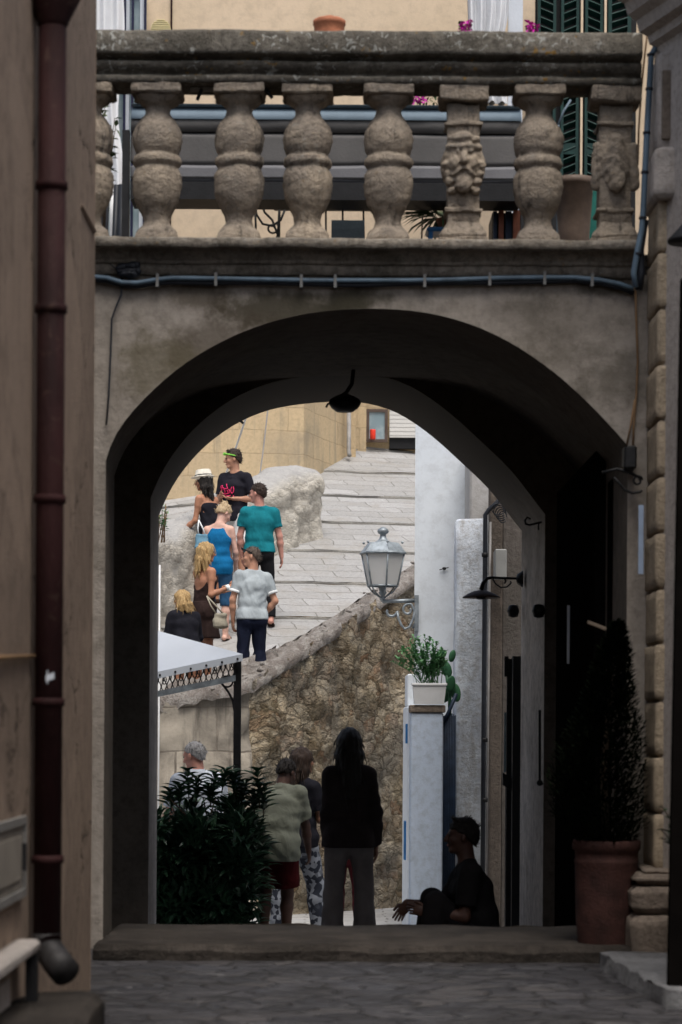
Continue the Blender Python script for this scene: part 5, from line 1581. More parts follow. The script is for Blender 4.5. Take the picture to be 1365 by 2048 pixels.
# black open gate leaf at the rear jamb
tgd = thing('gate_leaf', 'black iron and glass gate leaf standing open at the right rear jamb', 'gate', W3(1028, 1850, 19.0))
D = 18.95
g = MB(); a, b = at(1025, 1313, D), at(1050, 1850, D); g.box(a.x, b.x, D - .1, D + .02, -.6, a.z); g.build('stile', M['black'], tgd)
g = MB(); a = at(1009, 1318, D + .1); z2 = a.z; xx = a.x
g.box(xx, xx + .03, D + .05, D + .12, z2 - .14, z2 + .02); g.box(xx + .02, xx + .07, D + .06, D + .10, -.6, z2 - .0)
g.obox(at(1017, 1565, D), (.045, 0, -.03), (0, .03, 0), (0, 0, .05)); g.build('hinge_rail', M['black'], tgd)
g = MB(); a, b = at(1009, 1425, D + .14), at(1026, 1545, D + .14); g.box(a.x, b.x, D + .14, D + .15, b.z, a.z); g.build('pane', M['glass'], tgd)
g = MB(); a, b = at(1004, 1570, D + .14), at(1020, 1850, D + .14); g.box(a.x + .03, b.x, D + .14, D + .18, -.6, a.z); g.build('panel', M['black'], tgd)
tdh = thing('door', 'almost invisible dark door in the right wall of the passage with a pale vertical pull', 'door', W3(1150, 1850, 16))
D = 16.2; a, b = at(1108, 1250, D), at(1178, 1850, D)
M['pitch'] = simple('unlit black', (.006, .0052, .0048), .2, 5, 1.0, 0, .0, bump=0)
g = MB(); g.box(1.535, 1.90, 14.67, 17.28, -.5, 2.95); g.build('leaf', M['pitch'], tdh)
g = MB(); p0 = at(1135, 1212, D); p1 = at(1135, 1328, D); g.box(p0.x - .008, p0.x + .008, D - .1, D - .085, p1.z, p0.z); g.build('pull', M['frame_white'], tdh)
g = MB(); p0 = at(1080, 1420, 16.8); p1 = at(1080, 1560, 16.8); g.tube([p0, p1, p1 + Vector((.015, -.02, -.03))], .010, 6); g.sphere(p1 + Vector((.0, 0, -.02)), .022)
tag(g.build('bolt_rod', M['black'], smooth=True), 'dark vertical bolt rod on the passage wall', 'rod')
g = MB(); p0, p1 = at(1176, 1244, 14.6), at(1212, 1258, 14.3); g.obox((p0 + p1) / 2, (p1 - p0) / 2, (0, .03, 0), (.0, 0, .010)); tag(g.build('shelf_edge', M['cream']), 'small pale ledge above the cypress tip', 'ledge')
g = MB(); g.box(1.600, 1.612, 14.35, 14.62, .2, 2.75); tag(g.build('recess_shade', M['pitch']), 'black upright recess strip in the right jamb above the cypress', 'panel')  # flat black sheet; the dark of a recess is put into its colour
g = MB(); a, b = at(1278, 1010, 13.6), at(1287, 1148, 13.6); g.box(a.x, b.x, 13.6, 13.612, b.z, a.z); tag(g.build('sliver', M['palebluestrip']), 'pale blue vertical trunking beside the quoin stones', 'sliver')  # thin pale blue strip along the corner

# ------------------------------------------------------------------ left building with its downpipe
tlb = thing('left_building', 'brown rendered building along the left side of the alley', 'building', (-1.19, 6, 0))
g = MB(); XW = -1.19
g.grid([[Vector((XW, y, z)) for z in np.linspace(-.1, 5.4, 24)] for y in np.linspace(-12, 11.56, 60)])
for v in g.V:
    v.x += .006 * mnoise.noise(v * 1.2)
for i in range(len(g.V)):
    pass
g.grid([[Vector((XW + (0.0 if x == 0 else x), 11.56, z)) for z in np.linspace(-.1, 5.4, 6)] for x in (0, -.5, -5)])
g.add([(XW, -12, 5.4), (XW, 11.56, 5.4), (-6.2, 11.56, 5.4), (-6.2, -12, 5.4)], [(0, 1, 2, 3)])
g.build('wall', M['leftwall'], tlb, smooth=False)
g = MB(); g.bbox(XW - .05, XW + .012, 10.9, 11.50, 3.60, 3.63, .01); g.rough(.012, 14, 2); g.build('broken_ledge', M['leftwall'], tlb)
def onleft(px, py, off=0.0):
    """point on the left wall's plane (shifted out by off) under the photo pixel"""
    x = XW + off; u, v = (px - CX) / FPX, (HOR - py) / FPX
    d = x / (u * cR - v * sR); return at(px, py, d)
tpi = thing('downpipe', 'dark red rainwater pipe with a funnel head on the brown left wall', 'pipe', (XW, 9.9, 0))
dp = onleft(100, 1000, .07).y; xp = XW + .07
zp = lambda py: EYE + (HOR - py) * dp / FPX
g = MB(); g.tube([(xp, dp, zp(1890)), (xp, dp, zp(40))], .054, 20); g.build('pipe', M['pipe_red'], tpi, smooth=True)
g = MB(); g.lathe((xp, dp, 0), [(.05, zp(60)), (.058, zp(55)), (.062, zp(48)), (.15, zp(-45)), (.16, zp(-120)), (.15, zp(-121))], 20); g.build('funnel_head', M['pipe_red'], tpi, smooth=True)
for py in (375, 622, 1002, 1408, 1722):
    MB().lathe((xp, dp, zp(py)), [(.054, -.016), (.062, -.014), (.062, .014), (.054, .016)], 20).build('bracket', M['pipe_red'], tpi, smooth=True)
g = MB(); c0 = Vector((xp, dp, zp(1880))); g.tube([c0 + Vector((0, 0, .02)), c0 + Vector((0, -.0, -.03)), c0 + Vector((.045, -.06, -.085)), c0 + Vector((.085, -.11, -.12))], [.056, .057, .058, .058], 18); 
M['lead_dark'] = simple('dull zinc spout', (.028, .026, .026), .3, 9, .6, .2)
g.build('spout', M['lead_dark'], tpi, smooth=True)
g = MB(); g.box(xp - .0, xp + .004, dp - .056, dp - .053, zp(1372), zp(1345)); g.obox((xp + .012, dp - .0555, zp(1358)), (.016, 0, .006), (0, .0015, 0), (0, 0, .012)); g.build('torn_sticker', M['frame_white'], tpi)
tmb = thing('wall_box', 'pale recessed meter box door in the brown wall at lower left', 'meter box', onleft(22, 1700))
A = [onleft(px, py, .0) for px, py in ((-30, 1850), (40, 1790), (40, 1640), (-30, 1600))]
y0, y1 = onleft(-40, 1700).y, onleft(42, 1700).y
zz0, zz1 = onleft(40, 1792).z, onleft(40, 1632).z
g = MB(); 
for a in ((y0, y0 + .03, zz0, zz1), (y1 - .03, y1, zz0, zz1), (y0 + .03, y1 - .03, zz0, zz0 + .03), (y0 + .03, y1 - .03, zz1 - .03, zz1)): g.box(XW - .02, XW + .024, *a)
g.build('frame', M['grey_box'], tmb)
g = MB(); g.box(XW - .01, XW + .012, y0 + .034, y1 - .034, zz0 + .034, zz1 - .034); g.box(XW + .012, XW + .02, y0 + .09, y1 - .12, zz0 + .07, zz1 - .07); g.build('door', M['box_door'], tmb)
g = MB(); g.box(XW + .012, XW + .03, y1 - .085, y1 - .06, (zz0 + zz1) / 2 - .05, (zz0 + zz1) / 2 + .05); g.build('handle', M['iron'], tmb)
g = MB(); a, b = onleft(-60, 1318, .015), onleft(72, 1313, .015); g.tube([a, b], .010, 7)
tag(g.build('wall_conduit', M['cable_tan'], smooth=True), 'thin tan conduit running level along the left wall to the red downpipe', 'conduit')
# stone seat ledge at lower left and the low block below
tbn = thing('bench', 'grey stone bench top on an iron leg against the left wall', 'bench', (XW, 8.9, 0))
d1 = 8.95; zb = atz(1876, d1, 60); xe = atx(82, d1, 1880)
g = MB(); g.bbox(XW - .02, xe, 6.2, d1, zb - .052, zb, .012); g = subdiv(g, 6).rough(.007, 9, 3); g.build('seat', M['rightwall'], tbn, smooth=True)
g = MB(); xl = atx(66, d1 - .06, 1950); g.box(xl - .022, xl + .02, d1 - .10, d1 - .05, .26, zb - .052); g.build('leg', M['iron'], tbn)
g = MB(); g.box(XW - .02, XW + .012, d1 - .6, d1 - .3, .27, zb - .12); tag(g.build('wall_patch', M['rightwall']), 'pale stone slab standing under the bench', 'slab')
g = MB(); xb = atx(205, 9.0, 2020); g.bbox(XW - .02, xb, 6.0, 9.15, -.02, .265, .03); g = subdiv(g, 8).rough(.016, 5, 4)
tag(g.build('stone_block', M['stepstone'], smooth=True), 'low worn stone block on the ground at the lower left corner', 'stone block')

# ------------------------------------------------------------------ right building with quoins
trb = thing('right_building', 'pale stone building along the right side of the alley with rusticated quoins', 'building', (1.74, 13.3, 0))
dr = Vector((.29, -.957, 0)); nrm = Vector((-.957, -.29, 0))
p0 = Vector((1.765, 13.36, 0))
g = MB()
g.grid([[p0 + dr * s_ + Vector((0, 0, z)) for z in np.linspace(-.1, 5.5, 20)] for s_ in np.linspace(0, 24, 60)])
g.add([p0 + Vector((0, 0, -.1)), p0 + Vector((0, 0, 5.5)), Vector((1.765, 13.795, 5.5)), Vector((1.765, 13.795, -.1))], [(0, 1, 2, 3)])
q1 = p0 + dr * 24
g.add([p0 + Vector((0, 0, 5.5)), q1 + Vector((0, 0, 5.5)), q1 + Vector((6, 0, 5.5)), p0 + Vector((6, .4, 5.5))], [(0, 1, 2, 3)])
g.build('wall', M['rightwall'], trb)
xq = 1.735
ys_ = [393, 505, 616, 728, 839, 953, 1065, 1177, 1287, 1402, 1514, 1626, 1740]
zq = [atz(y, 13.32, 1312) for y in ys_]
for i in range(len(zq) - 1):
    j = random.uniform(-.006, .006)
    g = MB(); g.bbox(xq + j, xq + .082 + j, 13.32 + j, 13.79, zq[i + 1] + .007, zq[i] - .006, .010); g = subdiv(g, 5).rough(.004, 8, i).rough(.003, 30, i)
    g.build('quoin_block', M['quoin'], trb, smooth=True)
    g = MB(); q_ = p0 + dr * .26 + nrm * .012; 
g = MB(); g.box(xq + .02, xq + .075, 13.34, 13.785, zq[-1] - .01, zq[0] + .02); g.build('quoin_core', M['quoin'], trb)
# capital block and panelled upper wall
g = MB(); zc0, zc1 = atz(391, 13.2, 1320), atz(290, 13.2, 1320)
g.bbox(xq - .035, xq + .5, 13.22, 13.79, zc0, zc1, .02); g.bbox(xq - .01, xq + .5, 13.30, 13.79, zc1 + .001, atz(90, 13.2, 1320), .02); g = subdiv(g, 6).rough(.008, 6, 3); g.build('capital', M['rightwall'], trb, smooth=True)
g = MB(); a, b = at(1325, 140, 13.285), at(1400, 375, 13.285); g.bbox(a.x, b.x, 13.275, 13.31, zc1 + .05, a.z, .006)
g.build('rough_panel', M['brownstrip'], trb)
# cornice sweeping out to the right
cp = [(0, -.02), (.02, .03), (.06, .05), (.07, .09), (.12, .11), (.14, .17), (.19, .20), (.21, .26), (.26, .28), (.27, .40), (0, .42)]
zc = atz(92, 13.3, 1300)
pth = []
pr_n = Vector((-.957, -.29))
for s_ in np.linspace(-.06, 3.0, 16):
    pth.append((1.765 + .29 * s_ + .0, 13.40 - .957 * s_, pr_n.x, pr_n.y))
g = MB().sweep([(o, zc + z) for o, z in cp], pth)
g.build('cornice', M['rightwall'], trb)
# base of the pilaster
xbz = [(0, .20, .14), (.20, .42, .13)]
g = MB(); zb0, zb1, zb2 = atz(1918, 13.02, 1260), atz(1832, 13.02, 1270), atz(1775, 13.02, 1270)
g.bbox(1.575, 1.95, 13.02, 13.79, -.02, zb1 - .004, .03); g.bbox(1.585, 1.95, 13.04, 13.79, zb1 + .004, zb2 - .004, .03)
g.bbox(1.600, 1.95, 13.07, 13.79, zb2 + .004, atz(1750, 13.1, 1270), .035); g.bbox(1.66, 1.95, 13.16, 13.79, atz(1749, 13.1, 1270), atz(1738, 13.2, 1270), .01)
g = subdiv(g, 6).rough(.010, 6, 9); g.build('base', M['brownstrip'], trb, smooth=True)
M['slab'] = weathered('worn grey slab', (.27, .27, .275), (.20, .20, .205), (.11, .11, .11), 2.5, .2, bump=.7, bscale=40)
# stone door slab and the black panel at the far right
g = MB(); P_ = [(1.375, 12.78), (1.40, 12.45), (1.50, 11.0), (3.2, 11.0), (3.2, 12.85), (2.0, 12.9)]
V = [(x, y, .085) for x, y in P_] + [(x - .01, y, -.02) for x, y in P_]; g.add(V, [(5, 4, 3, 2, 1, 0)[::-1]] + [(i, i + 6, (i + 1) % 6 + 6, (i + 1) % 6) for i in range(6)])
g = subdiv(g, 10).rough(.018, 5, 2)
tag(g.build('threshold_slab', M['slab'], smooth=True), 'pale worn stone slab on the ground before the right building', 'slab')
D = 11.2
g = MB(); tp_, bt_ = at(1364, 556, D), at(1336, 2060, D)
V = []
for dd in (0, .06):
    for px, py in ((1364, 556), (1336, 2075), (1736, 2075), (1736, 556)):
        p = at(px, py, D); V.append((p.x, D + dd, p.z if py < 1500 else 0.0))
g.add(V, [(0, 1, 2, 3), (7, 6, 5, 4), (0, 4, 5, 1), (1, 5, 6, 2), (2, 6, 7, 3), (3, 7, 4, 0)])
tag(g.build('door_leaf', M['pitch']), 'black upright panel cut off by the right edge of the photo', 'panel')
tsd = thing('shade', 'black lamp shade poking in at the right edge above the panel', 'lamp', at(1375, 470, 12.4))
c = at(1385, 468, 12.4); g = MB(); g.lathe((c.x, c.y, c.z), [(.125, -.045), (.128, -.03), (.07, .03), (.03, .085), (.01, .09)], 18); g.build('dish', M['black'], tsd, smooth=True)
g = MB(); g.tube([(c.x, c.y, c.z + .085), (c.x, c.y, c.z + .16), (c.x + .08, c.y, c.z + .2), (2.09, c.y, c.z + .2)], .012, 7); g.build('arm', M['black'], tsd, smooth=True)

# cypress in its pot, and the sprig by the black panel
D = 13.45
cpx = atx(1213, D, 1800); rpt = 66 * D / FPX * .98
tpot = thing('pot', 'large dark terracotta pot holding the clipped cypress', 'pot', (cpx, D, 0))
z0, z1 = 0.02, atz(1680, D, 1213)
g = MB(); hp_ = z1 - z0
g.lathe((cpx, D, z0), [(rpt * .84, 0), (rpt * .86, .02), (rpt * .93, hp_ * .3), (rpt * .97, hp_ * .6), (rpt * .98, hp_ * .78), (rpt * 1.0, hp_ * .80), (rpt * 1.0, hp_ * .82), (rpt * .97, hp_ * .84), (rpt * .97, hp_ * .90), (rpt * 1.05, hp_ * .92), (rpt * 1.06, hp_ * .985), (rpt * 1.02, hp_), (rpt * .9, hp_), (rpt * .88, hp_ * .93)], 40)
g.rough(.003, 12, 2); g.build('body', M['pot_dark'], tpot, smooth=True)
g = MB(); g.lathe((cpx, D, z0), [(rpt * .1, hp_ * .94), (rpt * .9, hp_ * .93)], 24, caps=True); g.build('soil', M['soil'], tpot)
tcy = thing('cypress', 'dark clipped cone shaped cypress in the terracotta pot', 'shrub', (cpx, D, z1))
rr = random.Random(9); pos, dirs = [], []
zt_ = atz(1262, D, 1232)
prof_c = [(1690, 62), (1640, 92), (1590, 98), (1540, 96), (1500, 88), (1460, 76), (1420, 58), (1380, 46), (1340, 37), (1300, 28), (1270, 16), (1250, 5)]
for i in range(9500):
    py = rr.uniform(1250, 1690); rad = float(np.interp(-py, [-a[0] for a in prof_c], [a[1] for a in prof_c]))
    lump = 1 + .16 * mnoise.noise(Vector((py * .03, i % 7, 0)))
    an = rr.uniform(0, 6.283); q = math.sqrt(rr.uniform(.1, 1)) * lump
    cxp = float(np.interp(py, [1250, 1400, 1560, 1690], [1236, 1218, 1194, 1205]))
    p = at(cxp, py, D); rr_ = rad * D / FPX
    pos.append((p.x + rr_ * q * math.cos(an), D + rr_ * q * math.sin(an), p.z)); dirs.append((math.cos(an) * .7 + rr.gauss(0, .3), math.sin(an) * .7 + rr.gauss(0, .3), .8 + rr.gauss(0, .3)))
V, F = leaves(pos, dirs, .042, .013, rr, .2, .1); MB().add(V, F).build('foliage', M['leaf_cypress'], tcy)
g = MB(); g.tube([(cpx, D, z1 - .05), (cpx - .02, D, z1 + .4), tuple(at(1232, 1275, D))], [.025, .02, .004], 7); g.build('trunk', M['bark'], tcy, smooth=True)
tsp = thing('sprig_plant', 'dark leafy sprig reaching in beside the black panel at the right edge', 'plant', at(1350, 1700, 11.6))
pos, dirs = [], []; st = MB(); D = 11.9
for i in range(9):
    b = at(1372, 1700 + rr.uniform(-20, 40), D); e = at(rr.uniform(1322, 1345), rr.uniform(1600, 1700), D + rr.uniform(-.05, .05)); st.tube([b, b.lerp(e, .5) + Vector((0, 0, .02)), e], .003, 5)
    for j in range(12): pos.append(b.lerp(e, rr.uniform(.2, 1))); dirs.append((rr.gauss(0, 1), rr.gauss(0, 1), rr.uniform(-.2, 1)))
g = MB(); b = at(1385, 1720, D); g.tube([(b.x, D, .0), (b.x, D, b.z)], .008, 6); st.add(g.V, g.F)
V, F = leaves(pos, dirs, .035, .018, rr); MB().add(V, F).build('foliage', M['leaf_dark'], tsp); st.build('stem', M['bark'], tsp, smooth=True)
# houses closing the alley behind the photographer
g = MB(); g.box(-6.3, 9.5, -12.6, -12.05, -.1, 5.0)
tag(g.build('alley_end_house', M['leftwall']), 'brown house closing the alley behind the viewpoint', 'house')
g = MB(); g.box(-7.2, -6.4, 11.0, 19, -.1, 5.2)
tag(g.build('side_house', M['leftwall']), 'house closing the side lane at far left', 'house')

# ------------------------------------------------------------------ the terrace
ZF = ZT + .155
DH = 17.7
tch = thing('cream_house', 'cream rendered house wall rising behind the terrace', 'house', (0, DH, ZF))
g = MB(); g.box(-7, 6, DH, DH + .25, ZF - .02, 6.75); g.build('wall', M['cream'], tch)
Wt = lambda px, py, d: at(px, py, d)
g = MB(); p = Wt(343, 30, DH - .03); g.box(p.x - .006, p.x + .006, DH - .02, DH, ZF, 6.7); g.build('thin_pipe', M['pipe_red'], tch)
tv = thing('vent', 'round cream louvred vent cover low on the cream wall', 'vent', Wt(322, 58, DH - .03))
c = Wt(322, 58, DH - .05); rv = .072
g = MB()
for i in range(11):
    z = -rv + 2 * rv * (i + .5) / 11; w = math.sqrt(max(0, rv * rv - z * z)); g.box(c.x - w, c.x + w, DH - .055, DH - .025, c.z + z - .0035, c.z + z + .0035)
g.build('slats', M['yellow_metal'], tv); g = MB(); m = MB().lathe((0, 0, 0), [(.002, -.01), (rv * .98, -.01), (rv * .98, .01), (.002, .01)], 24)
m.V = [Vector((v.x + c.x, DH - .014 + v.z, v.y + c.z)) for v in m.V]; m.build('backing', M['iron'], tv)
# french window at the left with curtains
tfw = thing('french_window', 'white framed glass door on the terrace at the left behind the first balusters', 'window', Wt(265, 200, DH - .1))
g = MB()
for px in (253, 286):
    p = Wt(px, 200, DH - .06); g.box(p.x - .022, p.x + .022, DH - .07, DH - .01, ZF, 6.62)
p0, p1 = Wt(130, 0, DH - .06), Wt(286, 0, DH - .06); g.box(p0.x, p1.x, DH - .07, DH - .012, 6.62, 6.68); g.build('frame', M['frame_white'], tfw)
M['dark_blue'] = simple('navy paint', (.012, .014, .045), .2, 6, .5)
g = MB()
for px in (249, 265, 290):
    p = Wt(px, 200, DH - .09); g.box(p.x - .009, p.x + .009, DH - .095, DH - .075, ZF, 6.65)
g.build('dark_edge', M['dark_blue'], tfw)
g = MB(); p0, p1 = Wt(130, 0, DH), Wt(286, 0, DH); g.box(p0.x, p1.x, DH - .03, DH - .012, ZF, 6.62); g.build('pane', M['glass'], tfw)
def drape(x0, x1, y, z0, z1, nf, amp, narrow=0.0, seed=0):
    P = []
    for i in range(70):
        u = i / 69; row = []
        for j in range(26):
            q = j / 25; z = z0 + (z1 - z0) * q
            nr = 1 - narrow * math.exp(-((q - .38) / .16) ** 2)
            x = (x0 + x1) / 2 + (u - .5) * (x1 - x0) * nr
            row.append((x + .01 * math.sin(9 * q + seed), y + amp * math.sin(nf * u * 6.28 + seed + 1.2 * math.sin(3 * q)) + .01 * math.sin(17 * u), z))
        P.append(row)
    return MB().grid(P)
p0, p1 = Wt(120, 100, 17.3), Wt(246, 100, 17.3); zd = atz(385, 17.3, 220)
g = drape(p0.x, p1.x, 17.3, zd, 6.6, 5, .035, .1, 1)
tag(g.build('curtain', M['cloth_white'], smooth=True), 'white curtain hanging at the left end of the terrace', 'curtain')
tpr = thing('parasol', 'dark folded frame standing before the white curtain at the left', 'parasol', (Wt(230, 430, 16.8).x, 16.8, ZF))
for px, w in ((212, 9), (234, 7), (247, 12)):
    p = Wt(px, 430, 16.8); g = MB(); g.tube([(p.x - .03, 16.8, ZF), (p.x, 16.8, atz(370, 16.8, px))], w * 16.8 / FPX * .9, 8); g.build('bar', M['cable_dark'], tpr, smooth=True)
for px, w, lab in ((225, 5, 'middle'), (240, 6, 'right'), (203, 6, 'left')):
    p = Wt(px, 430, 16.9); g = MB(); g.tube([(p.x, 16.9, ZF), (p.x, 16.9, atz(375, 16.9, px))], w * 16.9 / FPX, 8); tag(g.build('pole', M['white_plastic'], smooth=True), lab + ' one of three thin white poles below the curtain at the left of the terrace', 'pole')
tip = thing('olive_plant', 'small leafy green plant in front of the white curtain on the terrace', 'plant', (Wt(212, 260, 15.0).x, 15.0, ZF))
pos, dirs = [], []; st = MB(); rr = random.Random(4)
b0 = Vector((Wt(205, 400, 15.0).x, 15.0, ZF))
for i in range(16):
    e = Wt(rr.uniform(197, 236), rr.uniform(215, 330), 15.0 + rr.uniform(-.1, .1)); m = b0.lerp(e, .6) + Vector((-.02, 0, .03)); st.tube([b0, m, e], [.007, .005, .002], 5)
    for j in range(11): pos.append(m.lerp(e, rr.uniform(-.1, 1))); dirs.append((rr.gauss(0, 1), rr.gauss(0, 1), rr.uniform(-.2, 1)))
V, F = leaves(pos, dirs, .055, .028, rr); MB().add(V, F).build('foliage', M['leaf_yucca'], tip); st.build('stem', M['bark'], tip, smooth=True)
# long padded swing seat seen from behind
D = 16.2
tsf = thing('swing_seat', 'long grey padded garden seat seen from behind through the balusters', 'seat', (Wt(650, 400, D).x, D, ZF))
x0, x1 = Wt(262, 300, D).x, Wt(1043, 300, D).x
zz = lambda py: atz(py, D, 650)
def bar(g, y, za, zb, th): g.bbox(x0, x1, y, y + th, za, zb, .018); return g
sag = lambda g: subdiv(g, 10).rough(.008, 2.5, 4)
g = MB()
prof = [(0, zz(264)), (.0, zz(243)), (.02, zz(231)), (.08, zz(213)), (.17, zz(206)), (.24, zz(212)), (.28, zz(235)), (.28, zz(262))]
g.sweep([(-o, z) for o, z in prof][::-1], [(x0 + (x1 - x0) * q, D, 0, -1) for q in np.linspace(0, 1, 40)]); g.rough(.010, 3, 1)
g.build('back_cushion', M['grey_fabric'], tsf, smooth=True)
g = MB(); g.sweep([(-.02, zz(207)), (-.10, zz(205) + .012), (-.2, zz(204) + .012), (-.20, zz(207)), (-.09, zz(212))][::-1], [(x0 + (x1 - x0) * q, D + .005, 0, -1) for q in np.linspace(0, 1, 30)])
g.add(*(lambda m: (m.V, m.F))(MB().sweep([(.006, zz(240)), (-.04, zz(222)), (-.10, zz(207)), (-.10, zz(210)), (-.04, zz(228)), (0, zz(241))], [(x0 + (x1 - x0) * q, D - .006, 0, -1) for q in np.linspace(0, 1, 30)])))
g.build('sky_sheen', M['blue_and_sheen'], tsf, smooth=True)  # blue sky sheen on the cushion top, laid on as coloured strips
g = MB(); g.box(x0, x1, D + .03, D + .2, zz(271), zz(258)); g.build('gap_strip', M['black'], tsf)
g = MB(); bar(g, D + .004, zz(331), zz(267), .06); sag(g).build('backrest', M['grey_fabric'], tsf, smooth=True)
g = MB(); bar(g, D - .005, zz(366), zz(331), .08); g = sag(g); g.build('seat_edge', M['grey_fabric_pale'], tsf, smooth=True)
g = MB(); g.box(x0, x1, D - .012, D - .004, zz(358), zz(355)); g.build('piping', M['black'], tsf)
g = MB(); g.box(x0, x1, D - .02, D + .30, zz(401), zz(366)); g.build('seat', M['black'], tsf)
for px in (252, 1050):
    p = Wt(px, 300, D); g = MB(); g.box(p.x - .024, p.x + .024, D + .0, D + .06, ZF, zz(262)); g.build('leg', M['black'], tsf)
tcl = thing('clamp', 'dark clamp with a short slanting peg under the rail left of the second full baluster', 'clamp', Wt(410, 165, DC))
g = MB(); g.box(Wt(381, 170, DC).x, Wt(436, 170, DC).x, DC - .05, DC + .05, atz(181, DC), bz1 + .002); g.build('block', M['iron'], tcl)
g = MB(); g.tube([Wt(404, 178, DC - .03), Wt(395, 200, DC - .03)], .011, 6); g.build('peg', M['iron'], tcl)
tcl = thing('clamp', 'small dark peg clamped under the rail right of the second full baluster', 'clamp', Wt(535, 165, DC))
g = MB(); g.box(Wt(520, 170, DC).x, Wt(533, 170, DC).x, DC - .04, DC + .04, atz(176, DC), bz1 + .002); g.build('block', M['iron'], tcl)
g = MB(); g.tube([Wt(527, 172, DC - .03), Wt(545, 196, DC - .03)], .011, 6); g.build('peg', M['iron'], tcl)
# iron chair with scrolls, thin legged table
tic = thing('iron_chair', 'iron garden chair with scrolled legs behind the second and third full balusters', 'chair', (Wt(545, 480, 16.9).x, 16.9, ZF))
g = MB(); D = 16.9; Wc = lambda px, py: at(px, py, D)
g.tube([Wc(508, 400), Wc(514, 430), Wc(526, 448), Wc(545, 452), Wc(562, 440), Wc(572, 415)], .009, 6); g.tube([Wc(520, 400), Wc(530, 425), Wc(545, 440), Wc(556, 470), Wc(548, 488)], .009, 6)
g.tube([Wc(545 + (4 + 9 * q) * math.cos(7 * q), 456 - (4 + 9 * q) * math.sin(7 * q)) for q in np.linspace(0, 1, 20)], .008, 6)
g.tube([Wc(560, 400), Wc(558, 440), (Wc(556, 500).x, D, ZF)], .009, 6); g.tube([Wc(510, 400), Wc(512, 450), (Wc(512, 500).x, D, ZF)], .009, 6); g.build('scroll_legs', M['iron'], tic, smooth=True)
g = MB(); z_ = Wc(540, 392).z; m = MB().lathe((Wc(540, 392).x, D + .15, z_), [(.005, 0), (.17, 0), (.18, .012), (.17, .024), (.005, .024)], 22); m.build('seat', M['iron'], tic, smooth=True)
g = MB()
tit = thing('iron_table', 'table on thin dark legs behind the middle balusters', 'table', (Wt(680, 480, 17.0).x, 17.0, ZF))
for a_, b_ in ((652, 655), (686, 686), (727, 733), (560, 558)):
    g = MB(); p, q = at(a_, 400, 17.0), at(b_, 490, 17.0); g.tube([p, (q.x, 17.0, ZF)], .008, 6); g.build('leg', M['iron'], tit, smooth=True)
g = MB(); p, q = at(545, 398, 17), at(745, 398, 17); g.bbox(p.x, q.x, 17 - .1, 17.4, p.z, p.z + .03, .006); g.build('top', M['iron'], tit)
g = MB(); p, q = at(664, 478, 17.3), at(728, 478, 17.3); g.box(p.x, q.x, 17.2, 16.7, ZF, p.z + .01); tag(g.build('floor_tray', M['blue_and_sheen']), 'pale blue tray on the terrace floor under the thin legged table', 'tray')
# potted plants on the right of the terrace
D = 16.6
typ = thing('yucca', 'spiky green plant in a terracotta pot on a blue stool behind the balustrade', 'plant', (Wt(885, 440, D).x, D, ZF))
c = Wt(888, 440, D); rr = random.Random(8); pos, dirs = [], []
for i in range(60): 
    an = rr.uniform(0, 6.28); pos.append((c.x - .02 + .03 * math.cos(an), D + .03 * math.sin(an), c.z + .02)); dirs.append((math.cos(an) - .55, math.sin(an), rr.uniform(-.4, .9)))
V, F = leaves(pos, dirs, .24, .028, rr, .2, .35); MB().add(V, F).build('foliage', M['leaf_yucca'], typ)
g = MB(); g.lathe((c.x + .02, D, c.z - .07), [(.05, 0), (.065, .05), (.072, .055), (.072, .075), (.06, .075)], 20); g.build('pot', M['terracotta'], typ, smooth=True)
tst = thing('stool', 'small bright blue plastic stool under the spiky plant', 'stool', (c.x, D, ZF))
zs = c.z - .07
g = MB(); g.bbox(c.x - .12, c.x + .12, D - .12, D + .12, zs - .03, zs, .01); g.build('top', M['blue_plastic'], tst)
for sx in (-1, 1):
    for sy in (-1, 1):
        g = MB(); g.tube([(c.x + sx * .09, D + sy * .09, zs - .02), (c.x + sx * .11, D + sy * .11, ZF)], .016, 6); g.build('leg', M['blue_plastic'], tst)
tbk = thing('crate', 'reddish wooden crate with dark blue slats behind the second carved pedestal gap', 'crate', (Wt(1010, 450, 16.4).x, 16.4, ZF))
g = MB()
for px, w in ((1003, 10), (1035, 16)):
    p = Wt(px, 440, 16.4); g.box(p.x - w * .0034 / 2, p.x + w * .0034 / 2, 16.4, 16.43, ZF, atz(418, 16.4))
g.build('slat', M['orange_wood'], tbk)
g = MB()
for px, w in ((991, 8), (1018, 12), (1052, 10)):
    p = Wt(px, 440, 16.42); g.box(p.x - w * .0034 / 2, p.x + w * .0034 / 2, 16.44, 16.47, ZF, atz(418, 16.4))
g.build('blue_slat', M['gate_blue'], tbk)
g = MB(); a, b = Wt(985, 420, 16.5), Wt(1120, 420, 16.5); g.box(a.x, b.x, 16.5, 16.9, ZF, atz(424, 16.5)); g.build('box', M['black'], tbk)
D = 14.9
c = Wt(1148, 480, D); tpb = thing('tall_pot', 'tall brown glazed pot beside the last round baluster', 'pot', (c.x, D, ZF))
z_ = atz(358, D, 1148) - ZF
g = MB(); g.lathe((c.x, D, ZF), [(.075, 0), (.085, .03), (.098, z_ * .5), (.118, z_ * .93), (.125, z_ * .94), (.125, z_), (.11, z_), (.10, z_ * .9)], 28); g.build('body', M['pot_brown'], tpb, smooth=True)
g = MB(); g.lathe((c.x, D, ZF), [(.005, z_ * .9), (.105, z_ * .9)], 20); g.build('soil', M['soil'], tpb)
c = Wt(1192, 470, 15.6); tgp = thing('green_pot', 'green glazed pot behind the tall brown pot at the right end', 'pot', (c.x, 15.6, ZF))
z_ = atz(375, 15.6, 1190) - ZF
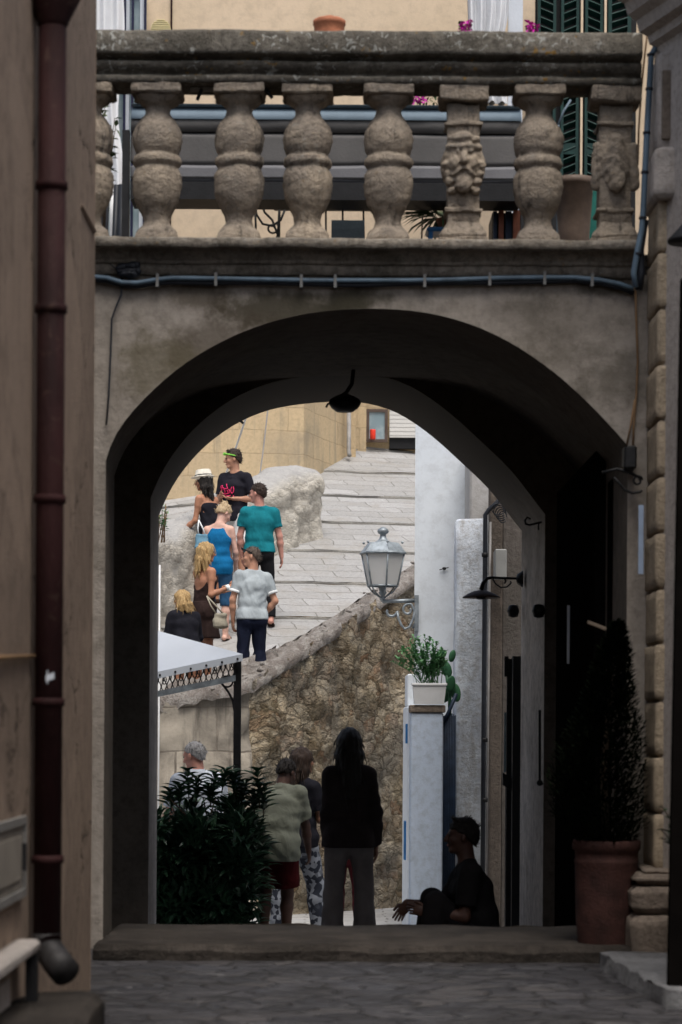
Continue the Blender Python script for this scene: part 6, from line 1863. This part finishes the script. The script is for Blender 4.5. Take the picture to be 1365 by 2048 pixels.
g = MB(); g.lathe((c.x, 15.6, ZF), [(.07, 0), (.09, .03), (.10, z_ * .5), (.105, z_ * .93), (.11, z_), (.095, z_)], 26); g.build('body', M['green_pot'], tgp, smooth=True)
# bougainvillea
for (px0, px1, py0, py1, lab) in ((812, 870, 172, 205, 'magenta flowering plant showing just under the rail beside the fifth baluster'), (918, 942, 42, 78, 'magenta blossom sprig rising above the rail left of the white drape'), (1055, 1076, 44, 78, 'magenta blossom sprig rising above the rail beside the green shutters')):
    D = 16.8 if py0 > 100 else 15.4
    t_ = thing('flower_plant', lab, 'flowers', (Wt((px0 + px1) / 2, py1, D).x, D, ZF)); pos, dirs, pos2, dirs2 = [], [], [], []
    for i in range(90):
        p = Wt(rr.uniform(px0, px1 - (18 if py0 > 100 else 0)), rr.uniform(py0, py1), D + rr.uniform(-.08, .08)); pos.append(p); dirs.append((rr.gauss(0, 1), rr.gauss(0, 1), rr.gauss(0, 1)))
    for i in range(70):
        p = Wt(rr.uniform(px0 + (20 if py0 > 100 else 0), px1 + (10 if py0 > 100 else 0)), rr.uniform(py0 + 5, py1 + 40), D + .05 + rr.uniform(-.08, .08)); pos2.append(p); dirs2.append((rr.gauss(0, 1), rr.gauss(0, 1), rr.gauss(0, 1)))
    V, F = leaves(pos, dirs, .028, .024, rr); MB().add(V, F).build('petals', M['petal'], t_)
    V, F = leaves(pos2, dirs2, .035, .02, rr); MB().add(V, F).build('foliage', M['leaf_yucca'], t_)
    b_ = Wt((px0 + px1) / 2, py1, D + .03); g = MB(); g.tube([(b_.x, D + .03, ZF), (b_.x + .02, D + .03, (b_.z + ZF) / 2), b_], .006, 5); g.build('stem', M['bark'], t_, smooth=True)
# folded parasol cloth and its pole, terracotta pot on the rail
D = 16.9
a, b = Wt(934, 50, D), Wt(1014, 50, D)
g = drape(a.x, b.x, D, atz(205, D, 970), 6.6, 4, .05, .25, 2.0); g2 = drape(a.x, b.x, D + .08, atz(205, D, 970), 6.6, 4, -.05, .25, 2.0); g.add(g2.V, g2.F)
tag(g.build('white_drape', M['cloth_white'], smooth=True), 'bunched white canvas hanging above the rail toward the right', 'canvas')
g = MB(); p0, p1 = Wt(1017, 60, D + .1), Wt(1046, 60, D + .1)
g.box(p0.x, p1.x, D + .1, D + .16, ZF, 6.7); tag(g.build('white_pole', M['frame_white']), 'wide pale white post right of the bunched canvas', 'post')
D = 13.9
tur = thing('clay_pot', 'terracotta clay bowl turned upside down on the stone rail', 'pot', (Wt(659, 60, D).x, D, zt(61)))
c = (Wt(659, 60, D).x, D + .02, zt(61) - .01); r_ = 32 * D / FPX
g = MB(); g.lathe(c, [(r_ * .9, 0), (r_ * .94, .06), (r_ * .97, .105), (r_ * 1.03, .110), (r_ * 1.03, .132), (r_ * .90, .140), (r_ * .55, .146), (.02, .148)], 26); g.build('bowl', M['terracotta'], tur, smooth=True)
g = MB(); g.lathe((c[0], c[1], c[2] + .146), [(.035, 0), (.032, .012), (.02, .016)], 14); g.build('knob', M['terracotta'], tur, smooth=True)
# green shutters
D = 17.4
def shutter(pxa, pxb, lab, flip):
    t_ = thing('shutter', lab, 'shutter', (Wt(pxa, 200, D).x, D, ZF), group='green louvred shutters')
    a, b = Wt(pxa, 200, D).x, Wt(pxb, 200, D).x; w = (b - a); st_ = w * .16
    g = MB(); g.box(a, a + st_, D, D + .04, ZF + .03, 6.7); g.box(b - st_, b, D, D + .04, ZF + .03, 6.7); g.box(a + st_, b - st_, D + .002, D + .038, ZF + .03, ZF + .14); g.box(a + st_, b - st_, D + .002, D + .038, 5.40, 5.48); g.build('frame', M['green_paint'], t_)
    g = MB(); z = ZF + .17
    while z < 6.65:
        zc_ = z
        tl = .018 * (1 if flip else -1)
        g.obox(((a + b) / 2, D + .02, zc_), (w / 2 - st_, 0, tl), (0, .022, -.014), (0, .003, .004)); z += .062
    g.build('louvres', M['green_paint'], t_)
shutter(1075, 1112, 'narrow green louvred shutter leaf furthest left by the white post', False)
shutter(1122, 1158, 'green louvred shutter leaf second from the left', True)
shutter(1170, 1206, 'green louvred shutter leaf third from the left, with a pale edge', False)
shutter(1216, 1262, 'green louvred shutter leaf furthest right, half behind the stone cornice', True)
for px, lab in ((1164, 'second and third'), (1211, 'third and fourth')):
    p = Wt(px, 100, D - .01); g = MB(); g.box(p.x - .008, p.x + .008, D - .02, D + .0, ZF, 6.7); tag(g.build('door_edge', M['cream']), 'pale upright door edge between the %s green shutter leaves' % lab, 'door edge')
g = MB(); a, b = Wt(1072, 100, D), Wt(1275, 100, D); g.box(a.x, b.x, D + .06, D + .09, ZF, 6.7); tag(g.build('dark_doorway', M['black']), 'dark doorway behind the green shutters', 'doorway')
g = MB(); g.tube([Wt(1117, 250, 15.4), Wt(1128, 222, 15.4), Wt(1142, 200, 15.4)], .008, 6); g.tube([(Wt(1117, 250, 15.4).x, 15.4, ZF), Wt(1117, 250, 15.4)], .008, 6)
tag(g.build('blue_rod', M['blue_and_sheen'], smooth=True), 'thin pale blue rod leaning in front of the green shutters', 'rod')
# ------------------------------------------------------------------ people
def skinmat(name, c): 
    t = NT(name); n = t.noise(9, 4, .6)
    t.col(t.mix(t.math('MULTIPLY', t.ramp(t.noise(40, 5, .7), .5, .7), .35), t.mix(t.ramp(n, .35, .65), tuple(x * .82 for x in c), tuple(min(1, x * 1.1) for x in c)), tuple(x * q for x, q in zip(c, (.85, .7, .65)))))
    t.p.inputs['Subsurface Weight'].default_value = .06; t.p.inputs['Subsurface Radius'].default_value = (.01, .004, .002)
    return t.set(.55, 0, .35)
M['skin_tan'] = skinmat('tanned skin', (.42, .20, .12)); M['skin_mid'] = skinmat('sunned skin', (.50, .26, .17)); M['skin_pale'] = skinmat('pale skin', (.62, .38, .30)); M['skin_red'] = skinmat('reddened skin', (.55, .27, .21))
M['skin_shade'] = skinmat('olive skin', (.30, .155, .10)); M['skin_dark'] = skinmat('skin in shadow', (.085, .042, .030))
M['eye'] = simple('dark eye', (.03, .02, .018), 0, 5, .3, bump=0); M['lips'] = simple('lips', (.40, .15, .12), .1, 20, .5, bump=0)
def fabric(name, c, var=.14, rough=.9):
    t = NT(name)
    n1 = t.noise(6, 5, .6); a = tuple(x * (1 - var) for x in c); b = tuple(min(1, x * (1 + var)) for x in c)
    t.col(t.mix(t.ramp(n1, .3, .7), a, b))
    w = t.n('ShaderNodeTexWave', Scale=2.6, Distortion=9.0, Detail=3); w.inputs['Detail Scale'].default_value = 1.6; t.l(t.mapping((1, 1, .55), (.4, .3, .2)), w.inputs['Vector'])
    f = t.noise(11, 4, .55, t.mapping((1, 1, .6)), dist=1.2)
    t.bump(t.math('ADD', t.math('MULTIPLY', w.outputs['Fac'], .55), t.math('ADD', f, t.math('MULTIPLY', t.noise(160, 2, .6), .08))), .32, .03)
    return t.set(rough, 0, .12)
for n_, c_ in dict(teal=(.010, .165, .20), greytee=(.36, .40, .42), blacktee=(.018, .017, .024), bluetank=(.006, .115, .27), denim=(.025, .075, .15), browndress=(.030, .018, .016), blacktop=(.012, .012, .017), jeansdark=(.010, .013, .028), blackpants=(.012, .012, .014), whiteshort=(.78, .77, .76), whiteshirt=(.55, .60, .68), polo=(.20, .21, .165), redshort=(.055, .005, .006), jacket=(.028, .021, .020), greytrouser=(.17, .15, .14), darkred=(.085, .015, .02), seatblack=(.012, .011, .012), hatcream=(.78, .74, .64), cuff=(.80, .82, .82), bagcream=(.36, .33, .26), sandalred=(.30, .03, .06), leather=(.03, .018, .014), pink=(.95, .06, .20), neon=(.30, .75, .12), bagblue=(.14, .27, .36)).items():
    M[n_] = fabric(n_ + ' cloth', c_)
def hairmat(name, c1, c2):
    t = NT(name); n = t.noise(1.0, 5, .7, t.mapping((90, 90, 12)))
    t.col(t.mix(t.ramp(n, .3, .7), c1, c2)); t.bump(t.math('ADD', n, t.noise(1.0, 4, .7, t.mapping((260, 260, 60)))), .7, .010); return t.set(.5, 0, .3)
M['hair_black'] = hairmat('black hair', (.008, .006, .005), (.022, .016, .013)); M['hair_brown'] = hairmat('dark brown hair', (.018, .010, .007), (.045, .026, .017))
M['hair_blond'] = hairmat('blond hair', (.28, .16, .06), (.60, .42, .20)); M['hair_fair'] = hairmat('fair hair', (.40, .28, .16), (.62, .48, .30)); M['hair_grey'] = hairmat('grey hair', (.16, .15, .15), (.42, .42, .43)); M['hair_buzz'] = hairmat('cropped hair', (.055, .038, .028), (.12, .09, .07))
t = NT('patterned cloth'); vo = t.n('ShaderNodeTexVoronoi', Scale=26.0); t.l(t.tc, vo.inputs['Vector'])
sp = t.n('ShaderNodeSeparateColor'); t.l(vo.outputs['Color'], sp.inputs[0]); t.col(t.mix(t.ramp(sp.outputs[0], .4, .6), (.035, .04, .055), (.26, .28, .32))); M['patterned'] = t.set(.85, 0, .1)

def tube_part(pts_fn, r, n=7):
    def fn(k):
        g = MB(); g.tube(pts_fn(k), r, n); return g.V, g.F
    return fn
SH = lambda mat, f=shoe: [('shoe', f(-1), M[mat]), ('shoe', f(1), M[mat])]
def ground_of(x, d): return ramp_z(x, d) + .004

# man in the teal shirt
d = 30.8; x = atx(517, d); k = skeleton(1.79, build=1.0, headyaw=58, headpitch=4, twist=4, armL=((-.22, .08, -1), (.12, .12, -1)), armR=((.26, .02, -1), (.12, .14, -1)), legL=((-.02, .22, -1), (0, -.05, -1)), legR=((.10, -.02, -1), (.02, -.28, -1)), footR=18)
person('man in teal T-shirt and black trousers seen from behind, head turned left', x, d, ground_of(x, d), 6, k, M['skin_red'],
       [('shirt', top(.62, .014, -.03, seed=11, loose=.004), M['teal']), ('trousers', trousers(1.93, .012, .05, seed=12), M['blackpants'])] + SH('leather', sandal), (hair_short(.014, .07, -.085), M['hair_brown']), group='people on the ramp')
# man in the grey shirt
d = 28.0; x = atx(503, d); k = skeleton(1.70, build=.92, lean=3, side=3, headyaw=62, headpitch=3, armL=((-.30, .02, -1), (.10, .22, -1)), armR=((.34, -.22, -1), (-.55, .40, -.75)), legL=((-.05, .02, -1), (0, -.03, -1)), legR=((.04, .05, -1), (0, -.1, -1)))
def cuff(sd):
    def fn(k):
        sh, el, wr = k.arm[sd][:3]; ua = (el - sh).normalized(); f = Field(np.array(sh.lerp(el, .65)) - .2, np.array(sh.lerp(el, .65)) + .2, .008)
        f.add(cone(sh, el, .058 * k.s * k.build, .056 * k.s * k.build), .01, .020, [(sh.lerp(el, .69), ua), (sh.lerp(el, .58), -ua)]); return f
    return fn
def glasses_up(k):
    g = MB()
    g.tube([hp(k, -.082, -.02, .04), hp(k, -.080, .05, .075), hp(k, -.045, .10, .098), hp(k, 0, .107, .098), hp(k, .045, .10, .098), hp(k, .080, .05, .075), hp(k, .082, -.02, .04)], .006, 6)
    for sd in (-1, 1):
        s_ = MB().sphere((0, 0, 0), (.030, .008, .021), 12, 8); a_ = k.hm @ Matrix.Rotation(R(-28), 3, 'X') @ Matrix.Rotation(R(-sd * 18), 3, 'Z'); s_.V = [a_ @ v + hp(k, sd * .036, .104, .098) for v in s_.V]; g.add(s_.V, s_.F)
    return g.V, g.F
person('man in pale grey T-shirt with white cuffs and sunglasses pushed up, in profile', x, d, ground_of(x, d), 22, k, M['skin_mid'],
       [('shirt', top(.66, .018, -.045, seed=13, loose=.008, amp=.005), M['greytee']), ('cuff', cuff(-1), M['cuff']), ('cuff', cuff(1), M['cuff']), ('trousers', trousers(1.95, .018, .04, seed=14, amp=.006), M['jeansdark']), ('sunglasses', glasses_up, M['black'])] + SH('leather'), (hair_short(.004, .072, -.075), M['hair_buzz']), group='people on the ramp')
# young man in the black shirt with a pink print
d = 32.7; x = atx(468, d); k = skeleton(1.83, build=.93, headyaw=-52, headpitch=6, armL=((-.30, -.10, -1), (.85, .62, .02)), armR=((.22, .05, -1), (-.5, .75, .1)), legL=((-.05, .05, -1), (0, -.02, -1)), legR=((.04, .0, -1), (0, -.02, -1)))
def neon_glasses(k):
    g = MB()
    g.tube([hp(k, -.084, -.03, .035), hp(k, -.082, .05, .058), hp(k, -.045, .098, .074), hp(k, 0, .106, .076), hp(k, .045, .098, .074), hp(k, .082, .05, .058), hp(k, .084, -.03, .035)], .009, 6)
    for sd in (-1, 1):
        s_ = MB().sphere((0, 0, 0), (.034, .010, .020), 12, 8); a_ = k.hm @ Matrix.Rotation(R(-18), 3, 'X') @ Matrix.Rotation(R(-sd * 18), 3, 'Z'); s_.V = [a_ @ v + hp(k, sd * .036, .104, .074) for v in s_.V]; g.add(s_.V, s_.F)
    return g.V, g.F
tbt, made = person('young man in black T-shirt with pink printed lettering and neon green sunglasses on his forehead', x, d, ground_of(x, d), 152, k, M['skin_mid'],
       [('shirt', top(.72, .014, -.10, seed=15, loose=.008), M['blacktee']), ('shorts', trousers(.82, .022, .05, seed=16, flare=.02), M['whiteshort']), ('sunglasses', neon_glasses, M['neon'])] + SH('sandalred', sandal), (hair_short(.022, .068, -.075, tuft=.012, amp=.006), M['hair_brown']), group='people on the ramp')
bpy.context.view_layer.update()
so = made['shirt']; mw = so.matrix_world.copy()
bv = BVHTree.FromPolygons([mw @ v.co for v in so.data.vertices], [tuple(p.vertices) for p in so.data.polygons])
def chest_pt(cx_, cy_):
    px, py = 380 + cx_ / 6.205, 880 + cy_ / 6.205
    o = Vector((0, 0, EYE)); dv = (at(px, py, 30.0) - o).normalized()
    h_ = bv.ray_cast(o, dv)
    return (h_[0] + h_[1] * .003) if h_[0] is not None else None
strokes = [[(383, 600), (392, 572), (408, 566), (410, 590), (396, 618), (386, 640), (398, 650)], [(458, 548), (462, 575), (472, 606), (452, 604), (428, 604), (416, 590)], [(424, 612), (440, 625), (440, 655)],
           [(540, 578), (546, 610), (542, 645), (524, 664), (508, 640), (512, 605), (522, 585)], [(412, 660), (440, 672), (470, 664), (492, 655), (496, 630), (484, 612)], [(462, 622), (476, 636), (470, 648)], [(400, 690), (430, 700), (470, 696), (506, 690)], [(541, 686), (544, 716)], [(400, 580), (402, 626)]]
g = MB()
for s_ in strokes:
    dense = []
    for a_, b_ in zip(s_[:-1], s_[1:]):
        for q in np.linspace(0, 1, 4)[:-1]: dense.append((a_[0] + (b_[0] - a_[0]) * q, a_[1] + (b_[1] - a_[1]) * q))
    dense.append(s_[-1]); pts = [p for p in (chest_pt(*q) for q in dense) if p is not None]
    if len(pts) > 1: g.tube(pts, .0065, 5)
if g.V:
    inv = tbt.matrix_world.inverted(); V = [inv @ v for v in g.V]
    link_mesh('print', raw_mesh('print', V, g.F, M['pink']), tbt)['label'] = 'pink outlined lettering printed on the chest'
# woman in the white hat
d = 32.0; x = atx(421, d); k = skeleton(1.72, True, lean=12, headyaw=34, headpitch=2, armL=((-.12, .12, -1), (-.30, .72, -.60)), armR=((.15, .25, -1), (0, .9, -.4)))
def hat(k):
    f = Field(np.array(k.head) - .24, np.array(k.head) + .3, .008)
    u = k.hm @ Vector((0, 0, 1)); r_ = k.hm @ Vector((1, 0, 0)); fw = k.hm @ Vector((0, 1, 0))
    f.add(tor(hp(k, 0, -.012, .075), hp(k, 0, -.012, .155), (.100, .118), (.078, .100), r_, fw), .01, planes=[(hp(k, 0, 0, .172), u)])
    f.add(ell(hp(k, 0, -.0, .070), (.132, .165, .014), [r_, fw, u]), .012)
    f.add(ell(hp(k, 0, -.0, .185), (.018, .09, .022), [r_, fw, u]), .02, sub=True)
    return f
def hatband(k):
    f = Field(np.array(k.head) - .24, np.array(k.head) + .3, .008); u = k.hm @ Vector((0, 0, 1))
    f.add(tor(hp(k, 0, -.012, .075), hp(k, 0, -.012, .155), (.100, .118), (.078, .100), k.hm @ Vector((1, 0, 0)), k.hm @ Vector((0, 1, 0))), .01, .005, planes=[(hp(k, 0, 0, .103), u), (hp(k, 0, 0, .080), -u)])
    return f
person('woman in white brimmed hat and strapless black top leaning on the parapet', x, d, ground_of(x, d), 52, k, M['skin_tan'],
       [('top', top(0, .012, -.05, 'strapless', seed=17), M['blacktop']), ('skirt', skirt(.30, .14, (.19, .15)), M['blacktop']), ('hat', hat, M['hatcream']), ('hat_band', hatband, M['blacktop'])] + SH('leather'), (hair_long(.27, .095, .03, seed=3, amp=.012), M['hair_black']), group='people on the ramp')
# fair haired person in the blue vest
d = 30.35; x = atx(433, d); k = skeleton(1.73, True, build=.98, lean=10, headyaw=-42, headpitch=34, armL=((-.20, .15, -1), (.25, .7, -.6)), armR=((.20, .10, -1), (-.1, .45, -.9)), legL=((-.02, .06, -1), (0, -.05, -1)), legR=((.05, .02, -1), (0, -.05, -1)))
def bun(k):
    f = hair_short(.02, .062, -.06, amp=.006)(k)
    f.add(hell(k, (0, -.07, .115), (.04, .04, .035)), .015); return f
person('fair haired person with hair pinned up, in blue vest and denim, seen from behind', x, d, ground_of(x, d), -12, k, M['skin_pale'],
       [('vest', top(0, .014, -.12, 'tank', seed=18, loose=.004), M['bluetank']), ('denim_shorts', trousers(1.12, .014, .06, seed=19, flare=.012), M['denim'])] + SH('leather', sandal), (bun, M['hair_fair']), group='people on the ramp')
# woman in the brown dress
d = 28.6; x = atx(407, d); k = skeleton(1.66, True, headyaw=-22, headpitch=2, armL=((-.05, .25, -1), (.30, .88, .25)), armR=((.12, -.12, -1), (.28, .86, .40)))
def bracelet(k):
    sh, el, wr = k.arm[1][:3]; g = MB(); g.tube([wr.lerp(el, .16), wr.lerp(el, -.02)], [.038, .036], 12); return g.V, g.F
person('woman with long blond hair in dark brown halter dress, hand held out in talk', x, d, ground_of(x, d), -52, k, M['skin_tan'],
       [('dress', top(0, .012, -.06, 'halter', seed=20), M['browndress']), ('skirt', skirt(.36, .135, (.225, .18), .014), M['browndress']), ('bracelet', bracelet, M['cuff'])] + SH('sandalred', sandal), (hair_long(.25, .10, .03, seed=6, amp=.013), M['hair_blond']), group='people on the ramp', curl=.35)
# woman in the black top
d = 27.8; x = atx(371, d); k = skeleton(1.45, True, build=1.08, lean=8, headyaw=38, headpitch=3, armL=((-.30, .10, -1), (.35, .6, -.6)), armR=((.32, .12, -1), (-.35, .6, -.6)))
person('woman with straight blond bob in a black top behind the gazebo roof', x, d, ground_of(x, d), 32, k, M['skin_tan'],
       [('top', top(1.75, .022, -.12, seed=21, loose=.012, amp=.006), M['blacktop']), ('skirt', skirt(.20, .14, (.19, .16)), M['blacktop'])] + SH('leather'), (hair_long(.19, .105, .02, seed=8, th=.024), M['hair_blond']), group='people on the ramp')
# bags
def strap_bag(name, label, top_, bot, size, mat, strap, d_):
    t_ = thing(name, label, 'bag', at(*bot, d_)); c_ = at(*bot, d_)
    f = Field(np.array(c_) - .25, np.array(c_) + .25, .008)
    for sx in (-1, 1): f.add(tor(c_ + Vector((sx * size[0] * .6, 0, size[2] * .6)), c_ + Vector((sx * size[0] * .7, 0, -size[2] * .7)), (size[0] * .35, size[1] * .7), (size[0] * .4, size[1]), (1, 0, 0), (0, 1, 0)), .02)
    f.add(tor(c_ + Vector((0, 0, size[2] * .55)), c_ - Vector((0, 0, size[2] * .72)), (size[0] * .8, size[1] * .7), (size[0] * .9, size[1]), (1, 0, 0), (0, 1, 0)), .03); f.wave(wr_noise(.006, 4))
    V, F = f.mesh(); MB().add(V, F).build('body', M[mat], t_, smooth=True)
    A = at(*top_, d_)
    for sx, nm in ((-.5, 'strap'), (.6, 'strap')):
        g = MB(); e = c_ + Vector((sx * size[0], -.01, size[2] * .6)); g.tube([A, A.lerp(e, .5) + Vector((sx * .02, -.02, -.01)), e], .009, 6); g.build(nm, M[strap], t_, smooth=True)
strap_bag('handbag', 'small cream handbag hanging at the side of the woman in the brown dress', (414, 1192), (441, 1240), (.075, .04, .10), 'bagcream', 'bagcream', 28.25)
strap_bag('shoulder_bag', 'pale blue shoulder bag with white strap beside the blue vest', (398, 1040), (404, 1082), (.075, .045, .11), 'bagblue', 'cuff', 30.1)
# old man in the white shirt beyond the bush
d = 21.6; x = atx(402, d); k = skeleton(1.74, build=1.08, lean=6, headyaw=30, headpitch=14, armL=((-.25, .2, -1), (.2, .8, -.4)), armR=((.25, .15, -1), (-.2, .8, -.4)))
def collar(k):
    f = Field(np.array(k.neck) - .2, np.array(k.neck) + .2, .007)
    f.add(tor(k.neck - k.u1 * .02, k.neck + k.u1 * .04 + k.f1 * .01, (.082 * k.s, .080 * k.s), (.066 * k.s, .068 * k.s), k.r1, k.f1), .01); f.add(tor(k.neck + k.u1 * .05, k.neck + k.u1 * .12, (.058, .058), (.06, .06), k.r1, k.f1), .005, sub=True); f.cut(k.neck + k.u1 * .055 * k.s, k.u1); return f
person('grey haired man in a white collared shirt standing beyond the dark bush', x, d, street_z(d), 28, k, M['skin_red'],
       [('shirt', top(.8, .022, -.08, seed=23, loose=.018, amp=.007), M['whiteshirt']), ('collar', collar, M['whiteshirt']), ('trousers', trousers(1.95, .016, .05), M['jeansdark'])] + SH('leather'), (hair_short(.008, .078, -.07), M['hair_grey']), group='people below the arch')
# man in the khaki polo and red shorts
d = 20.4; x = atx(553, d); k = skeleton(1.60, build=1.04, lean=22, twist=-6, headyaw=-18, headpitch=26, armL=((-.16, -.05, -1), (.0, .2, -1)), armR=((.16, .24, -1), (.02, .38, -1)), legL=((-.03, .02, -1), (0, -.06, -1)), legR=((.03, .12, -1), (0, -.05, -1)))
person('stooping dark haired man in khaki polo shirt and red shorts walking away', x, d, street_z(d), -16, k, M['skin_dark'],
       [('polo_shirt', top(.78, .020, -.16, seed=24, loose=.018, amp=.006), M['polo']), ('collar', collar, M['polo']), ('shorts', trousers(.86, .028, .0, seed=25, flare=.02), M['redshort'])] + SH('leather'), (hair_short(.016, .07, -.075), M['hair_black']), group='people below the arch')
# woman walking in patterned trousers
d = 21.6; x = atx(596, d); k = skeleton(1.70, True, lean=4, headyaw=-20, armL=((-.1, .2, -1), (.2, .7, -.5)), armR=((.15, .2, -1), (-.1, .9, -.2)), legL=((-.03, -.18, -1), (0, -.2, -1)), legR=((.05, .34, -1), (.05, .08, -1)))
person('dark haired woman in black top and patterned trousers walking behind the polo man', x, d, street_z(d), -38, k, M['skin_shade'],
       [('top', top(.7, .020, -.08, seed=26, loose=.012), M['blacktop']), ('trousers', trousers(1.9, .026, .05, seed=27, amp=.007), M['patterned'])] + SH('leather'), (hair_long(.34, .085, .04, seed=9), M['hair_brown']), group='people below the arch')
# tall woman with long hair in the dark jacket
d = 18.6; x = atx(700, d); k = skeleton(1.74, True, build=.86, headyaw=8, armL=((-.07, .0, -1), (.02, .12, -1)), armR=((.20, -.02, -1), (.03, .10, -1)), legL=((-.06, .0, -1), (-.03, -.02, -1)), legR=((.06, .02, -1), (.02, -.03, -1)))
person('long haired woman in black jacket and grey trousers standing in shade, back turned', x, d, street_z(d), 2, k, M['skin_shade'],
       [('jacket', top(1.95, .024, -.09, seed=28, loose=.012, amp=.005), M['jacket']), ('trousers', trousers(1.98, .022, .04, seed=29, flare=.035, amp=.004), M['greytrouser'])] + SH('leather'), (hair_long(.42, .092, .045, seed=10, th=.016, amp=.003), M['hair_black']), group='people below the arch')
d = 22.0; x = atx(697, d); k = skeleton(1.52, True, legL=((-.05, .14, -1), (0, -.1, -1)), legR=((.08, .02, -1), (.06, -.12, -1)))
person('walker in dark red trousers mostly hidden behind the long haired woman', x, d, street_z(d), -10, k, M['skin_shade'],
       [('top', top(.8, .016, -.06, seed=30), M['jacket']), ('trousers', trousers(1.9, .014, .05, seed=31), M['darkred'])] + SH('leather'), (hair_short(.014, .07, -.07), M['hair_black']), group='people below the arch')
# seated man in silhouette on the steps
d = 16.45; x = atx(962, d); k = skeleton(1.74, build=1.02, lean=11, headyaw=0, headpitch=-4, armL=((-.05, .15, -1), (.14, .9, .12)), armR=((.10, .50, -.85), (.0, 1, .10), (.05, .55, -.85)), legL=((-.18, .74, .68), (-.05, .18, -1)), legR=((.20, .74, .68), (.05, .18, -1)), seat=-.0)
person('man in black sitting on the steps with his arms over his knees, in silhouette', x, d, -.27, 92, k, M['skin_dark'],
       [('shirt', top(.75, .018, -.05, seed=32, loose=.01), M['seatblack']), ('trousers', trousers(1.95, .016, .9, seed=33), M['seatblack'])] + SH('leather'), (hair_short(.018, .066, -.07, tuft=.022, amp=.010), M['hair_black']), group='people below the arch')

# ------------------------------------------------------------------ light
w = bpy.data.worlds.new('World'); sc.world = w; w.use_nodes = True
nt = w.node_tree; nt.nodes.clear()
wo = nt.nodes.new('ShaderNodeOutputWorld'); bg = nt.nodes.new('ShaderNodeBackground'); sky = nt.nodes.new('ShaderNodeTexSky')
sun_dir = Vector((.10, -.40, .91)).normalized()
EL = math.asin(sun_dir.z); AZ = math.atan2(sun_dir.x, sun_dir.y)
sky.sky_type = 'NISHITA'; sky.sun_disc = False; sky.sun_elevation = EL; sky.sun_rotation = AZ
sky.air_density = 1.0; sky.dust_density = 4.0; sky.ozone_density = .6
hs = nt.nodes.new('ShaderNodeHueSaturation'); hs.inputs['Saturation'].default_value = .7
nt.links.new(sky.outputs[0], hs.inputs['Color']); nt.links.new(hs.outputs[0], bg.inputs['Color'])
bg.inputs['Strength'].default_value = .15
nt.links.new(bg.outputs[0], wo.inputs[0])
ld = bpy.data.lights.new('sun', 'SUN'); lo_ = bpy.data.objects.new('sun', ld); COL.objects.link(lo_)
ld.energy = 2.8; ld.angle = R(35); ld.color = (1, .96, .90)
lo_.rotation_euler = sun_dir.to_track_quat('Z', 'Y').to_euler(); lo_.location = (0, 20, 30)

# ------------------------------------------------------------------ render settings
sc.view_settings.view_transform = 'Standard'; sc.view_settings.look = 'None'; sc.view_settings.exposure = 0; sc.view_settings.gamma = 1
sc.render.engine = 'CYCLES'
sc.cycles.use_denoising = True
try: sc.cycles.denoiser = 'OPENIMAGEDENOISE'
except Exception: pass
sc.cycles.max_bounces = 8; sc.cycles.diffuse_bounces = 5; sc.cycles.glossy_bounces = 3; sc.cycles.transmission_bounces = 4
sc.cycles.caustics_reflective = False; sc.cycles.caustics_refractive = False
sc.cycles.use_adaptive_sampling = True; sc.cycles.adaptive_threshold = .02
